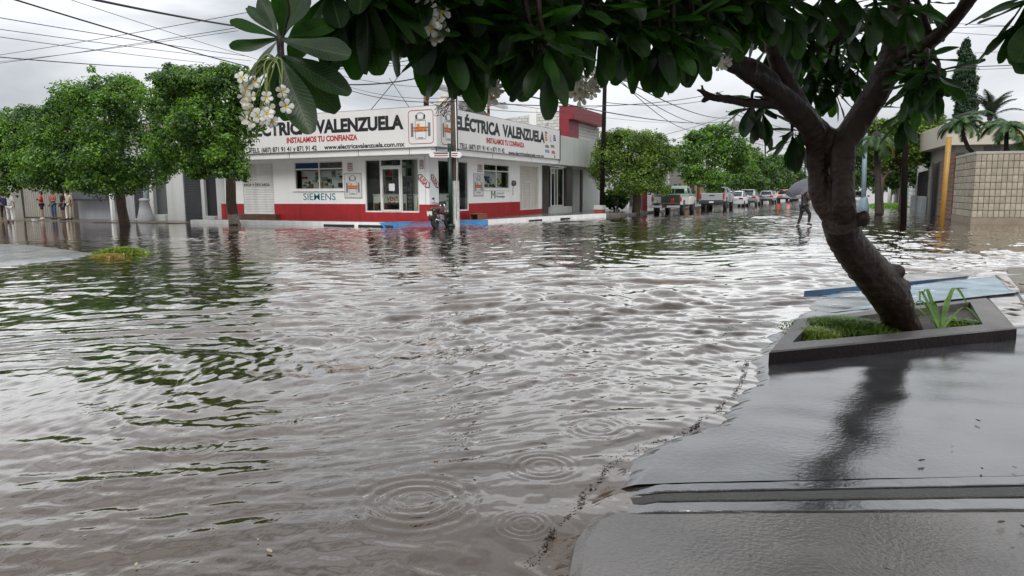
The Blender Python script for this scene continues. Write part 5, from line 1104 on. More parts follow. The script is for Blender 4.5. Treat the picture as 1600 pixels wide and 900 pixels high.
wire('straight guy wire slanting from the sign up to the right', W(579, 172, 33), W(652, 84, 33), 0, .018, 'guy wires over the shop')
wire('short guy wire crossing the slanting one', W(608, 122, 33), W(641, 170, 33), 0, .014, 'guy wires over the shop')
wire('guy stub at the top of the slanting wire', W(638, 92, 33), W(652, 106, 33), 0, .014, 'guy wires over the shop')
rnd = random.Random(3)
q = MB()     # tangle of drop wires at the corner pole
for i in range(16):
    a = W(706+rnd.uniform(-2, 4), 150+rnd.uniform(-6, 18), 27.2); c = W(690+rnd.uniform(-14, 14), 165+rnd.uniform(-8, 16), 27.2+rnd.uniform(-.6, .6)); b_ = W(680+rnd.uniform(-8, 20), 172+rnd.uniform(-12, 12), 27.4)
    pts = [(a*(1-t_)**2+c*2*t_*(1-t_)+b_*t_*t_)+Vector((rnd.uniform(-.04, .04), 0, rnd.uniform(-.04, .04))) for t_ in np.linspace(0, 1, 9)]; q.tube(pts, .011, 4, caps=False)
o = q.build('cable_tangle', m_wire); tag(o, 'tangle of thin drop wires beside the corner pole above the sign', 'cables')

# ================================================================ RIGHT SIDE OF THE STREET
XR = 4.3
def rX(px): return onX(px, 300, XR).y
m_block = mat('split_face_block', (.34, .30, .23), .85, .12, 7, .9, 45, objrand=.14, streak=.12)
m_mort = mat('block_mortar', (.13, .115, .09), .9, .2, 5)
bw = thing('block_wall', 'beige split-face block garden wall with pale coping at the right', 'garden wall', (4.57, 35.7, 0))
A_ = Vector((4.57, 35.72, 0)); dB = Vector((1.98, .64, 0)).normalized(); Cb = Vector((XR+.05, 40.3, 0)); dC = (Cb-A_).normalized(); nB = Vector((dB.y, -dB.x, 0)); nC = Vector((-dC.y, dC.x, 0))
HB = 2.92
q = MB(); q.extr([A_-nB*.045, A_+dB*6.5-nB*.045, A_+dB*6.5-nB*.5, Cb-nC*.5+dC*.0, Cb-nC*.045] if False else [A_-nB*.05-nC*.05, A_+dB*6.5-nB*.05, A_+dB*6.5-nB*.3, A_-nB*.3-nC*.3+dB*.1, Cb-nC*.3, Cb-nC*.05], (0, 0, HB)); q.build('core', m_mort, bw)
def block_mesh(lx, lz, dp, seed):
    rnd = random.Random(seed); q = LB(); a = rnd.uniform(.0, .012)
    q.add([(0, 0, 0), (lx, 0, 0), (lx, 0, lz), (0, 0, lz), (.008, -dp-a, .008), (lx-.008, -dp-rnd.uniform(0, .014), .008), (lx-.008, -dp-rnd.uniform(0, .014), lz-.008), (.008, -dp-rnd.uniform(0, .014), lz-.008), (lx*.5, -dp-.012-rnd.uniform(0, .012), lz*.5)],
          [(4, 5, 8), (5, 6, 8), (6, 7, 8), (7, 4, 8), (0, 1, 5, 4), (1, 2, 6, 5), (2, 3, 7, 6), (3, 0, 4, 7), (0, 3, 2, 1)])
    me = bpy.data.meshes.new('brick'); me.from_pydata(q.v, [], q.f); me.materials.append(m_block); me.update(); return me
rows = 9; z0b = .28; rh = (HB-z0b)/rows
bms = [block_mesh(.198, rh-.012, .05, i) for i in range(5)]; bms2 = [block_mesh(.355, rh-.012, .05, i+9) for i in range(4)]
def lay(origin, d_, step, n_, meshes, jit=0):
    ang = math.atan2(d_.y, d_.x)
    for r__ in range(rows):
        for c in range(n_):
            o = bpy.data.objects.new('brick', meshes[(r__*7+c*3) % len(meshes)]); COL.objects.link(o); o.parent = bw
            o.location = origin+d_*(c*step+.006)+Vector((0, 0, z0b+r__*rh+.006))-A_+Vector((0, 0, 0)); o.rotation_euler.z = ang
bw.location = A_
for ch in bw.children: pass
lay(A_-nB*.05, dB, .212, 19, bms)
angC = math.atan2(-dC.y, -dC.x)
for r__ in range(rows):
    for c in range(12):
        o = bpy.data.objects.new('brick', bms2[(r__*5+c*3) % 4]); COL.objects.link(o); o.parent = bw
        o.location = Cb-dC*(c*.372+.006)-nC*.05+Vector((0, 0, z0b+r__*rh+.006))-A_; o.rotation_euler.z = angC
q = MB(); q.extr([A_+nB*.03+nC*.03, A_+dB*6.5+nB*.03, A_+dB*6.5-nB*.35, A_-nB*.35-nC*.3+dB*.1, Cb-nC*.35, Cb+nC*.03], (0, 0, .11))
for i, v in enumerate(q.v): q.v[i] = (v[0], v[1], v[2]+HB)
q.build('coping', mat('pale_coping', (.36, .34, .30), .7, .1, 3, .2), bw, bevel=.008)
q = MB(); q.extr([A_+nB*.035+nC*.035, A_+dB*6.5+nB*.035, A_+dB*6.5-nB*.04, A_-nB*.04-nC*.04, Cb-nC*.04, Cb+nC*.035], (0, 0, z0b+.3))
for i, v in enumerate(q.v): q.v[i] = (v[0], v[1], v[2]-.3)
q.build('footing', mat('wet_footing', (.20, .165, .12), .5, .2, 2, .2), bw)
# house behind the wall
hs = thing('flat_roof_house', 'modern house with a deep cream roof band behind the block wall', 'house', W(1540, 300, 48))
q = MB(); p0, p1 = W(1478, 228, 46), W(1570, 217, 44); e0 = Vector((p0.x, p0.y, p0.z)); 
dd = Vector((1, .25, 0)).normalized(); bck = Vector((-.1, 1, 0))
P0 = W(1478, 227, 42); P1 = P0+dd*14
q.extr([P0, P1, P1+bck*9, P0+bck*9], (0, 0, 1.28)); q.build('roof', mat('cream_band', (.50, .46, .38), .8, .05, 1, .1, 20, streak=.15), hs, bevel=.02)
q = MB(); Wp = P0+dd*.75+bck*.9; Wp.z = -.2; hz = P0.z+.2-.003; q.extr([Wp, Wp+dd*13, Wp+dd*13+bck*7, Wp+bck*7], (0, 0, hz)); q.build('wall', mat('grey_house_wall', (.33, .32, .30), .8, .05, 1, .1), hs)
q = MB(); nd = Vector((dd.y, -dd.x, 0)); wa = Wp+dd*1.5+nd*.02+Vector((0, 0, .8)); q.extr([wa, wa+dd*.85, wa+dd*.85+Vector((0, 0, hz-.85)), wa+Vector((0, 0, hz-.85))], nd*-.015); q.build('window', mat('dark_glass', (.05, .045, .045), .15), hs)
q = MB(); wa = Wp+dd*2.6+nd*.02+Vector((0, 0, 1.2)); q.extr([wa, wa+dd*3.4, wa+dd*3.4+Vector((0, 0, 1.5)), wa+Vector((0, 0, 1.5))], nd*-.015); q.build('window', MATS['dark_glass'], hs)
# brick gate pier, dark entrance, stone pier, iron fence, white house walls, all along the street line
m_brick = mat('brown_brick', (.16, .085, .055), .85, .25, 9, .5, 40)
def pier(name, label, cat, pxa, pxb, h_, m, dx=.5, z0_=-.2, rows_=0):
    o = thing(name, label, cat, (XR, rX(pxb), 0)); q = MB(); ya, yb = rX(pxb), rX(pxa)
    if not rows_: q.box(XR, XR+dx, ya, yb, z0_, h_)
    else:
        z = z0_; i = 0
        while z < h_: q.box(XR+.012*((i*5) % 3)/2, XR+dx, ya, yb, z, min(h_, z+rows_-.02)); z += rows_; i += 1
        q.box(XR+.03, XR+dx-.01, ya+.01, yb-.01, z0_, h_)
    q.build('shaft', m, o); return o
XRs = XR
o = thing('brick_gate_wall', 'reddish brown brick wall between yellow post and block wall', 'wall', (XR, 43, 0)); q = MB(); ya, yb = 40.35, rX(1466)
z = -.2; i = 0
q.box(XR+.04, XR+.4, ya, yb, -.2, 3.2)
q.build('core', m_mort, o); nr_ = 14
for i in range(nr_):
    q = MB(); q.box(XR+.0+.006*(i % 3), XR+.039, ya, yb, .02+i*.225, .02+i*.225+.205); q.build('brick_course', m_brick, o)
og = thing('entrance_gate', 'dark sheet metal entrance gate beside the brick wall', 'gate', (XR, rX(1462), 0)); q = MB(); q.box(XR+.1, XR+.16, rX(1466)+.02, rX(1460), .0, 3.1); q.build('leaf', mat('black_gate', (.02, .018, .018), .5), og)
q = MB(); q.box(XR-.12, XR+.1, rX(1460), rX(1457), 0, 3.0); q.build('post', MATS['black_gate'], og)
pier('stone_pier_wall', 'grey stone pier wall between dark gate and iron fence', 'wall', 1449, 1457, 2.9, mat('grey_stone', (.17, .165, .14), .85, .25, 4, .5, 20), rows_=.3)
fe = thing('iron_fence', 'black iron fence on a low wall with two grey meter boxes', 'fence', (XR, rX(1443), 0)); ya, yb = rX(1449)+.05, rX(1431); 
q = MB(); q.box(XR+.02, XR+.2, ya, yb, -.2, .25); q.build('low_wall', m_gr, fe)
m_iron = mat('black_iron', (.012, .012, .014), .5)
for z in (.35, 2.5): q = MB(); q.box(XR+.06, XR+.12, ya, yb, z, z+.06); q.build('rail', m_iron, fe)
y = ya+.05; 
while y < yb: q = MB(); q.box(XR+.075, XR+.105, y, y+.05, .25, 2.75); q.build('bar', m_iron, fe); y += .16 if yb-ya < 25 else .3
q = MB(); q.box(XR+.16, XR+.2, ya, yb, .25, 2.6); q.build('backing_sheet', mat('black_sheet', (.018, .02, .02), .5), fe)
for i, (pa, pb, lb) in enumerate(((1444, 1450, 'grey meter box by the iron fence, nearer one'), (1432, 1440, 'grey meter box by the iron fence, farther one'))):
    q = MB(); q.box(XR-.35, XR-.02, rX(pb), rX(pa), -.1, 1.02 ); o = q.build('meter_box', mat('grey_box', (.26, .29, .30), .5, .08), bevel=.02); tag(o, lb, 'meter box', 'grey boxes by the iron fence')
wh = thing('white_rib_wall', 'white ribbed wall of the modern house past the iron fence', 'wall', (XR, rX(1425), 0)); ya, yb = rX(1431)+.05, rX(1420)
q = MB(); q.box(XR+.03, XR+.4, ya, yb, -.2, 4.3); q.build('core', m_gr2, wh)
for i in range(13): q = MB(); q.box(XR, XR+.029, ya, yb, .1+i*.32, .1+i*.32+.26); q.build('panel', m_white, wh)
h2 = thing('white_house_far', 'white two-storey house behind the iron fence', 'house', (XR+3, rX(1436), 0)); h2.name = 'white_house'
q = MB(); q.box(XR+2.2, XR+12, rX(1452), rX(1420)+6, -.2, 5.2); q.build('wall', m_white, h2); q = MB(); q.box(XR+2.12, XR+2.19, rX(1440), rX(1434), 2.4, 3.9); q.build('window', m_iron, h2)
pts_ = [(1408, 1417, 3.4, m_gr, 'grey house front just past the ribbed white wall'), (1398, 1407, 3.0, mat('far_wall_brown', (.22, .18, .15), .8), 'brownish garden wall farther up the right pavement'), (1388, 1397, 3.6, m_white, 'far white house front on the right pavement')]
for a, b, h_, m_, lb in pts_:
    o = thing('house_front', lb, 'house', (XR, rX(b), 0)); ya, yb = rX(b), rX(a); q = MB(); q.box(XR, XR+6, ya, yb-.3, -.2, h_); q.build('wall', m_, o)
    q = MB(); q.box(XR-.06, XR-.003, ya+(yb-ya)*.3, ya+(yb-ya)*.5, .1, 2.2); q.build('door', m_iron, o); q = MB(); q.box(XR-.06, XR-.003, ya+(yb-ya)*.6, ya+(yb-ya)*.75, 1.1, 2.2); q.build('window', MATS['dark_glass'], o)
simple_pole('fence_post', 'white post on the right pavement beyond the dark pole', 'post', G(1389, 323), W(1390, 285, 58), .13, .13, m_white)
# ================================================================ LEFT SIDE OF THE SIDE STREET, behind the trees
def lX(px): return onX(px, 300, -17.1).y
for a, b, h_, m_, lb in ((940, 1006, 3.0, m_white, 'low white wall behind the shrub and fine-leaved tree'), (1012, 1046, 3.2, mat('white_far_wall', (.5, .5, .5), .8), 'white wall seen behind the green pickup'), (1047, 1068, 5.6, mat('grey_far_house', (.22, .21, .20), .8), 'tall dim grey building behind the green pickup cab'), (1069, 1100, 3.4, mat('ochre_wall', (.34, .20, .08), .8), 'ochre wall behind the silver pickup'), (1102, 1150, 3.5, m_gr, 'grey house front behind the dark parked cars'), (1152, 1200, 3.6, m_gr2, 'far pale house front behind the left row of trees')):
    o = thing('house_front', lb, 'house', (-17.1, lX(a), 0)); ya, yb = max(lX(a), 51.5), lX(b); q = MB(); q.box(-23, -17.1, ya+.05, yb-.05, -.2, h_); q.build('wall', m_, o)
    q = MB(); q.box(-17.09, -17.04, ya+(yb-ya)*.62, ya+(yb-ya)*.74, .2, 2.3); q.build('door', m_iron, o); q = MB(); q.box(-17.09, -17.04, ya+(yb-ya)*.25, ya+(yb-ya)*.45, 1.1, 2.2); q.build('window', MATS['dark_glass'], o)
o = thing('red_pillar', 'dark red wall pillar between tree trunk and green pickup', 'pillar', (-17, lX(1008), 0)); p = W(1008, 330, 50); q = MB(); q.extr([W(1004, 331, 50), W(1011.5, 331, 50), W(1011.5, 292, 50), W(1004, 295, 50)], Vector((-.3, .6, 0))); q.build('shaft', m_port, o)
# ================================================================ VEHICLES (all point up the street, +Y; origin under the rear bumper)
def rsec(hw, z0, z1, r=.12, n=3, top=1.0):
    """rounded section in x-z: hw at the belt, top = factor of width at the top"""
    P = []
    for cx, cz, a0 in ((hw*top-r, z1-r, 0), (-hw*top+r, z1-r, 90), (-hw+r, z0+r, 180), (hw-r, z0+r, 270)):
        for k in range(n+1): a = R(a0+90*k/n); P.append((cx+r*math.cos(a), cz+r*math.sin(a)))
    return P
def loft(q, secs, sm=True):
    k = len(secs[0][1]); vs = [(x, y, z) for y, P in secs for x, z in P]; fs = []
    for i in range(len(secs)-1):
        for j in range(k): fs.append((i*k+j, i*k+(j+1) % k, (i+1)*k+(j+1) % k, (i+1)*k+j))
    fs.append(tuple(range(k))); fs.append(tuple((len(secs)-1)*k+j for j in range(k))); q.add(vs, fs, sm)
m_tyre = mat('tyre_rubber', (.015, .015, .016), .7, .2, 20, .3, 60); m_rim = mat('alloy_rim', (.35, .35, .36), .3, .1, metal=.7)
m_cglass = mat('car_glass', (.015, .018, .02), .05, bump=0, ior=1.6); m_tail = mat('tail_lamp', (.35, .01, .01), .2, bump=0, ior=1.6); m_tailon = mat('lit_tail_lamp', (.6, .02, .01), .3, bump=0, emit=(1, .10, .04), estr=2.2)
m_chrome = mat('chrome', (.5, .5, .5), .18, .1, metal=.9, bump=0); m_blkp = mat('black_plastic', (.02, .02, .022), .5, bump=.05); m_plate = mat('licence_plate', (.55, .56, .55), .5, .1, 40, bump=0)
def wheel(x, y, r, parent, wd=.2, first=[None]):
    q = LB(); s = 1 if x > 0 else -1
    q.lathe((0, 0, 0), [(r*.62, -wd/2), (r*.93, -wd/2), (r, -wd/2+.03), (r, wd/2-.03), (r*.93, wd/2), (r*.62, wd/2)], 20, axis='x'); t_ = q.build('wheel', m_tyre, parent); t_.location = (x, y, r-.06)
    q = LB(); q.lathe((0, 0, 0), [(r*.62, -.03), (r*.6, s*wd*.46), (r*.5, s*wd*.3), (r*.15, s*wd*.36), (.03, s*wd*.4)], 12, axis='x'); q.build('rim', m_rim, t_)
def lamp_box(nm, x0, x1, y0, y1, z0, z1, parent, m): q = LB(); q.box(x0, x1, y0, y1, z0, z1); return q.build(nm, m, parent, bevel=.012)
def sedan(label, loc, paint, L_=4.5, hw=.87, roof=1.45, kind='sedan', lit=False, rz=0, name='parked_car', cat='car', group='cars parked along the left kerb'):
    c = thing(name, label, cat, loc, group, rz); suv = kind in ('suv', 'hatch'); g = .24 if suv else .18; belt = .98 if suv else .90
    q = LB()
    loft(q, [(0.0, rsec(hw*.86, g+.12, belt*.80, .08)), (.06, rsec(hw*.93, g+.06, belt*.97, .10)), (.35, rsec(hw*.99, g, belt*1.03, .12, top=.94)), (L_*.3, rsec(hw, g, belt+.01, .12, top=.95)), (L_*.62, rsec(hw, g, belt-.02, .12, top=.95)), (L_*.75, rsec(hw*.99, g, belt-.06, .12, top=.93)), (L_*.94, rsec(hw*.94, g+.04, belt-.20, .12, top=.9)), (L_, rsec(hw*.8, g+.12, belt-.34, .08))])
    q.build('body', paint, c)
    y0 = .12 if suv else L_*.13; y1 = L_*.70; yr0 = .45 if suv else L_*.30; yr1 = L_*.52; q = LB()
    loft(q, [(y0, rsec(hw*.80, belt-.08, belt+.03, .03, top=.9)), (yr0, rsec(hw*.84, belt-.08, roof-.05, .08, top=.80)), (yr1, rsec(hw*.84, belt-.08, roof-.04, .08, top=.80)), (y1, rsec(hw*.82, belt-.1, belt+.02, .03, top=.9))]); q.build('window', m_cglass, c)
    q = LB(); loft(q, [(yr0-.12, rsec(hw*.70, roof-.10, roof-.055, .02)), (yr0+.15, rsec(hw*.71, roof-.08, roof, .03, top=.9)), (yr1-.1, rsec(hw*.71, roof-.08, roof-.005, .03, top=.9)), (yr1+.18, rsec(hw*.70, roof-.12, roof-.06, .02))]); q.build('roof', paint, c)
    q = LB()
    for s in (-1, 1):
        q.beam((s*hw*.76, y0+.02, belt), (s*hw*.66, yr0, roof-.05), .07); q.beam((s*hw*.76, y1-.03, belt), (s*hw*.66, yr1, roof-.05), .06); q.beam((s*hw*.78, (yr0+yr1)/2, belt), (s*hw*.67, (yr0+yr1)/2, roof-.05), .06)
    q.build('pillar', paint, c)
    for s in (-1, 1):
        a, b2 = sorted((s*hw*.52, s*hw*.93)); lamp_box('tail_lamp', a, b2, -.03, .14, belt*.74, belt*.92, c, m_tailon if lit else m_tail)
        a, b2 = sorted((s*hw*.96, s*(hw+.13))); lamp_box('mirror', a, b2, L_*.60, L_*.64, belt+.02, belt+.15, c, paint)
        for yy in (L_*.18, L_*.80): wheel(s*(hw-.08), yy, .33 if suv else .31, c)
    q = LB(); q.box(-hw*.88, hw*.88, -.05, .05, g+.02, g+.22); q.build('bumper', m_blkp if suv else paint, c, bevel=.02)
    q = LB(); q.box(-.17, .17, -.058, -.04, belt*.66, belt*.80); q.build('licence_plate', m_plate, c)
    q = LB(); q.box(-hw*.7, hw*.7, L_-.02, L_+.02, g+.15, g+.35); q.build('grille', m_blkp, c)
    if lit: q = LB(); q.box(-.2, .2, y0+.08, y0+.11, roof-.12, roof-.09); q.build('brake_light', m_tailon, c)
    return c
def paint(nm, col, metal=.35): return mat('paint_'+nm, col, .28, .04, 2, .0, metal=metal, coat=.6)
Xp = -10.9
# green and white old pickup with its tailgate down
p = G(1040, 334.5); tr = thing('parked_pickup', 'old green and white pickup with its tailgate down', 'pickup truck', (p.x-.05, p.y+.35, 0), 'pickups parked along the left kerb'); hw = .98
m_gp = paint('sage_green', (.16, .25, .18), .1); m_wp = paint('cream_white', (.56, .56, .52), 0)
q = LB(); q.use(m_wp)
for s in (-1, 1):
    a, b2 = sorted((s*(hw-.10), s*hw)); q.box(a, b2, .02, .55, .58, 1.10); q.box(a, b2, .55, 1.35, .86, 1.10); q.box(a, b2, 1.35, 2.25, .58, 1.10)
q.use(m_gp)
for s in (-1, 1):
    a, b2 = sorted((s*(hw-.11), s*(hw+.004))); q.box(a, b2, .02, 2.25, 1.101, 1.24)
q.build('bed_side', None, tr, bevel=.02)
m_bed = mat('dark_bed', (.03, .035, .03), .6, .3, 6)
q = LB(); q.box(-hw+.1, hw-.1, .02, 2.2, .62, .68); q.box(-hw+.1, hw-.1, 2.18, 2.25, .68, 1.22); q.build('bed_floor', m_bed, tr)
q = LB(); q.box(-hw+.14, hw-.14, -.46, .0, .62, .67); q.build('tailgate', m_bed, tr, bevel=.01)
q = LB(); q.use(m_wp); loft(q, [(2.28, rsec(hw, .55, 1.12, .05)), (3.7, rsec(hw, .55, 1.12, .06)), (4.9, rsec(hw*.96, .55, 1.08, .08)), (5.0, rsec(hw*.9, .62, .98, .06))]); q.use(m_gp); loft(q, [(2.27, rsec(hw*.985, 1.10, 1.26, .03)), (3.7, rsec(hw*.985, 1.10, 1.27, .04)), (4.85, rsec(hw*.93, 1.05, 1.17, .04))]); q.build('body', None, tr)
q = LB(); loft(q, [(2.34, rsec(hw*.90, 1.24, 1.60, .06, top=.93)), (2.50, rsec(hw*.88, 1.24, 1.82, .10, top=.88)), (3.35, rsec(hw*.88, 1.24, 1.82, .10, top=.88)), (3.8, rsec(hw*.9, 1.22, 1.3, .04))]); q.build('cab', m_gp, tr)
q = LB(); q.box(-hw*.66, -.03, 2.32, 2.36, 1.33, 1.62); q.box(.03, hw*.66, 2.32, 2.36, 1.33, 1.62); q.build('rear_window', m_cglass, tr)
for s in (-1, 1):
    a, b2 = sorted((s*hw*.84, s*hw*.90)); q = LB(); q.box(a, b2, 2.6, 3.45, 1.32, 1.66); q.build('side_window', m_cglass, tr)
    lamp_box('tail_lamp', *sorted((s*(hw-.13), s*(hw+.005))), -.015, .03, .80, 1.08, tr, m_tail)
    for yy in (.95, 4.05): wheel(s*(hw-.13), yy, .39, tr, .24)
    a, b2 = sorted((s*(hw+.0), s*(hw+.2))); lamp_box('mirror', a, b2, 3.35, 3.40, 1.3, 1.5, tr, m_blkp)
q = LB(); q.box(-hw, hw, -.52, -.40, .40, .57); q.build('bumper', m_chrome, tr, bevel=.02); q = LB(); q.box(-.16, .16, -.53, -.521, .43, .55); q.build('licence_plate', m_blkp, tr)
q = LB(); q.box(-.5, .5, .0, 4.8, .38, .56); q.build('chassis', m_blkp, tr)
jc = thing('fuel_can', 'red can standing in the open bed of the green pickup', 'can', (p.x+.15, p.y+1.2, .68)); q = LB(); q.box(-.11, .11, -.08, .08, 0, .26); q.lathe((.05, 0, .26), [(.04, 0), (.04, .08)], 8); q.build('shell', mat('red_plastic', (.40, .02, .02), .4), jc, bevel=.03)
# silver pickup
p2 = G(1111, 327); t2 = thing('parked_pickup', 'silver modern pickup with closed tailgate and roof bars', 'pickup truck', (p2.x, p2.y+.2, 0), 'pickups parked along the left kerb'); hw = 1.0; m_sv = paint('silver', (.42, .44, .46), .5)
q = LB()
for s in (-1, 1):
    a, b2 = sorted((s*(hw-.1), s*hw)); q.box(a, b2, .03, .7, .62, 1.28); q.box(a, b2, .7, 1.6, .95, 1.28); q.box(a, b2, 1.6, 1.95, .62, 1.28)
q.box(-hw+.1, hw-.1, .1, 1.9, .7, .78); q.build('bed_side', m_sv, t2, bevel=.03)
q = LB(); q.box(-hw+.13, hw-.13, -.02, .07, .70, 1.29); q.build('tailgate', m_sv, t2, bevel=.03); q = LB(); q.box(-.2, .2, -.035, -.021, 1.05, 1.14); q.build('handle', m_blkp, t2)
q = LB(); loft(q, [(1.97, rsec(hw, .5, 1.28, .10, top=.97)), (4.0, rsec(hw, .5, 1.28, .10, top=.97)), (5.2, rsec(hw*.97, .5, 1.18, .14)), (5.4, rsec(hw*.88, .6, 1.0, .1))]); q.build('body', m_sv, t2)
q = LB(); loft(q, [(1.98, rsec(hw*.86, 1.2, 1.35, .05)), (2.15, rsec(hw*.86, 1.2, 1.82, .10, top=.86)), (3.5, rsec(hw*.86, 1.2, 1.84, .10, top=.86)), (4.3, rsec(hw*.86, 1.2, 1.28, .04))]); q.build('cab', m_sv, t2)
q = LB(); q.box(-hw*.66, hw*.66, 1.95, 2.06, 1.36, 1.70); q.build('rear_window', m_cglass, t2)
for s in (-1, 1):
    q = LB(); a, b2 = sorted((s*hw*.78, s*hw*.87)); q.box(a, b2, 2.25, 3.7, 1.34, 1.66); q.build('side_window', m_cglass, t2); lamp_box('tail_lamp', *sorted((s*(hw-.14), s*(hw+.006))), -.025, .05, .86, 1.26, t2, m_tail)
    q = LB(); q.beam((s*.62, 2.3, 1.88), (s*.62, 3.4, 1.9), .04); q.build('roof_bar', m_blkp, t2)
    for yy in (1.15, 4.4): wheel(s*(hw-.12), yy, .40, t2, .24)
    a, b2 = sorted((s*hw, s*(hw+.22))); lamp_box('mirror', a, b2, 3.75, 3.83, 1.25, 1.48, t2, m_sv)
q = LB(); q.box(-hw+.02, hw-.02, -.16, -.0, .42, .66); q.build('bumper', m_blkp, t2, bevel=.03); q = LB(); q.box(-.18, .18, -.17, -.161, .52, .64); q.build('licence_plate', m_plate, t2)
q = LB(); q.box(-.6, .6, .0, 5, .36, .6); q.build('chassis', m_blkp, t2)
white_p, dark_p, grey_p, silv_p = paint('white', (.62, .63, .64), .0), paint('dark_grey', (.05, .055, .06), .4), paint('grey', (.24, .26, .28), .5), m_sv
for px, py, kd, pt, lit, lb in ((1146, 322.5, 'sedan', white_p, False, 'white sedan parked right ahead of the silver pickup'), (1166, 320.5, 'suv', grey_p, False, 'dark grey sport utility car with pale roof beyond the white sedan'), (1153, 317.5, 'sedan', white_p, False, 'white car mostly hidden between silver pickup and grey sport utility car'),
                               (1196, 317.0, 'hatch', silv_p, False, 'silver hatchback under the farther tree'), (1224, 314.2, 'suv', silv_p, True, 'silver car with glowing brake lights in the street'), (1236, 311.5, 'suv', paint('red', (.3, .03, .03)), False, 'reddish car ahead of the braking silver one'), (1246, 313.0, 'sedan', grey_p, False, 'grey car just left of the umbrella'),
                               (1273, 311.5, 'sedan', white_p, False, 'white car coming between the walker and the near trunk')):
    p = G(px, py); sedan(lb, (p.x, p.y+.2, 0), pt, roof=1.62 if kd == 'suv' else 1.46, hw=.92 if kd == 'suv' else .87, kind=kd, lit=lit, name='car' if lit else 'parked_car', group='cars standing in the street')
p = G(1336, 327); sedan('white car half hidden between near trunk and blue-grey lamp post', (p.x, p.y, 0), white_p, group='cars standing in the street')
p = G(1278, 326); sedan('pale car edge showing left of the near trunk', (p.x+1.0, p.y+1.5, 0), silv_p, group='cars standing in the street')
# motorcycle
mp_ = G(681, 356.8); mo = thing('motorcycle', 'small dark motorcycle leaning on its stand in the water by the corner ramp', 'motorcycle', (mp_.x, mp_.y, 0)); mo.rotation_euler = (0, R(-9), R(8)); mo.scale = (1.08, 1.08, 1.08)
def mwheel(y, nm='wheel'):
    q = LB(); q.lathe((0, 0, 0), [(.235, -.04), (.29, -.045), (.305, 0), (.29, .045), (.235, .04)], 22, axis='x'); o = q.build(nm, m_tyre, mo); o.location = (0, y, .27); q = LB(); q.lathe((0, 0, 0), [(.06, -.05), (.06, .05)], 10, axis='x')
    for k in range(8): a = R(45*k); q.beam((0, 0, 0), (0, math.cos(a)*.24, math.sin(a)*.24), .018)
    q.build('rim', m_rim, o)
mwheel(0); mwheel(1.22)
m_mb = mat('black_fairing', (.02, .02, .022), .3, .1, bump=0, coat=.5); m_mr = mat('red_fairing', (.09, .012, .016), .3, .1, bump=0, coat=.5)
q = LB(); q.tube([(-.08, 0, .27), (-.09, .3, .38), (-.05, .5, .45)], .025, 6); q.tube([(.08, 0, .27), (.09, .3, .38), (.05, .5, .45)], .025, 6); q.tube([(0, .05, .72), (0, .5, .66), (0, .85, .62), (0, .98, .86)], .04, 8); q.tube([(0, .85, .62), (0, .72, .3), (0, .4, .3)], .03, 6)
q.tube([(-.1, .0, .3), (-.12, -.02, .68)], .02, 6); q.tube([(.1, .0, .3), (.12, -.02, .68)], .02, 6); q.build('frame', m_blkp, mo)
q = LB(); loft(q, [(-.22, rsec(.09, .70, .78, .03)), (0, rsec(.13, .68, .80, .04)), (.35, rsec(.12, .68, .78, .04)), (.55, rsec(.08, .66, .75, .03))]); q.build('seat', m_mb, mo)
q = LB(); loft(q, [(.5, rsec(.08, .55, .76, .05)), (.68, rsec(.12, .52, .84, .06)), (.88, rsec(.10, .56, .82, .05))]); q.build('fuel_tank', m_mr, mo)
q = LB(); q.box(-.11, .11, .42, .72, .25, .50); q.build('engine', m_rim, mo, bevel=.03)
q = LB(); q.tube([(-.08, 1.22, .27), (-.085, 1.06, .70), (-.08, .98, .90)], .028, 8); q.tube([(.08, 1.22, .27), (.085, 1.06, .70), (.08, .98, .90)], .028, 8); q.build('fork', m_chrome, mo)
q = LB(); q.tube([(-.36, .86, 1.02), (-.2, .95, .98), (0, 1.0, .93), (.2, .95, .98), (.36, .86, 1.02)], .017, 7); q.build('handlebar', m_blkp, mo)
for s in (-1, 1):
    q = LB(); q.tube([(s*.25, .92, 1.0), (s*.30, .94, 1.15)], .008, 5); q.sphere((s*.31, .93, 1.18), .055, 8, (1.2, .3, .8)); q.build('mirror', m_blkp, mo)
    q = LB(); q.sphere((s*.14, -.22, .68), .03, 6); q.build('indicator', mat('amber_lens', (.5, .2, .02), .3), mo)
q = LB(); q.sphere((0, 1.08, .88), .12, 10, (1, .8, 1)); q.box(-.12, .12, .98, 1.12, .86, 1.02); q.build('headlight', m_mb, mo)
q = LB(); q.tube([(-.0, -.33, .34), (0, -.3, .52), (0, -.22, .62), (0, .1, .66)], .075, 8); q.build('mudguard', m_mb, mo)
q = LB(); q.box(-.10, .10, -.36, -.345, .50, .66); q.build('licence_plate', m_plate, mo); q = LB(); q.box(-.05, .05, -.30, -.25, .69, .74); q.build('tail_lamp', m_tail, mo)
q = LB(); q.tube([(.13, .5, .28), (.14, .2, .25), (.15, -.2, .32)], .04, 10); q.build('exhaust', m_chrome, mo)
q = LB(); q.tube([(-.1, .45, .28), (-.28, .42, .0)], .012, 5); q.build('kickstand', m_blkp, mo)

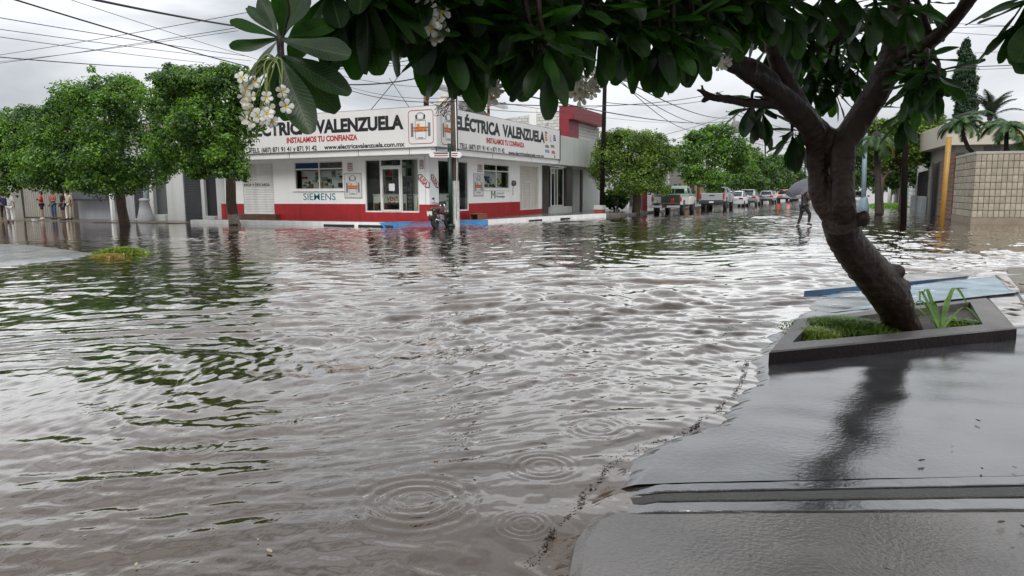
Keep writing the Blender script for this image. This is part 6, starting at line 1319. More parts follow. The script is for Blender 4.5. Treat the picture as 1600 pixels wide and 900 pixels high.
# ================================================================ PEOPLE
def skin(nm, V, E_, rad, m, parent, root=0, sub=1):
    me = bpy.data.meshes.new(nm); me.from_pydata(V, E_, []); o = bpy.data.objects.new(nm+'_s', me); COL.objects.link(o)
    md = o.modifiers.new('s', 'SKIN'); sb = o.modifiers.new('u', 'SUBSURF'); sb.levels = sub
    for i, v in enumerate(me.skin_vertices[0].data): v.radius = (rad[i], rad[i]) if not isinstance(rad[i], tuple) else rad[i]; v.use_root = i == root
    md.use_smooth_shade = True
    m2 = bpy.data.meshes.new_from_object(o.evaluated_get(DG())); bpy.data.objects.remove(o); m2.materials.clear(); m2.materials.append(m); return link(nm, m2, parent)
m_skin = mat('skin', (.28, .15, .09), .5, .06, 20, bump=0); m_hair = mat('dark_hair', (.012, .009, .008), .6, .2, 40)
def hand(parent, w_, d_, side, curl=.5):
    q = LB(); w_ = Vector(w_); d_ = Vector(d_).normalized(); sx = d_.orthogonal().normalized() if abs(d_.x) > .9 else Vector((0, 1, 0)).cross(d_).normalized(); nz_ = sx.cross(d_)
    q.obox(w_+d_*.045, sx, d_, nz_, .016, .045, .036)
    for i in range(4):
        b0 = w_+d_*.088+nz_*(-.027+.018*i); ln = (.06, .07, .066, .052)[i]; q.tube([b0, b0+d_*ln*.5, b0+d_*ln*(1-.3*curl)+sx*side*curl*.02], [.0085, .008, .006], 5)
    b0 = w_+d_*.03-nz_*.034; q.tube([b0, b0+d_*.03-nz_*.022, b0+d_*.062-nz_*.026], [.010, .009, .007], 5)
    q.build('hand', m_skin, parent)
def person(label, loc, rz, J, top, bottom, group=None, skirt=False, shorts=False, sleeves=1.0, hair=True, cap=None, shoe=None, h=1.65, fem=False, coat=False):
    """J: joint overrides in a 1.65 m figure facing +Y"""
    root = thing('person', label, 'person', loc, group, rz); s = h/1.65; root.scale = (s, s, s)
    D = dict(pel=(0, 0, .90), wst=(0, 0, 1.05), che=(0, .0, 1.24), nk=(0, 0, 1.39), jaw=(0, .03, 1.46), hd=(0, .01, 1.55), sl=(-.17, 0, 1.34), sr=(.17, 0, 1.34), el=(-.22, -.02, 1.08), er_=(.22, -.02, 1.08), wl=(-.23, .06, .86), wr=(.23, .06, .86),
             hl=(-.09, 0, .86), hr=(.09, 0, .86), kl=(-.10, .02, .47), kr=(.10, .02, .47), al=(-.10, -.02, .08), ar=(.10, -.02, .08), tl=(-.12, .13, .03), tr=(.12, .13, .03)); D.update(J)
    names = ['pel', 'wst', 'che', 'nk', 'jaw', 'hd', 'sl', 'el', 'wl', 'sr', 'er_', 'wr', 'hl', 'kl', 'al', 'tl', 'hr', 'kr', 'ar', 'tr']
    rad = [(.13, .10), (.115, .09), (.13, .10), .052, .068, .088, .055, .042, .028, .055, .042, .028, .082, .056, .038, .028, .082, .056, .038, .028]
    E_ = [(0, 1), (1, 2), (2, 3), (3, 4), (4, 5), (2, 6), (6, 7), (7, 8), (2, 9), (9, 10), (10, 11), (0, 12), (12, 13), (13, 14), (14, 15), (0, 16), (16, 17), (17, 18), (18, 19)]
    skin('body', [D[k] for k in names], E_, rad, m_skin, root)
    for a, b2, sd in (('el', 'wl', 1), ('er_', 'wr', -1)): hand(root, D[b2], Vector(D[b2])-Vector(D[a]), sd)
    def L3(a, b2, t_): return tuple(Vector(D[a]).lerp(Vector(D[b2]), t_))
    el_, er2 = L3('sl', 'el', min(1, sleeves*2)), L3('sr', 'er_', min(1, sleeves*2)); V = [D['pel'], D['wst'], D['che'], L3('che', 'nk', .75), D['sl'], el_, D['sr'], er2]; E2 = [(0, 1), (1, 2), (2, 3), (2, 4), (4, 5), (2, 6), (6, 7)]; rd = [(.155, .125), (.14, .115), (.15, .12), .062, .07, .058, .07, .058]
    if sleeves >= 1: V += [L3('el', 'wl', .9), L3('er_', 'wr', .9)]; E2 += [(5, 8), (7, 9)]; rd += [.042, .042]
    if coat: V += [(D['pel'][0]*.5, D['pel'][1]-.0, .66)]; E2 += [(0, len(V)-1)]; rd += [(.17, .14)]
    skin('shirt' if not coat else 'coat', V, E2, rd, top, root)
    e_ = .5 if shorts else .92
    V = [L3('pel', 'wst', .2), D['hl'], D['hr']]; E3 = [(0, 1), (0, 2)]; rd = [(.14, .115), .102, .102]
    if not skirt:
        if shorts: V += [L3('hl', 'kl', .85), L3('hr', 'kr', .85)]; E3 += [(1, 3), (2, 4)]; rd += [.088, .088]
        else: V += [D['kl'], D['kr'], L3('kl', 'al', .93), L3('kr', 'ar', .93)]; E3 += [(1, 3), (2, 4), (3, 5), (4, 6)]; rd += [.072, .072, .055, .055]
        skin('trousers' if not shorts else 'shorts', V, E3, rd, bottom, root)
    else:
        q = LB(); q.lathe((D['pel'][0], D['pel'][1], 0), [(.14, 1.0), (.17, .85), (.20, .55), (.19, .5)], 14); q.build('skirt', bottom, root)
    for a, t_ in (('al', 'tl'), ('ar', 'tr')):
        q = LB(); q.tube([Vector(D[a])+Vector((0, -.05, -.04)), Vector(D[a])+Vector((0, .03, -.03)), Vector(D[t_])+Vector((0, .02, 0))], [.045, .05, .035], 8); q.build('shoe', shoe or m_blkp, root)
    hd = Vector(D['hd'])
    if hair: q = LB(); q.sphere(hd+Vector((0, -.025, .03)), .105, 10, (.95, 1, 1)); q.sphere(hd+Vector((0, -.05, -.04)), .08, 8, (1.05, .9, 1.1)); q.build('hair', m_hair, root)
    if cap: q = LB(); q.sphere(hd+Vector((0, -.01, .045)), .115, 10, (1, 1.05, .85)); q.box(hd.x-.07, hd.x+.07, hd.y+.06, hd.y+.19, hd.z+.04, hd.z+.055); q.build('cap', cap, root)
    q = LB(); q.sphere(hd+Vector((0, .095, -.02)), .018, 6, (.8, 1, 1.3)); 
    for s_ in (-1, 1): q.sphere(hd+Vector((s_*.088, .0, -.01)), .024, 6, (.4, .8, 1.2))
    q.build('nose_and_ears', m_skin, root); q = LB()
    for s_ in (-1, 1): q.sphere(hd+Vector((s_*.032, .082, .005)), .011, 6)
    q.box(hd.x-.022, hd.x+.022, hd.y+.078, hd.y+.088, hd.z-.062, hd.z-.055); q.build('eyes_and_mouth', m_hair, root)
    return root
def cloth(nm, c): return mat('cloth_'+nm, c, .9, .12, 9, .3, 60)
c_blk = cloth('black', (.014, .014, .016)); c_char = cloth('charcoal', (.028, .028, .032)); c_wht = cloth('white', (.62, .62, .62)); c_red = cloth('red', (.42, .02, .03)); c_nav = cloth('navy', (.02, .025, .07)); c_jean = cloth('jeans', (.05, .09, .14)); c_pink = cloth('faded_pink', (.22, .08, .06)); c_ylw = cloth('yellow', (.6, .45, .04)); c_cream = cloth('cream', (.4, .36, .28))
wp = G(1254, 354)
wk_ = person('person in dark jacket wading across the flooded street under an umbrella', (wp.x, wp.y, -.06), R(-62), dict(pel=(0, .02, .92), wst=(0, .05, 1.06), che=(0, .10, 1.24), nk=(0, .16, 1.37), jaw=(0, .21, 1.42), hd=(0, .20, 1.51), sl=(-.16, .10, 1.33), sr=(.16, .12, 1.33), el=(-.2, .16, 1.1), wl=(-.13, .34, 1.05), er_=(.20, .24, 1.16), wr=(.12, .30, 1.42),
     hl=(-.09, .02, .88), hr=(.09, .02, .88), kl=(-.1, .16, .52), al=(-.1, -.04, .14), tl=(-.1, .08, .07), kr=(.1, .04, .48), ar=(.1, -.20, .12), tr=(.1, -.10, .04)) if False else
     dict(pel=(0, 0, .92), wst=(0, .02, 1.06), che=(0, .04, 1.24), nk=(0, .07, 1.37), jaw=(0, .11, 1.43), hd=(0, .09, 1.52), sl=(-.16, .04, 1.33), sr=(.16, .05, 1.33), el=(-.2, .02, 1.08), wl=(-.14, .22, 1.02), er_=(.19, .13, 1.15), wr=(.08, .14, 1.36),
     hl=(-.09, 0, .88), hr=(.09, 0, .88), kl=(-.1, -.05, .50), al=(-.1, -.16, .12), tl=(-.1, -.05, .04), kr=(.1, .24, .58), ar=(.1, .20, .20), tr=(.1, .32, .12)), c_char, c_blk, h=1.62, coat=True)
um = thing('umbrella', 'grey umbrella tilted over the wading person', 'umbrella', (wp.x, wp.y, 1.3)); um.rotation_euler = (0, 0, 0)
uc = W(1262, 282, 29.3); ax = Vector((.0, 0, 1)); tilt = (-d*.62+Vector((0, 0, 1))+fwd*-.18).normalized(); hp = Vector((wp.x, wp.y, 1.30))+d*.1
apex = W(1249, 285, 29.3); hp = apex-tilt*.66; u1 = tilt.orthogonal().normalized(); u2 = tilt.cross(u1); q = MB(); vs = []; fs = []; nr_, na_ = 6, 32
for i in range(nr_+1):
    t_ = i/nr_; rr = .68*math.sin(t_*R(78))/math.sin(R(78)); zz = -.30*(1-math.cos(t_*R(78)))/(1-math.cos(R(78)))
    for j in range(na_):
        a = 2*math.pi*j/na_; sc_ = 1-.09*t_*abs(math.sin(a*4)); vs.append(apex+u1*math.cos(a)*rr*sc_+u2*math.sin(a)*rr*sc_+tilt*(zz+.02*t_*abs(math.sin(a*4))))
for i in range(nr_):
    for j in range(na_): fs.append((i*na_+j, i*na_+(j+1) % na_, (i+1)*na_+(j+1) % na_, (i+1)*na_+j))
q.add(vs, fs, True); cn = q.build('canopy', mat('umbrella_cloth', (.06, .06, .078), .55, .1, 5, .1), um, recalc=False)
for k in range(8):
    q = MB(); P = []
    for i in range(nr_+1):
        t_ = i/nr_; rr = .685*math.sin(t_*R(78))/math.sin(R(78)); zz = -.30*(1-math.cos(t_*R(78)))/(1-math.cos(R(78))); a = 2*math.pi*k/8; P.append(apex+u1*math.cos(a)*rr+u2*math.sin(a)*rr+tilt*(zz-.012))
    q.tube(P, .006, 4); q.build('rib', m_chrome, um)
q = MB(); q.tube([apex+tilt*.08, hp-tilt*.12], .009, 6); q.build('shaft', m_blkp, um); q = MB(); q.tube([hp-tilt*.12, hp-tilt*.2, hp-tilt*.23+d*.04, hp-tilt*.19+d*.07], .014, 6); q.build('handle', m_blkp, um)
g_w = 'people by the beige gate'
walkJ = dict(kl=(-.1, .14, .50), al=(-.1, .10, .12), tl=(-.1, .24, .06), kr=(.1, -.02, .46), ar=(.1, -.20, .12), tr=(.1, -.10, .04), wl=(-.2, .14, .88), wr=(.22, -.02, .84))
def at(px, py, z):
    p = G(px, py, z)
    if p.y > 26.5: p = onY(px, py, 26.5-.15*(px % 3))
    return (p.x, p.y, z)
person('person in white shirt and white trousers wading left of the gate', at(17, 348.5, -.03), R(60), walkJ, c_wht, c_wht, g_w, sleeves=.45, h=1.62)
bg_ = thing('shoulder_bag', 'dark bag hanging on the back of the person in white', 'bag', (at(17, 348.5, 0))); p = wloc(bg_); q = MB(); q.obox(p+Vector((.02, -.22, 1.12)), d, (0, 1, 0), (0, 0, 1), .10, .05, .2); q.build('pouch', c_nav, bg_, bevel=.03); q = MB(); q.tube([p+Vector((.05, -.18, 1.3)), p+Vector((-.05, -.08, 1.42)), p+Vector((-.1, .05, 1.3))], .015, 5); q.build('strap', c_nav, bg_)
person('person with a yellow cap and dark clothes at the far left edge', at(8, 344.5, .02), R(70), walkJ, c_nav, c_blk, g_w, cap=c_ylw, h=1.6)
person('person in a red sweatshirt with folded arms before the gate', at(67, 340.5, .035), R(150), dict(el=(-.24, .06, 1.1), wl=(.06, .17, 1.14), er_=(.24, .06, 1.1), wr=(-.06, .19, 1.16)), c_red, c_blk, g_w, shorts=True, shoe=c_wht)
person('person in jeans and a faded pink top beside the red one', at(85, 341.5, .035), R(190), dict(el=(-.24, .05, 1.1), wl=(-.05, .18, 1.08)), c_pink, c_jean, g_w, sleeves=.5)
person('barelegged person in black shorts and dark top under the leaves', at(100, 344.3, .035), R(170), {}, c_blk, c_nav, g_w, shorts=True, sleeves=.5, h=1.7)
person('person in cream clothes holding a black bag beside the white post', at(109, 342, .035), R(200), {}, c_cream, c_cream, g_w, sleeves=.6, h=1.68)
b3 = thing('handbag', 'black bag held by the person in cream clothes', 'bag', at(111, 342, .035)); p = wloc(b3); q = MB(); q.obox(p+Vector((.12, -.1, 1.0)), d, (0, 1, 0), (0, 0, 1), .14, .06, .17); q.build('pouch', c_blk, b3, bevel=.03); q = MB(); q.tube([p+Vector((.05, -.1, 1.15)), p+Vector((.1, -.1, 1.35)), p+Vector((.18, -.1, 1.15))], .012, 5); q.build('strap', c_blk, b3)
bx_ = thing('white_box', 'small white box lying on the brown pavement by the gate', 'box', at(54, 345.5, .035)); p = wloc(bx_); q = MB(); q.box(p.x-.11, p.x+.11, p.y-.09, p.y+.09, .035, .14); q.build('carton', c_wht, bx_, bevel=.008); q = MB(); q.box(p.x-.118, p.x+.118, p.y-.098, p.y+.098, .141, .165); q.build('lid', c_wht, bx_)
# ================================================================ NEAR TREE, ITS PLANTER, LITTER
# planter
Pz = .14; FL, FR, BR, BL = (G(*p, Pz) for p in ((1202, 549), (1589, 512), (1542, 465), (1245, 498)))
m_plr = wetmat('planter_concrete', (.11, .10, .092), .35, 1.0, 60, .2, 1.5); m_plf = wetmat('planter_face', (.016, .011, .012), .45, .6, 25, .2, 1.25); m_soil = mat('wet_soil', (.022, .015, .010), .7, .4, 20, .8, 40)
pl = thing('tree_planter', 'low weathered concrete planter box round the foot of the near tree', 'planter', (FL+BR)/2*1.0); pl.location.z = 0
o_ = [FL, FR, BR, BL]
u = (FR-FL).normalized(); 
inn = [G(*p, Pz) for p in ((1238, 535), (1536, 507), (1516, 472), (1268, 503))]
q = MB(); nseg = 4
def lerp4(a, b2, n): return [a.lerp(b2, i/n) for i in range(n)]
O = sum((lerp4(o_[i], o_[(i+1) % 4], 10) for i in range(4)), []); I = sum((lerp4(inn[i], inn[(i+1) % 4], 10) for i in range(4)), [])
rnd = random.Random(2); nn_ = 40
vs = [(p.x+rnd.uniform(-.004, .004), p.y+rnd.uniform(-.004, .004), Pz-.012) for p in O]+[(p.lerp(I[i], .06).x, p.lerp(I[i], .06).y, Pz+rnd.uniform(-.002, .003)) for i, p in enumerate(O)]+[(p.x, p.y, Pz+rnd.uniform(-.003, .003)) for p in I]+[(p.x, p.y, .0) for p in I]
q.add(vs, [(k*nn_+i, k*nn_+(i+1) % nn_, (k+1)*nn_+(i+1) % nn_, (k+1)*nn_+i) for k in range(3) for i in range(nn_)]); q.build('rim', m_plr, pl)
q = MB(); cN = (FL+FR+BR+BL)/4
vs = [(p.x+rnd.uniform(-.003, .003), p.y+rnd.uniform(-.003, .003), Pz-.013) for p in O]+[(p.x+(p-cN).x*.004, p.y+(p-cN).y*.004, -.05) for p in O]; q.add(vs, [(i, (i+1) % nn_, nn_+(i+1) % nn_, nn_+i) for i in range(nn_)]); q.build('side', m_plf, pl)
q = MB(); q.add([tuple(p+Vector((0, 0, -.075))) for p in I], [tuple(range(nn_))]); q.build('soil', m_soil, pl)
# trunk and limbs
m_pb = bpy.data.materials.new('plumeria_bark'); m_pb.use_nodes = True; t = m_pb.node_tree; b = t.nodes['Principled BSDF']; n = t.nodes.new; l = t.links.new
geo = n('ShaderNodeNewGeometry'); na = n('ShaderNodeTexNoise'); na.inputs['Scale'].default_value = 7; na.inputs['Detail'].default_value = 8; na.inputs['Roughness'].default_value = .7; l(geo.outputs['Position'], na.inputs['Vector'])
rr_ = n('ShaderNodeValToRGB'); rr_.color_ramp.elements[0].position = .35; rr_.color_ramp.elements[0].color = (.012, .006, .004, 1); rr_.color_ramp.elements[1].position = .72; rr_.color_ramp.elements[1].color = (.042, .024, .016, 1); l(na.outputs[0], rr_.inputs[0]); l(rr_.outputs[0], b.inputs['Base Color'])
b.inputs['Roughness'].default_value = .5; b.inputs['Specular IOR Level'].default_value = .3; mpb = n('ShaderNodeMapping'); mpb.inputs['Scale'].default_value = (16, 16, 12); l(geo.outputs['Position'], mpb.inputs[0]); nb_ = n('ShaderNodeTexNoise'); nb_.inputs['Scale'].default_value = 1; nb_.inputs['Detail'].default_value = 6; l(mpb.outputs[0], nb_.inputs['Vector'])
nc = n('ShaderNodeTexVoronoi'); nc.inputs['Scale'].default_value = 26; l(geo.outputs['Position'], nc.inputs['Vector']); ma = n('ShaderNodeMath'); ma.operation = 'MULTIPLY_ADD'; ma.inputs[1].default_value = -.35; l(nc.outputs[0], ma.inputs[0]); l(nb_.outputs[0], ma.inputs[2])
bb_ = n('ShaderNodeBump'); bb_.inputs['Strength'].default_value = .8; bb_.inputs['Distance'].default_value = .02; l(ma.outputs[0], bb_.inputs['Height']); l(bb_.outputs[0], b.inputs['Normal'])
tb = G(1408, 528, .06); pt_ = thing('plumeria_tree', 'near plumeria tree with thick leaning trunk, big leaves and white flowers', 'tree', tb)
D7 = 7.1
def T(*pts): return [W(a, b2, c) for a, b2, c in pts]
def lean(y): return -1.15*min(1., max(0., (515-y)/170))     # the trunk leans toward the street and the camera
def seg(pts, rpx):
    pts = [(a, b2, c+lean(b2)) for a, b2, c in pts]; P = T(*pts); return P, [r*(.88 if pts[i][1] > 370 else .81 if pts[i][1] > 225 else .76)*pts[i][2]/1120 for i, r in enumerate(rpx)]
def spline(P, rd, n=4):
    out = []; ro = []
    for i in range(len(P)-1):
        p0, p1, p2, p3 = P[max(0, i-1)], P[i], P[i+1], P[min(len(P)-1, i+2)]
        for k in range(n):
            s = k/n; out.append(.5*((2*p1)+(p2-p0)*s+(2*p0-5*p1+4*p2-p3)*s*s+(3*p1-p0-3*p2+p3)*s**3)); ro.append(rd[i]*(1-s)+rd[i+1]*s)
    return out+[P[-1]], ro+[rd[-1]]
limbs = [([(1414, 545, 7.0), (1408, 515, 7.05), (1402, 488, 7.05), (1384, 452, 7.05), (1350, 412, 7.05), (1322, 375, 7.05), (1312, 345, 7.05)], [42, 34, 30, 36, 33, 30, 33]),
         ([(1345, 400, 7.1), (1312, 350, 7.15), (1286, 310, 7.2), (1279, 270, 7.22), (1278, 235, 7.18), (1268, 200, 7.06), (1235, 165, 6.95), (1200, 135, 6.8), (1160, 110, 6.6), (1125, 92, 6.4), (1100, 72, 6.2), (1075, 40, 6.0)], [26, 26, 23, 20, 21, 24, 24, 20, 16, 13, 11, 9]),
         ([(1325, 380, 7.05), (1318, 330, 7.05), (1317, 290, 7.05), (1316, 250, 7.05), (1322, 220, 7.05), (1345, 182, 7.05), (1372, 140, 7.0), (1393, 90, 6.95), (1402, 40, 6.9), (1402, -20, 6.8), (1380, -100, 6.6)], [28, 24, 22, 23, 27, 26, 26, 24, 22, 20, 16]),
         ([(1320, 235, 7.1), (1290, 215, 7.15), (1262, 190, 7.1), (1228, 130, 7.0), (1212, 90, 6.9), (1200, 40, 6.7), (1180, -20, 6.5)], [24, 25, 24, 19, 16, 14, 12]),
         ([(1398, 95, 6.95), (1425, 82, 6.8), (1455, 64, 6.6), (1485, 36, 6.4), (1515, 0, 6.2), (1550, -50, 6.0)], [18, 17, 16, 14, 13, 11]),
         ([(1225, 165, 6.95), (1195, 162, 6.8), (1165, 160, 6.7), (1135, 155, 6.6), (1115, 152, 6.5), (1100, 145, 6.5), (1089, 140, 6.45)], [11, 10, 9.5, 8.5, 8, 5.5, 4]),
         ([(1102, 149, 6.5), (1098, 140, 6.5), (1096, 132, 6.5)], [4.5, 4, 3.5]), ([(1113, 150, 6.5), (1102, 156, 6.5), (1096, 158, 6.5)], [5, 4.5, 4]), ([(1128, 153, 6.55), (1122, 147, 6.55), (1119, 143, 6.55)], [4.5, 4, 3.2]),
         ([(1240, 180, 6.95), (1222, 140, 6.85), (1190, 105, 6.7), (1155, 92, 6.5), (1135, 90, 6.3)], [12, 10, 8.5, 8, 7]), ([(1172, 128, 6.65), (1176, 112, 6.6), (1180, 98, 6.6)], [8, 8, 7]),
         ([(1392, 100, 6.95), (1420, 112, 6.7), (1440, 125, 6.5)], [9, 8, 6]),
         ([(1345, 345, 7.0), (1350, 338, 6.95), (1354, 330, 6.95)], [16, 12, 7]), ([(1385, 430, 7.1), (1400, 425, 7.1), (1412, 424, 7.1)], [22, 15, 8]), ([(1395, 455, 7.1), (1410, 448, 7.1), (1420, 447, 7.1)], [22, 14, 8])]
q = MB()
for i, (pts, rp2) in enumerate(limbs):
    P, rd = seg(pts, rp2); P, rd = spline(P, rd, 4); q.tube(P, rd, 14, seed=i, rough=.05)
tmp = q.build('trunk', m_pb, pt_, recalc=True)
rm = tmp.modifiers.new('r', 'REMESH'); rm.mode = 'VOXEL'; rm.voxel_size = .012; rm.use_smooth_shade = True
sm = tmp.modifiers.new('s', 'SMOOTH'); sm.factor = .5; sm.iterations = 4
tx = bpy.data.textures.new('bark_clouds', 'CLOUDS'); tx.noise_scale = .09; dm = tmp.modifiers.new('d', 'DISPLACE'); dm.texture = tx; dm.texture_coords = 'LOCAL'; dm.strength = .022; dm.mid_level = .5
me2 = bpy.data.meshes.new_from_object(tmp.evaluated_get(DG())); old = tmp.data; tmp.modifiers.clear(); tmp.data = me2; me2.name = 'trunk'
if not me2.materials: me2.materials.append(m_pb)
# thin boughs over the pavement carrying the rosettes (they run above the frame)
rnd = random.Random(11); hubs = [W(1075, 40, 4.85), W(1200, 40, 5.55), W(1380, -100, 5.45), W(1402, -20, 5.65), W(1180, -20, 5.35), W(1550, -50, 4.85), W(1300, 0, 6.05), W(1215, 165, 5.9), W(1160, 110, 5.45), W(1262, 190, 6.0), W(1393, 90, 5.8), W(1455, 64, 5.45), W(1440, 125, 5.4), W(1310, 60, 6.3)]
# ---- leaves
st = 8; ucol = np.array([-1, -.55, 0, .55, 1])
def leaf_verts(seed):
    r = random.Random(seed); vs = []; uv = []; cv = r.uniform(-.16, .10); wv = r.uniform(-.03, .03)
    for i in range(st+1):
        t_ = i/st; w_ = (math.sin(math.pi*min(1, t_**1.25*.93+.02))**.75)*.5*(.5+.62*t_) if t_ < 1 else .17; w_ *= 1.04
        if i == 0: w_ = .035
        for c in ucol: vs.append((c*w_*.36*1.22, t_*(1 if abs(c) < .9 else .985), -cv*(t_-.3)**2*1.0+abs(c)*w_*.10+wv*math.sin(t_*7+c)*abs(c))); uv.append((c*.5+.5, t_))
    fs = [(i*5+j, i*5+j+1, (i+1)*5+j+1, (i+1)*5+j) for i in range(st) for j in range(4)]
    return np.array(vs), np.array(fs), np.array(uv)
def pleaf(nm, dk, lt):
    m = leafmat(nm, dk, lt, .36, (2.8, 3.4, .7), 5, .36, .4); t = m.node_tree; n = t.nodes.new; l = t.links.new; b = t.nodes['Principled BSDF']
    uvn = n('ShaderNodeUVMap'); sp = n('ShaderNodeSeparateXYZ'); l(uvn.outputs[0], sp.inputs[0])
    a = n('ShaderNodeMath'); a.operation = 'SUBTRACT'; a.inputs[1].default_value = .5; l(sp.outputs[0], a.inputs[0]); ab = n('ShaderNodeMath'); ab.operation = 'ABSOLUTE'; l(a.outputs[0], ab.inputs[0])
    s1 = n('ShaderNodeMath'); s1.operation = 'MULTIPLY_ADD'; s1.inputs[1].default_value = -.35; l(ab.outputs[0], s1.inputs[0]); l(sp.outputs[1], s1.inputs[2])
    s2 = n('ShaderNodeMath'); s2.operation = 'MULTIPLY'; s2.inputs[1].default_value = 115; l(s1.outputs[0], s2.inputs[0]); s3 = n('ShaderNodeMath'); s3.operation = 'SINE'; l(s2.outputs[0], s3.inputs[0])
    s4 = n('ShaderNodeMapRange'); s4.inputs[1].default_value = .86; s4.inputs[2].default_value = 1; l(s3.outputs[0], s4.inputs[0])
    m1 = n('ShaderNodeMath'); m1.operation = 'LESS_THAN'; m1.inputs[1].default_value = .022; l(ab.outputs[0], m1.inputs[0]); mxx = n('ShaderNodeMath'); mxx.operation = 'MAXIMUM'; l(s4.outputs[0], mxx.inputs[0]); l(m1.outputs[0], mxx.inputs[1])
    oi = n('ShaderNodeObjectInfo'); rv = n('ShaderNodeMapRange'); rv.inputs[3].default_value = .65; rv.inputs[4].default_value = 1.9; pw = n('ShaderNodeMath'); pw.operation = 'POWER'; pw.inputs[1].default_value = 2.2; l(oi.outputs['Random'], pw.inputs[0]); l(pw.outputs[0], rv.inputs[0]); vs_ = n('ShaderNodeVectorMath'); vs_.operation = 'SCALE'; l(b.inputs['Base Color'].links[0].from_socket, vs_.inputs[0]); l(rv.outputs[0], vs_.inputs['Scale'])
    col = vs_.outputs[0]; mc = n('ShaderNodeMix'); mc.data_type = 'RGBA'; mc.inputs['B'].default_value = (.10, .14, .05, 1); sc = n('ShaderNodeMath'); sc.operation = 'MULTIPLY'; sc.inputs[1].default_value = .4; l(mxx.outputs[0], sc.inputs[0]); l(sc.outputs[0], mc.inputs[0]); l(col, mc.inputs['A']); l(mc.outputs['Result'], b.inputs['Base Color'])
    bp = n('ShaderNodeBump'); bp.inputs['Strength'].default_value = .35; bp.inputs['Distance'].default_value = .004; l(mxx.outputs[0], bp.inputs['Height']); l(bp.outputs[0], b.inputs['Normal']); return m
m_pl = pleaf('plumeria_leaf', (.005, .020, .004), (.018, .055, .008))
LV = [leaf_verts(i) for i in range(6)]
def mk_leaf_mesh(V, Fc, UV, nm='leaf'):
    me = bpy.data.meshes.new(nm); me.from_pydata(V.tolist(), [], Fc.tolist()); me.materials.append(m_pl); u_ = me.uv_layers.new(name='UVMap'); u_.data.foreach_set('uv', UV[Fc.reshape(-1)].astype(np.float32).ravel()); me.polygons.foreach_set('use_smooth', [True]*len(Fc)); me.update(); return me
LM = [mk_leaf_mesh(*v) for v in LV]
leaves = []     # (matrix, shape index, visible score)
stems = MB()
def add_leaf(c, dr, ln, wide=1., nrm=None, shape=None, score=0):
    dr = dr.normalized(); up = nrm or Vector((0, 0, 1)); up = (up-dr*up.dot(dr)); 
    if up.length < .15: up = dr.orthogonal()
    up = up.normalized(); xx = dr.cross(up); M = Matrix((xx*ln*wide, dr*ln, up*ln)).transposed().to_4x4(); M.translation = c+dr*.012
    leaves.append((M, rnd.randrange(6) if shape is None else shape, score))
def rosette(px, py, dp, n_=13, ln=.27, lo=-80, hi=15, stem=True, score=0):
    c = W(px, py, dp); a0 = rnd.uniform(0, 6.28)
    for k in range(n_):
        a = a0+k*2.4; el = R(lo+(hi-lo)*((k+.5)/n_)**1.0+rnd.uniform(-9, 9)); dr = Vector((math.cos(a)*math.cos(el), math.sin(a)*math.cos(el), math.sin(el)))
        cc = c+Vector((0, 0, -.05+.10*k/n_)); add_leaf(cc, dr, ln*rnd.uniform(.82, 1.12), rnd.uniform(.9, 1.12), Vector((rnd.uniform(-.3, .3), rnd.uniform(-.3, .3), 1)), score=score+rnd.random()*.1)
    if stem:
        hb = min(hubs, key=lambda h_: (h_-c).length); near_ = px > 1100 and py > -15; mid = c.lerp(hb, .5)+Vector((0, 0, (.06 if near_ else .35)+.1*(hb-c).length)); up_ = c+Vector((0, 0, .08 if near_ else .28)); P, rd = spline([c-Vector((0, 0, .03)), up_, mid, hb], [.011, .014, .02, .03], 4); stems.tube(P, rd, 7)
E_c = (440, 60)
for tx_, ty_, d0, d1, sh, wd in (((366, 36, 2.32, 2.22, 0, 1.0)), (366, 80, 2.32, 2.20, 1, .95), (408, 0, 2.35, 2.40, 2, .9), (392, 18, 2.36, 2.5, 3, .5), (543, 90, 2.30, 2.25, 4, 1.15), (542, 143, 2.30, 2.30, 0, 1.2), (522, 170, 2.33, 2.42, 1, 1.2), (482, 202, 2.28, 2.20, 2, 1.2), (500, 160, 2.36, 2.5, 3, 1.1),
                             (392, 135, 2.38, 2.55, 4, 1.2), (425, 178, 2.4, 2.5, 5, 1.3), (452, 175, 2.36, 2.45, 0, 1.0), (520, 40, 2.4, 2.6, 1, 1.1), (475, -8, 2.4, 2.5, 2, 1.1), (398, 120, 2.42, 2.6, 3, 1.2), (440, -10, 2.3, 2.2, 4, .9), (520, 75, 2.45, 2.6, 5, 1.0), (450, 185, 2.5, 2.6, 2, 1.2)):
    c = W(E_c[0]+rnd.uniform(-6, 6), E_c[1]+(22 if ty_ > 120 else 0), d0); tp_ = W(tx_, ty_, d1); dr = tp_-c
    add_leaf(c, dr, dr.length, wd*.25/max(.2, dr.length)*.8, (Vector((0, 0, .45))-fwd*1.0+Vector((rnd.uniform(-.25, .25), 0, rnd.uniform(-.25, .2)))), sh, 10)
P, rd = spline([W(440, 95, 2.33), W(438, 60, 2.34), W(447, 20, 2.36), W(460, -40, 2.4), W(600, -160, 3.0), W(900, -200, 4.0), W(1075, 40, 4.85)], [.010, .012, .013, .015, .02, .03, .035], 5); stems.tube(P, rd, 8)
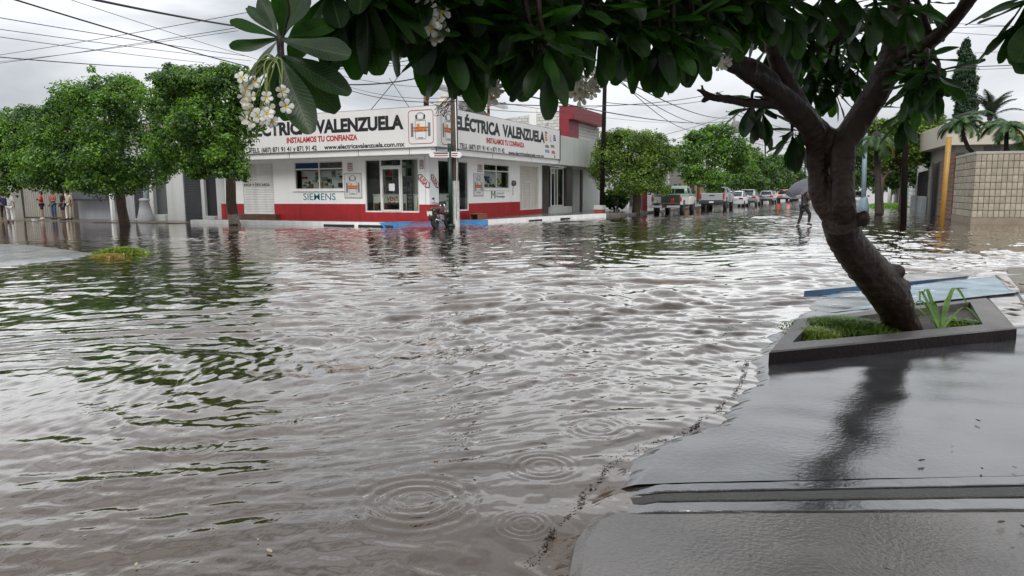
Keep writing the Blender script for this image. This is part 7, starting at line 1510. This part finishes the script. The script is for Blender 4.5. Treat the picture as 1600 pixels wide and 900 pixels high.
ROS = [(515, -25, 2.7), (548, -5, 2.8), (592, -8, 2.9), (570, -40, 2.7), (622, -30, 3.0), (655, -20, 3.1), (700, 45, 3.15), (678, 25, 3.3), (722, 52, 3.35), (748, 15, 3.4), (775, 35, 3.4), (805, 30, 3.3), (832, 45, 3.3), (853, 62, 3.2), (880, 25, 3.5), (912, 12, 3.6), (940, 28, 3.7), (975, 25, 3.8), (1000, 40, 3.9), (1030, 45, 3.95), (1052, 55, 4.0), (1080, 45, 4.15), (1105, 30, 4.3),
       (640, -60, 3.0), (690, -40, 3.2), (735, -35, 3.3), (780, -40, 3.4), (825, -35, 3.4), (870, -40, 3.5), (920, -45, 3.7), (965, -35, 3.8), (1010, -20, 4.0), (1055, -10, 4.1), (1090, -25, 4.4),
       (700, 5, 3.9), (745, 45, 4.1), (790, 0, 4.2), (840, 5, 4.3), (890, -10, 4.4), (935, -10, 4.5), (985, 0, 4.7), (1030, 10, 4.8), (1075, 15, 5.0),
       (1118, 0, 4.8), (1140, 5, 5.6), (1165, -5, 5.6), (1190, 18, 7.4), (1215, 25, 7.6), (1165, 30, 7.8), (1200, 70, 8.2), (1245, 50, 7.8), (1275, 40, 7.6), (1265, 95, 8.2), (1300, 75, 8.2), (1290, 120, 8.3), (1325, 95, 8.2), (1330, 40, 7.6), (1355, 60, 7.8), (1340, 110, 8.3), (1305, 140, 8.4), (1262, 130, 8.3), (1235, 85, 8.0),
       (1150, -10, 5.2), (1195, -10, 5.4), (1240, 0, 5.8), (1285, -10, 6), (1330, -15, 6.1), (1370, 0, 6.2), (1420, 10, 6.4),
       (1176, 158, 7.3), (1192, 168, 7.4), (1238, 205, 7.3), (1250, 212, 7.4), (1425, 118, 6.2), (1448, 100, 6.0), (1465, 120, 5.9), (1448, 128, 6.2), (1430, 135, 6.6), (1412, 175, 6.9), (1420, 40, 7.2), (1440, 95, 6.8), (1420, 70, 7.6),
       (1605, -5, 3.4), (1625, 5, 3.3), (1450, 5, 7.0), (1360, 30, 7.8), (1280, 100, 8.8), (1310, 50, 8.8), (1250, 60, 7.6)]
ROS = [(a, b2, c if c < 4.3 else c-min(1.15, (c-4.3)*.75)) for a, b2, c in ROS]
for px, py, dp in ROS:
    down = py > 120 or px > 1390
    rosette(px, py, dp, 13 if dp < 5 else 12, .27 if dp < 4.6 else (.24 if px > 1390 and py > 60 else .29), -85, 20 if not down else 10, score=8-dp*.3 if py > -15 else 2)
for i in range(150):     # the crown goes on above the picture
    px = rnd.uniform(520, 1560); dp = 2.9+(px-520)/1040*3.0+rnd.uniform(-.5, .9); rosette(px, rnd.uniform(-520, -70), dp, 11, .27, -70, 30, score=0)
def rosette_w(c, n_, ln):
    a0 = rnd.uniform(0, 6.28)
    for k in range(n_):
        a = a0+k*2.4; el = R(-55+85*((k+.5)/n_)+rnd.uniform(-9, 9)); dr = Vector((math.cos(a)*math.cos(el), math.sin(a)*math.cos(el), math.sin(el))); add_leaf(c, dr, ln*rnd.uniform(.82, 1.12), 1, Vector((rnd.uniform(-.3, .3), rnd.uniform(-.3, .3), 1)))
    P, rd = spline([c, c+Vector((0, 0, .3)), c.lerp(hubs[0], .5)+Vector((0, 0, 1.0)), hubs[0]], [.011, .014, .02, .03], 3); stems.tube(P, rd, 6)
for i in range(115):        # high boughs reaching out over the kerb and the pavement, well above the picture
    x_ = rnd.uniform(-3.6, 3.2); y_ = rnd.uniform(.2, 5.6); rosette_w(Vector((x_, y_, rnd.uniform(3.9, 4.9)-(.8 if x_ > .3 else 0))), 11, .30)
stems.build('bough', m_pb, pt_, recalc=False)
leaves.sort(key=lambda e: -e[2]); base = wloc(pt_)
for M, sh, sc in leaves[:300]:
    o = bpy.data.objects.new('leaf', LM[sh]); COL.objects.link(o); o.parent = pt_; M2 = M.copy(); M2.translation = M.translation-base; o.matrix_local = M2
Vs = []; Fs = []; Us = []; k0 = 0
for M, sh, sc in leaves[300:]:
    V, Fc, UV = LV[sh]; A3 = np.array(M.to_3x3()); Vs.append(V@A3.T+np.array(M.translation-base)); Fs.append(Fc+k0); Us.append(UV); k0 += len(V)
o = link('foliage', mk_leaf_mesh(np.concatenate(Vs), np.concatenate(Fs), np.concatenate(Us), 'foliage'), pt_); o['kind'] = 'stuff'
# ---- flowers
m_pet = leafmat('petal_white', (.62, .62, .56), (.78, .78, .74), .3, (1, 1, .9), 20, .5); m_pey = mat('petal_yellow', (.62, .42, .05), .5, bump=0)
def flower_mesh(seed, closed=.35):
    r = random.Random(seed); q = LB()
    for k in range(5):
        a = k*2*math.pi/5+r.uniform(-.08, .08); dr = Vector((math.cos(a), math.sin(a), 0)); sd = Vector((-dr.y, dr.x, 0)); prof = [(0.0, .003, .0), (.010, .006, .004), (.020, .011, .009), (.030, .0135, .012), (.037, .009, .012-closed*.01), (.040, .002, .010)]
        row = []
        for rr, w_, z in prof: row += [dr*rr-sd*w_+Vector((0, 0, z+.004)), dr*rr+sd*w_*1.1+Vector((0, 0, z-.003))]
        k0 = len(q.v); q.v += [tuple(v) for v in row]
        for i in range(len(prof)-1):
            q.use(m_pey if i < 1 else m_pet); q.f.append((k0+2*i, k0+2*i+1, k0+2*i+3, k0+2*i+2)); q.mi.append(q.cur); q.smooth.append(True)
    q.use(m_pet); q.tube([(0, 0, .002), (0, 0, -.02)], [.004, .003], 5)
    me = bpy.data.meshes.new('flower'); me.from_pydata(q.v, [], q.f); [me.materials.append(x) for x in q.ms]; me.polygons.foreach_set('material_index', q.mi); me.polygons.foreach_set('use_smooth', [True]*len(q.f)); me.update(); return me
FM = [flower_mesh(i, c) for i, c in enumerate((.2, .6, 1.2, -.5))]
m_stalk = mat('flower_stalk', (.12, .16, .03), .5, bump=0)
def blossoms(pts, hub, dp, sc, spread=.12):
    hb = W(*hub, dp); stk = MB()
    for px, py in pts:
        p = W(px, py, dp+rnd.uniform(-spread, spread)*.6); nr = (-fwd+Vector((rnd.uniform(-.7, .7), rnd.uniform(-.5, .5), rnd.uniform(-.7, .35)))).normalized(); o = bpy.data.objects.new('flower', rnd.choice(FM)); COL.objects.link(o); o.parent = pt_
        qn = nr.to_track_quat('Z', 'Y').to_matrix().to_4x4() @ Matrix.Rotation(rnd.uniform(0, 6.28), 4, 'Z'); s_ = sc*rnd.uniform(.85, 1.1); o.matrix_local = Matrix.Translation(p-base) @ qn @ Matrix.Diagonal((s_, s_, s_, 1))
        c = hb.lerp(p, .45)+Vector((0, 0, .035))+d*rnd.uniform(-.02, .02); P, rd = spline([hb, c, p-nr*.02*sc], [.0028, .0024, .002], 5); stk.tube(P, rd, 5, caps=False)
    stk.build('flower_stalk', m_stalk, pt_, recalc=False)
blossoms([(378, 122), (384, 138), (392, 150), (387, 160), (381, 150), (417, 152), (441, 143), (448, 166), (420, 170), (384, 185), (395, 192), (413, 186), (404, 181), (425, 190), (391, 172), (418, 178), (400, 128)], (430, 92), 2.24, .55)
blossoms([(655, 14), (672, 8), (669, 24), (690, 18), (684, 34), (692, 48), (684, 60), (674, 44), (660, 5), (668, 50)], (690, -30), 3.0, .95)
blossoms([(733, 133), (740, 140), (748, 148), (757, 150), (765, 149), (772, 145), (777, 140), (742, 128), (738, 136), (752, 142), (769, 153), (760, 140), (774, 133)], (755, 95), 3.5, 1.0)
blossoms([(868, 126), (874, 132), (880, 138), (886, 135), (893, 141), (899, 146), (905, 140), (898, 132), (910, 150), (916, 144), (922, 138), (915, 130), (928, 132), (932, 126), (924, 146), (906, 155), (889, 145), (876, 142), (934, 137), (903, 124), (930, 118)], (905, 85), 4.3, 1.05)
blossoms([(965, 108), (972, 114), (979, 118), (986, 112), (992, 106), (998, 112), (1004, 100), (983, 102), (996, 97), (970, 102)], (985, 60), 4.4, 1.05)
blossoms([(1128, 97), (1133, 101), (1124, 103), (1137, 96)], (1130, 90), 5.1, 1.0)
# ---- planting in the box
g0 = G(1308, 516, .06); tuft('grass', None, None, (g0.x+.05, g0.y, .07), .46, .34, 5200, .15, m_grass, 61, 'stuff', wd=.006, lean=.9)
g1 = G(1272, 527, .06); tuft('grass', None, None, (g1.x, g1.y, .07), .24, .22, 1300, .11, m_grassy, 62, 'stuff', wd=.006, lean=1.1)
g3 = G(1500, 508, .06); tuft('grass', None, None, (g3.x, g3.y, .05), .30, .18, 500, .10, m_grass, 64, 'stuff', wd=.009, lean=1.2)
ly = thing('lily_plant', 'strappy-leaved lily plant right of the trunk in the planter', 'plant', G(1470, 518, .06)); lp_ = wloc(ly)
m_lily = leafmat('lily_leaf', (.05, .12, .015), (.14, .25, .04), .3, scale=6)
for tpx, tpy, hx, hy, wd in ((1443, 458, 1450, 455, .022), (1438, 480, 1440, 455, .016), (1512, 476, 1490, 450, .024), (1488, 462, 1478, 470, .018), (1455, 470, 1462, 478, .02), (1420, 492, 1440, 470, .014), (1530, 500, 1505, 480, .015), (1500, 512, 1488, 492, .014), (1432, 505, 1450, 485, .012), (1480, 482, 1474, 490, .026), (1466, 500, 1462, 488, .02), (1395, 505, 1430, 480, .012)):
    dd_ = 7.15+rnd.uniform(-.1, .1); P, _ = spline([lp_, W(hx, hy, dd_), W(tpx, tpy, dd_+rnd.uniform(-.15, .1))], [1, 1, 1], 6); q = MB(); vs = []
    for i, p in enumerate(P): w_ = wd*(1-abs(i/(len(P)-1)-.35)**1.5*1.6) if i < len(P)-1 else .002; w_ = max(w_, .002); vs += [p-d*w_, p+Vector((0, 0, -.006)), p+d*w_]
    q.add(vs, [(3*i+j, 3*i+j+1, 3*i+4+j, 3*i+3+j) for i in range(len(P)-1) for j in (0, 1)], True); q.build('leaf', m_lily, ly, recalc=False)
# ---- litter
m_lit = mat('dead_leaf', (.05, .03, .018), .5, .4, 30); m_litp = mat('pale_dead_leaf', (.34, .27, .15), .6, .3, 20)
def litter(name, label, cat, p, s_, m, grp=None, seed=0, curl=.35):
    r = random.Random(seed); q = MB(); a = r.uniform(0, 6.28); dx = Vector((math.cos(a), math.sin(a), 0)); dy = Vector((-dx.y, dx.x, 0)); vs = []
    for i in range(6):
        t_ = i/5; w_ = math.sin(math.pi*(t_*.9+.06))*.45
        for c in (-1, 0, 1): vs.append(p+dx*(t_-.5)*s_*2+dy*c*w_*s_+Vector((0, 0, .008+s_*(curl*abs(c)*w_*1.5+curl*r.uniform(0, .4)+curl*.8*(t_-.5)**2*2))))
    q.add(vs, [(3*i+j, 3*i+j+1, 3*i+4+j, 3*i+3+j) for i in range(5) for j in (0, 1)]); o = q.build(name, m, None, recalc=False); tag(o, label, cat, grp)
lit_ = [(1528, 660, .022, 'curled dark leaf fallen on the wet pavement right of the trunk reflection'), (1440, 723, .026, 'dark leaf on the pavement just above the joint near the reflection'), (1247, 748, .018, 'small dark leaf standing on the joint line left of the reflection'), (1321, 750, .014, 'tiny dark leaf on the joint line'), (1534, 735, .015, 'dark fleck on the pavement above the right end of the joint'),
        (1564, 820, .022, 'dark leaf on the near slab close to the right edge'), (1598, 827, .020, 'dark leaf on the near slab cut by the right edge'), (1350, 841, .012, 'small dark crumb in the middle of the near slab'), (1158, 804, .010, 'tiny crumb below the left end of the joint'), (1385, 893, .014, 'dark leaf scrap at the bottom edge'), (1488, 700, .010, 'tiny crumb beyond the joint on the right'), (1585, 733, .012, 'dark crumb near the right end of the joint'),
        (1172, 873, .010, 'tiny crumb low on the near slab'), (1372, 802, .016, 'flat dark scrap just below the joint'), (1582, 860, .010, 'tiny crumb near the right bottom corner'), (850, 697, .026, 'dark leaf floating in the near water')]
for i, (px, py, s_, lb) in enumerate(lit_): litter('fallen_leaf' if i != 15 else 'floating_leaf', lb, 'leaf', G(px, py, .03 if i != 15 else .0), s_, m_lit, 'fallen leaves', i)
for i, (px, py, s_, lb) in enumerate([(421, 863, .020, 'yellowish leaf floating at the lower left'), (213, 884, .014, 'pale leaf scrap floating at the bottom left'), (132, 840, .009, 'tiny pale scrap floating in the left corner'), (291, 795, .008, 'tiny pale scrap floating above the lower left leaf'), (403, 845, .010, 'pale scrap floating beside the yellowish leaf'), (228, 640, .010, 'pale petal floating in the left water')]):
    litter('floating_leaf', lb, 'leaf', G(px, py, .002), s_, m_litp, 'floating leaves', 40+i, .08)
for i, (px, py, s_, m, lb) in enumerate([(1598, 447, .13, m_litp, 'pale curled plumeria leaf lying by the ramp at the right edge'), (1596, 478, .10, m_litp, 'dry leaf on the broken slabs at the right edge'), (1582, 487, .09, m_lit, 'dark wet leaf on the broken slabs beside the planter'), (1583, 495, .09, m_lit, 'second dark wet leaf on the slabs just below the first'), (1502, 453, .07, m_lit, 'dark leaf on the blue ramp'), (1580, 450, .05, m_lit, 'dark leaf by the ramp corner')]):
    litter('fallen_leaf', lb, 'leaf', G(px, py, .06), s_, m, 'fallen leaves', 60+i, .3)
tw = thing('twig', 'thin dry twig lying beyond the ramp at the right', 'twig', G(1560, 436, .06)); q = MB(); q.tube([G(1556, 430, .07), G(1572, 440, .08), G(1588, 449, .07)], [.012, .014, .009], 6); q.tube([G(1572, 440, .08), G(1580, 441, .11)], [.008, .004], 5); q.build('stick', m_litp, tw)

# ---- the tide line of leaf crumbs and twigs washed against the drowned kerb and the pavement edge
def wrack(paths, seed):
    r = np.random.default_rng(seed); Vs = []; Fs = []; k0 = 0
    for path, n_, wdt in paths:
        P = np.array([list(G(*p, .004))[:2] for p in path]); L_ = np.concatenate([[0], np.cumsum(np.linalg.norm(np.diff(P, axis=0), axis=1))])
        for i in range(n_):
            t_ = r.uniform(0, L_[-1]); dens = .5+.5*math.sin(t_*9+seed)*math.sin(t_*23+1)
            if r.random() > .08+.9*dens**2: continue
            x = np.interp(t_, L_, P[:, 0])+r.normal(0, wdt)+.012*math.sin(t_*17); y = np.interp(t_, L_, P[:, 1])+r.normal(0, wdt)+.012*math.sin(t_*29)
            a = r.uniform(0, 6.28); ln = r.uniform(.003, .009)*(2.0 if r.random() < .12 else 1); w_ = ln*(.25 if r.random() < .3 else .6); z = .008+r.uniform(0, .003)
            c, s2 = math.cos(a), math.sin(a); Vs += [(x-c*ln, y-s2*ln, z), (x+s2*w_, y-c*w_, z+.003), (x+c*ln, y+s2*ln, z+r.uniform(-.002, .005)), (x-s2*w_, y+c*w_, z+.002)]; Fs.append((k0, k0+1, k0+2, k0+3)); k0 += 4
    o = np_mesh('leaf_litter', np.array(Vs), Fs, mat('wet_leaf_crumbs', (.022, .014, .008), .5, .4, 40, bump=0)); o['kind'] = 'stuff'
wrack([([(1166, 563), (1162, 590), (1150, 614), (1120, 640), (1085, 665), (1060, 682), (1000, 699), (975, 713), (945, 737), (920, 767), (893, 802), (858, 842), (815, 895)], 2100, .009), ([(1132, 522), (1142, 510), (1165, 503), (1208, 497)], 500, .02), ([(1165, 585), (1210, 577)], 120, .004)], 3)
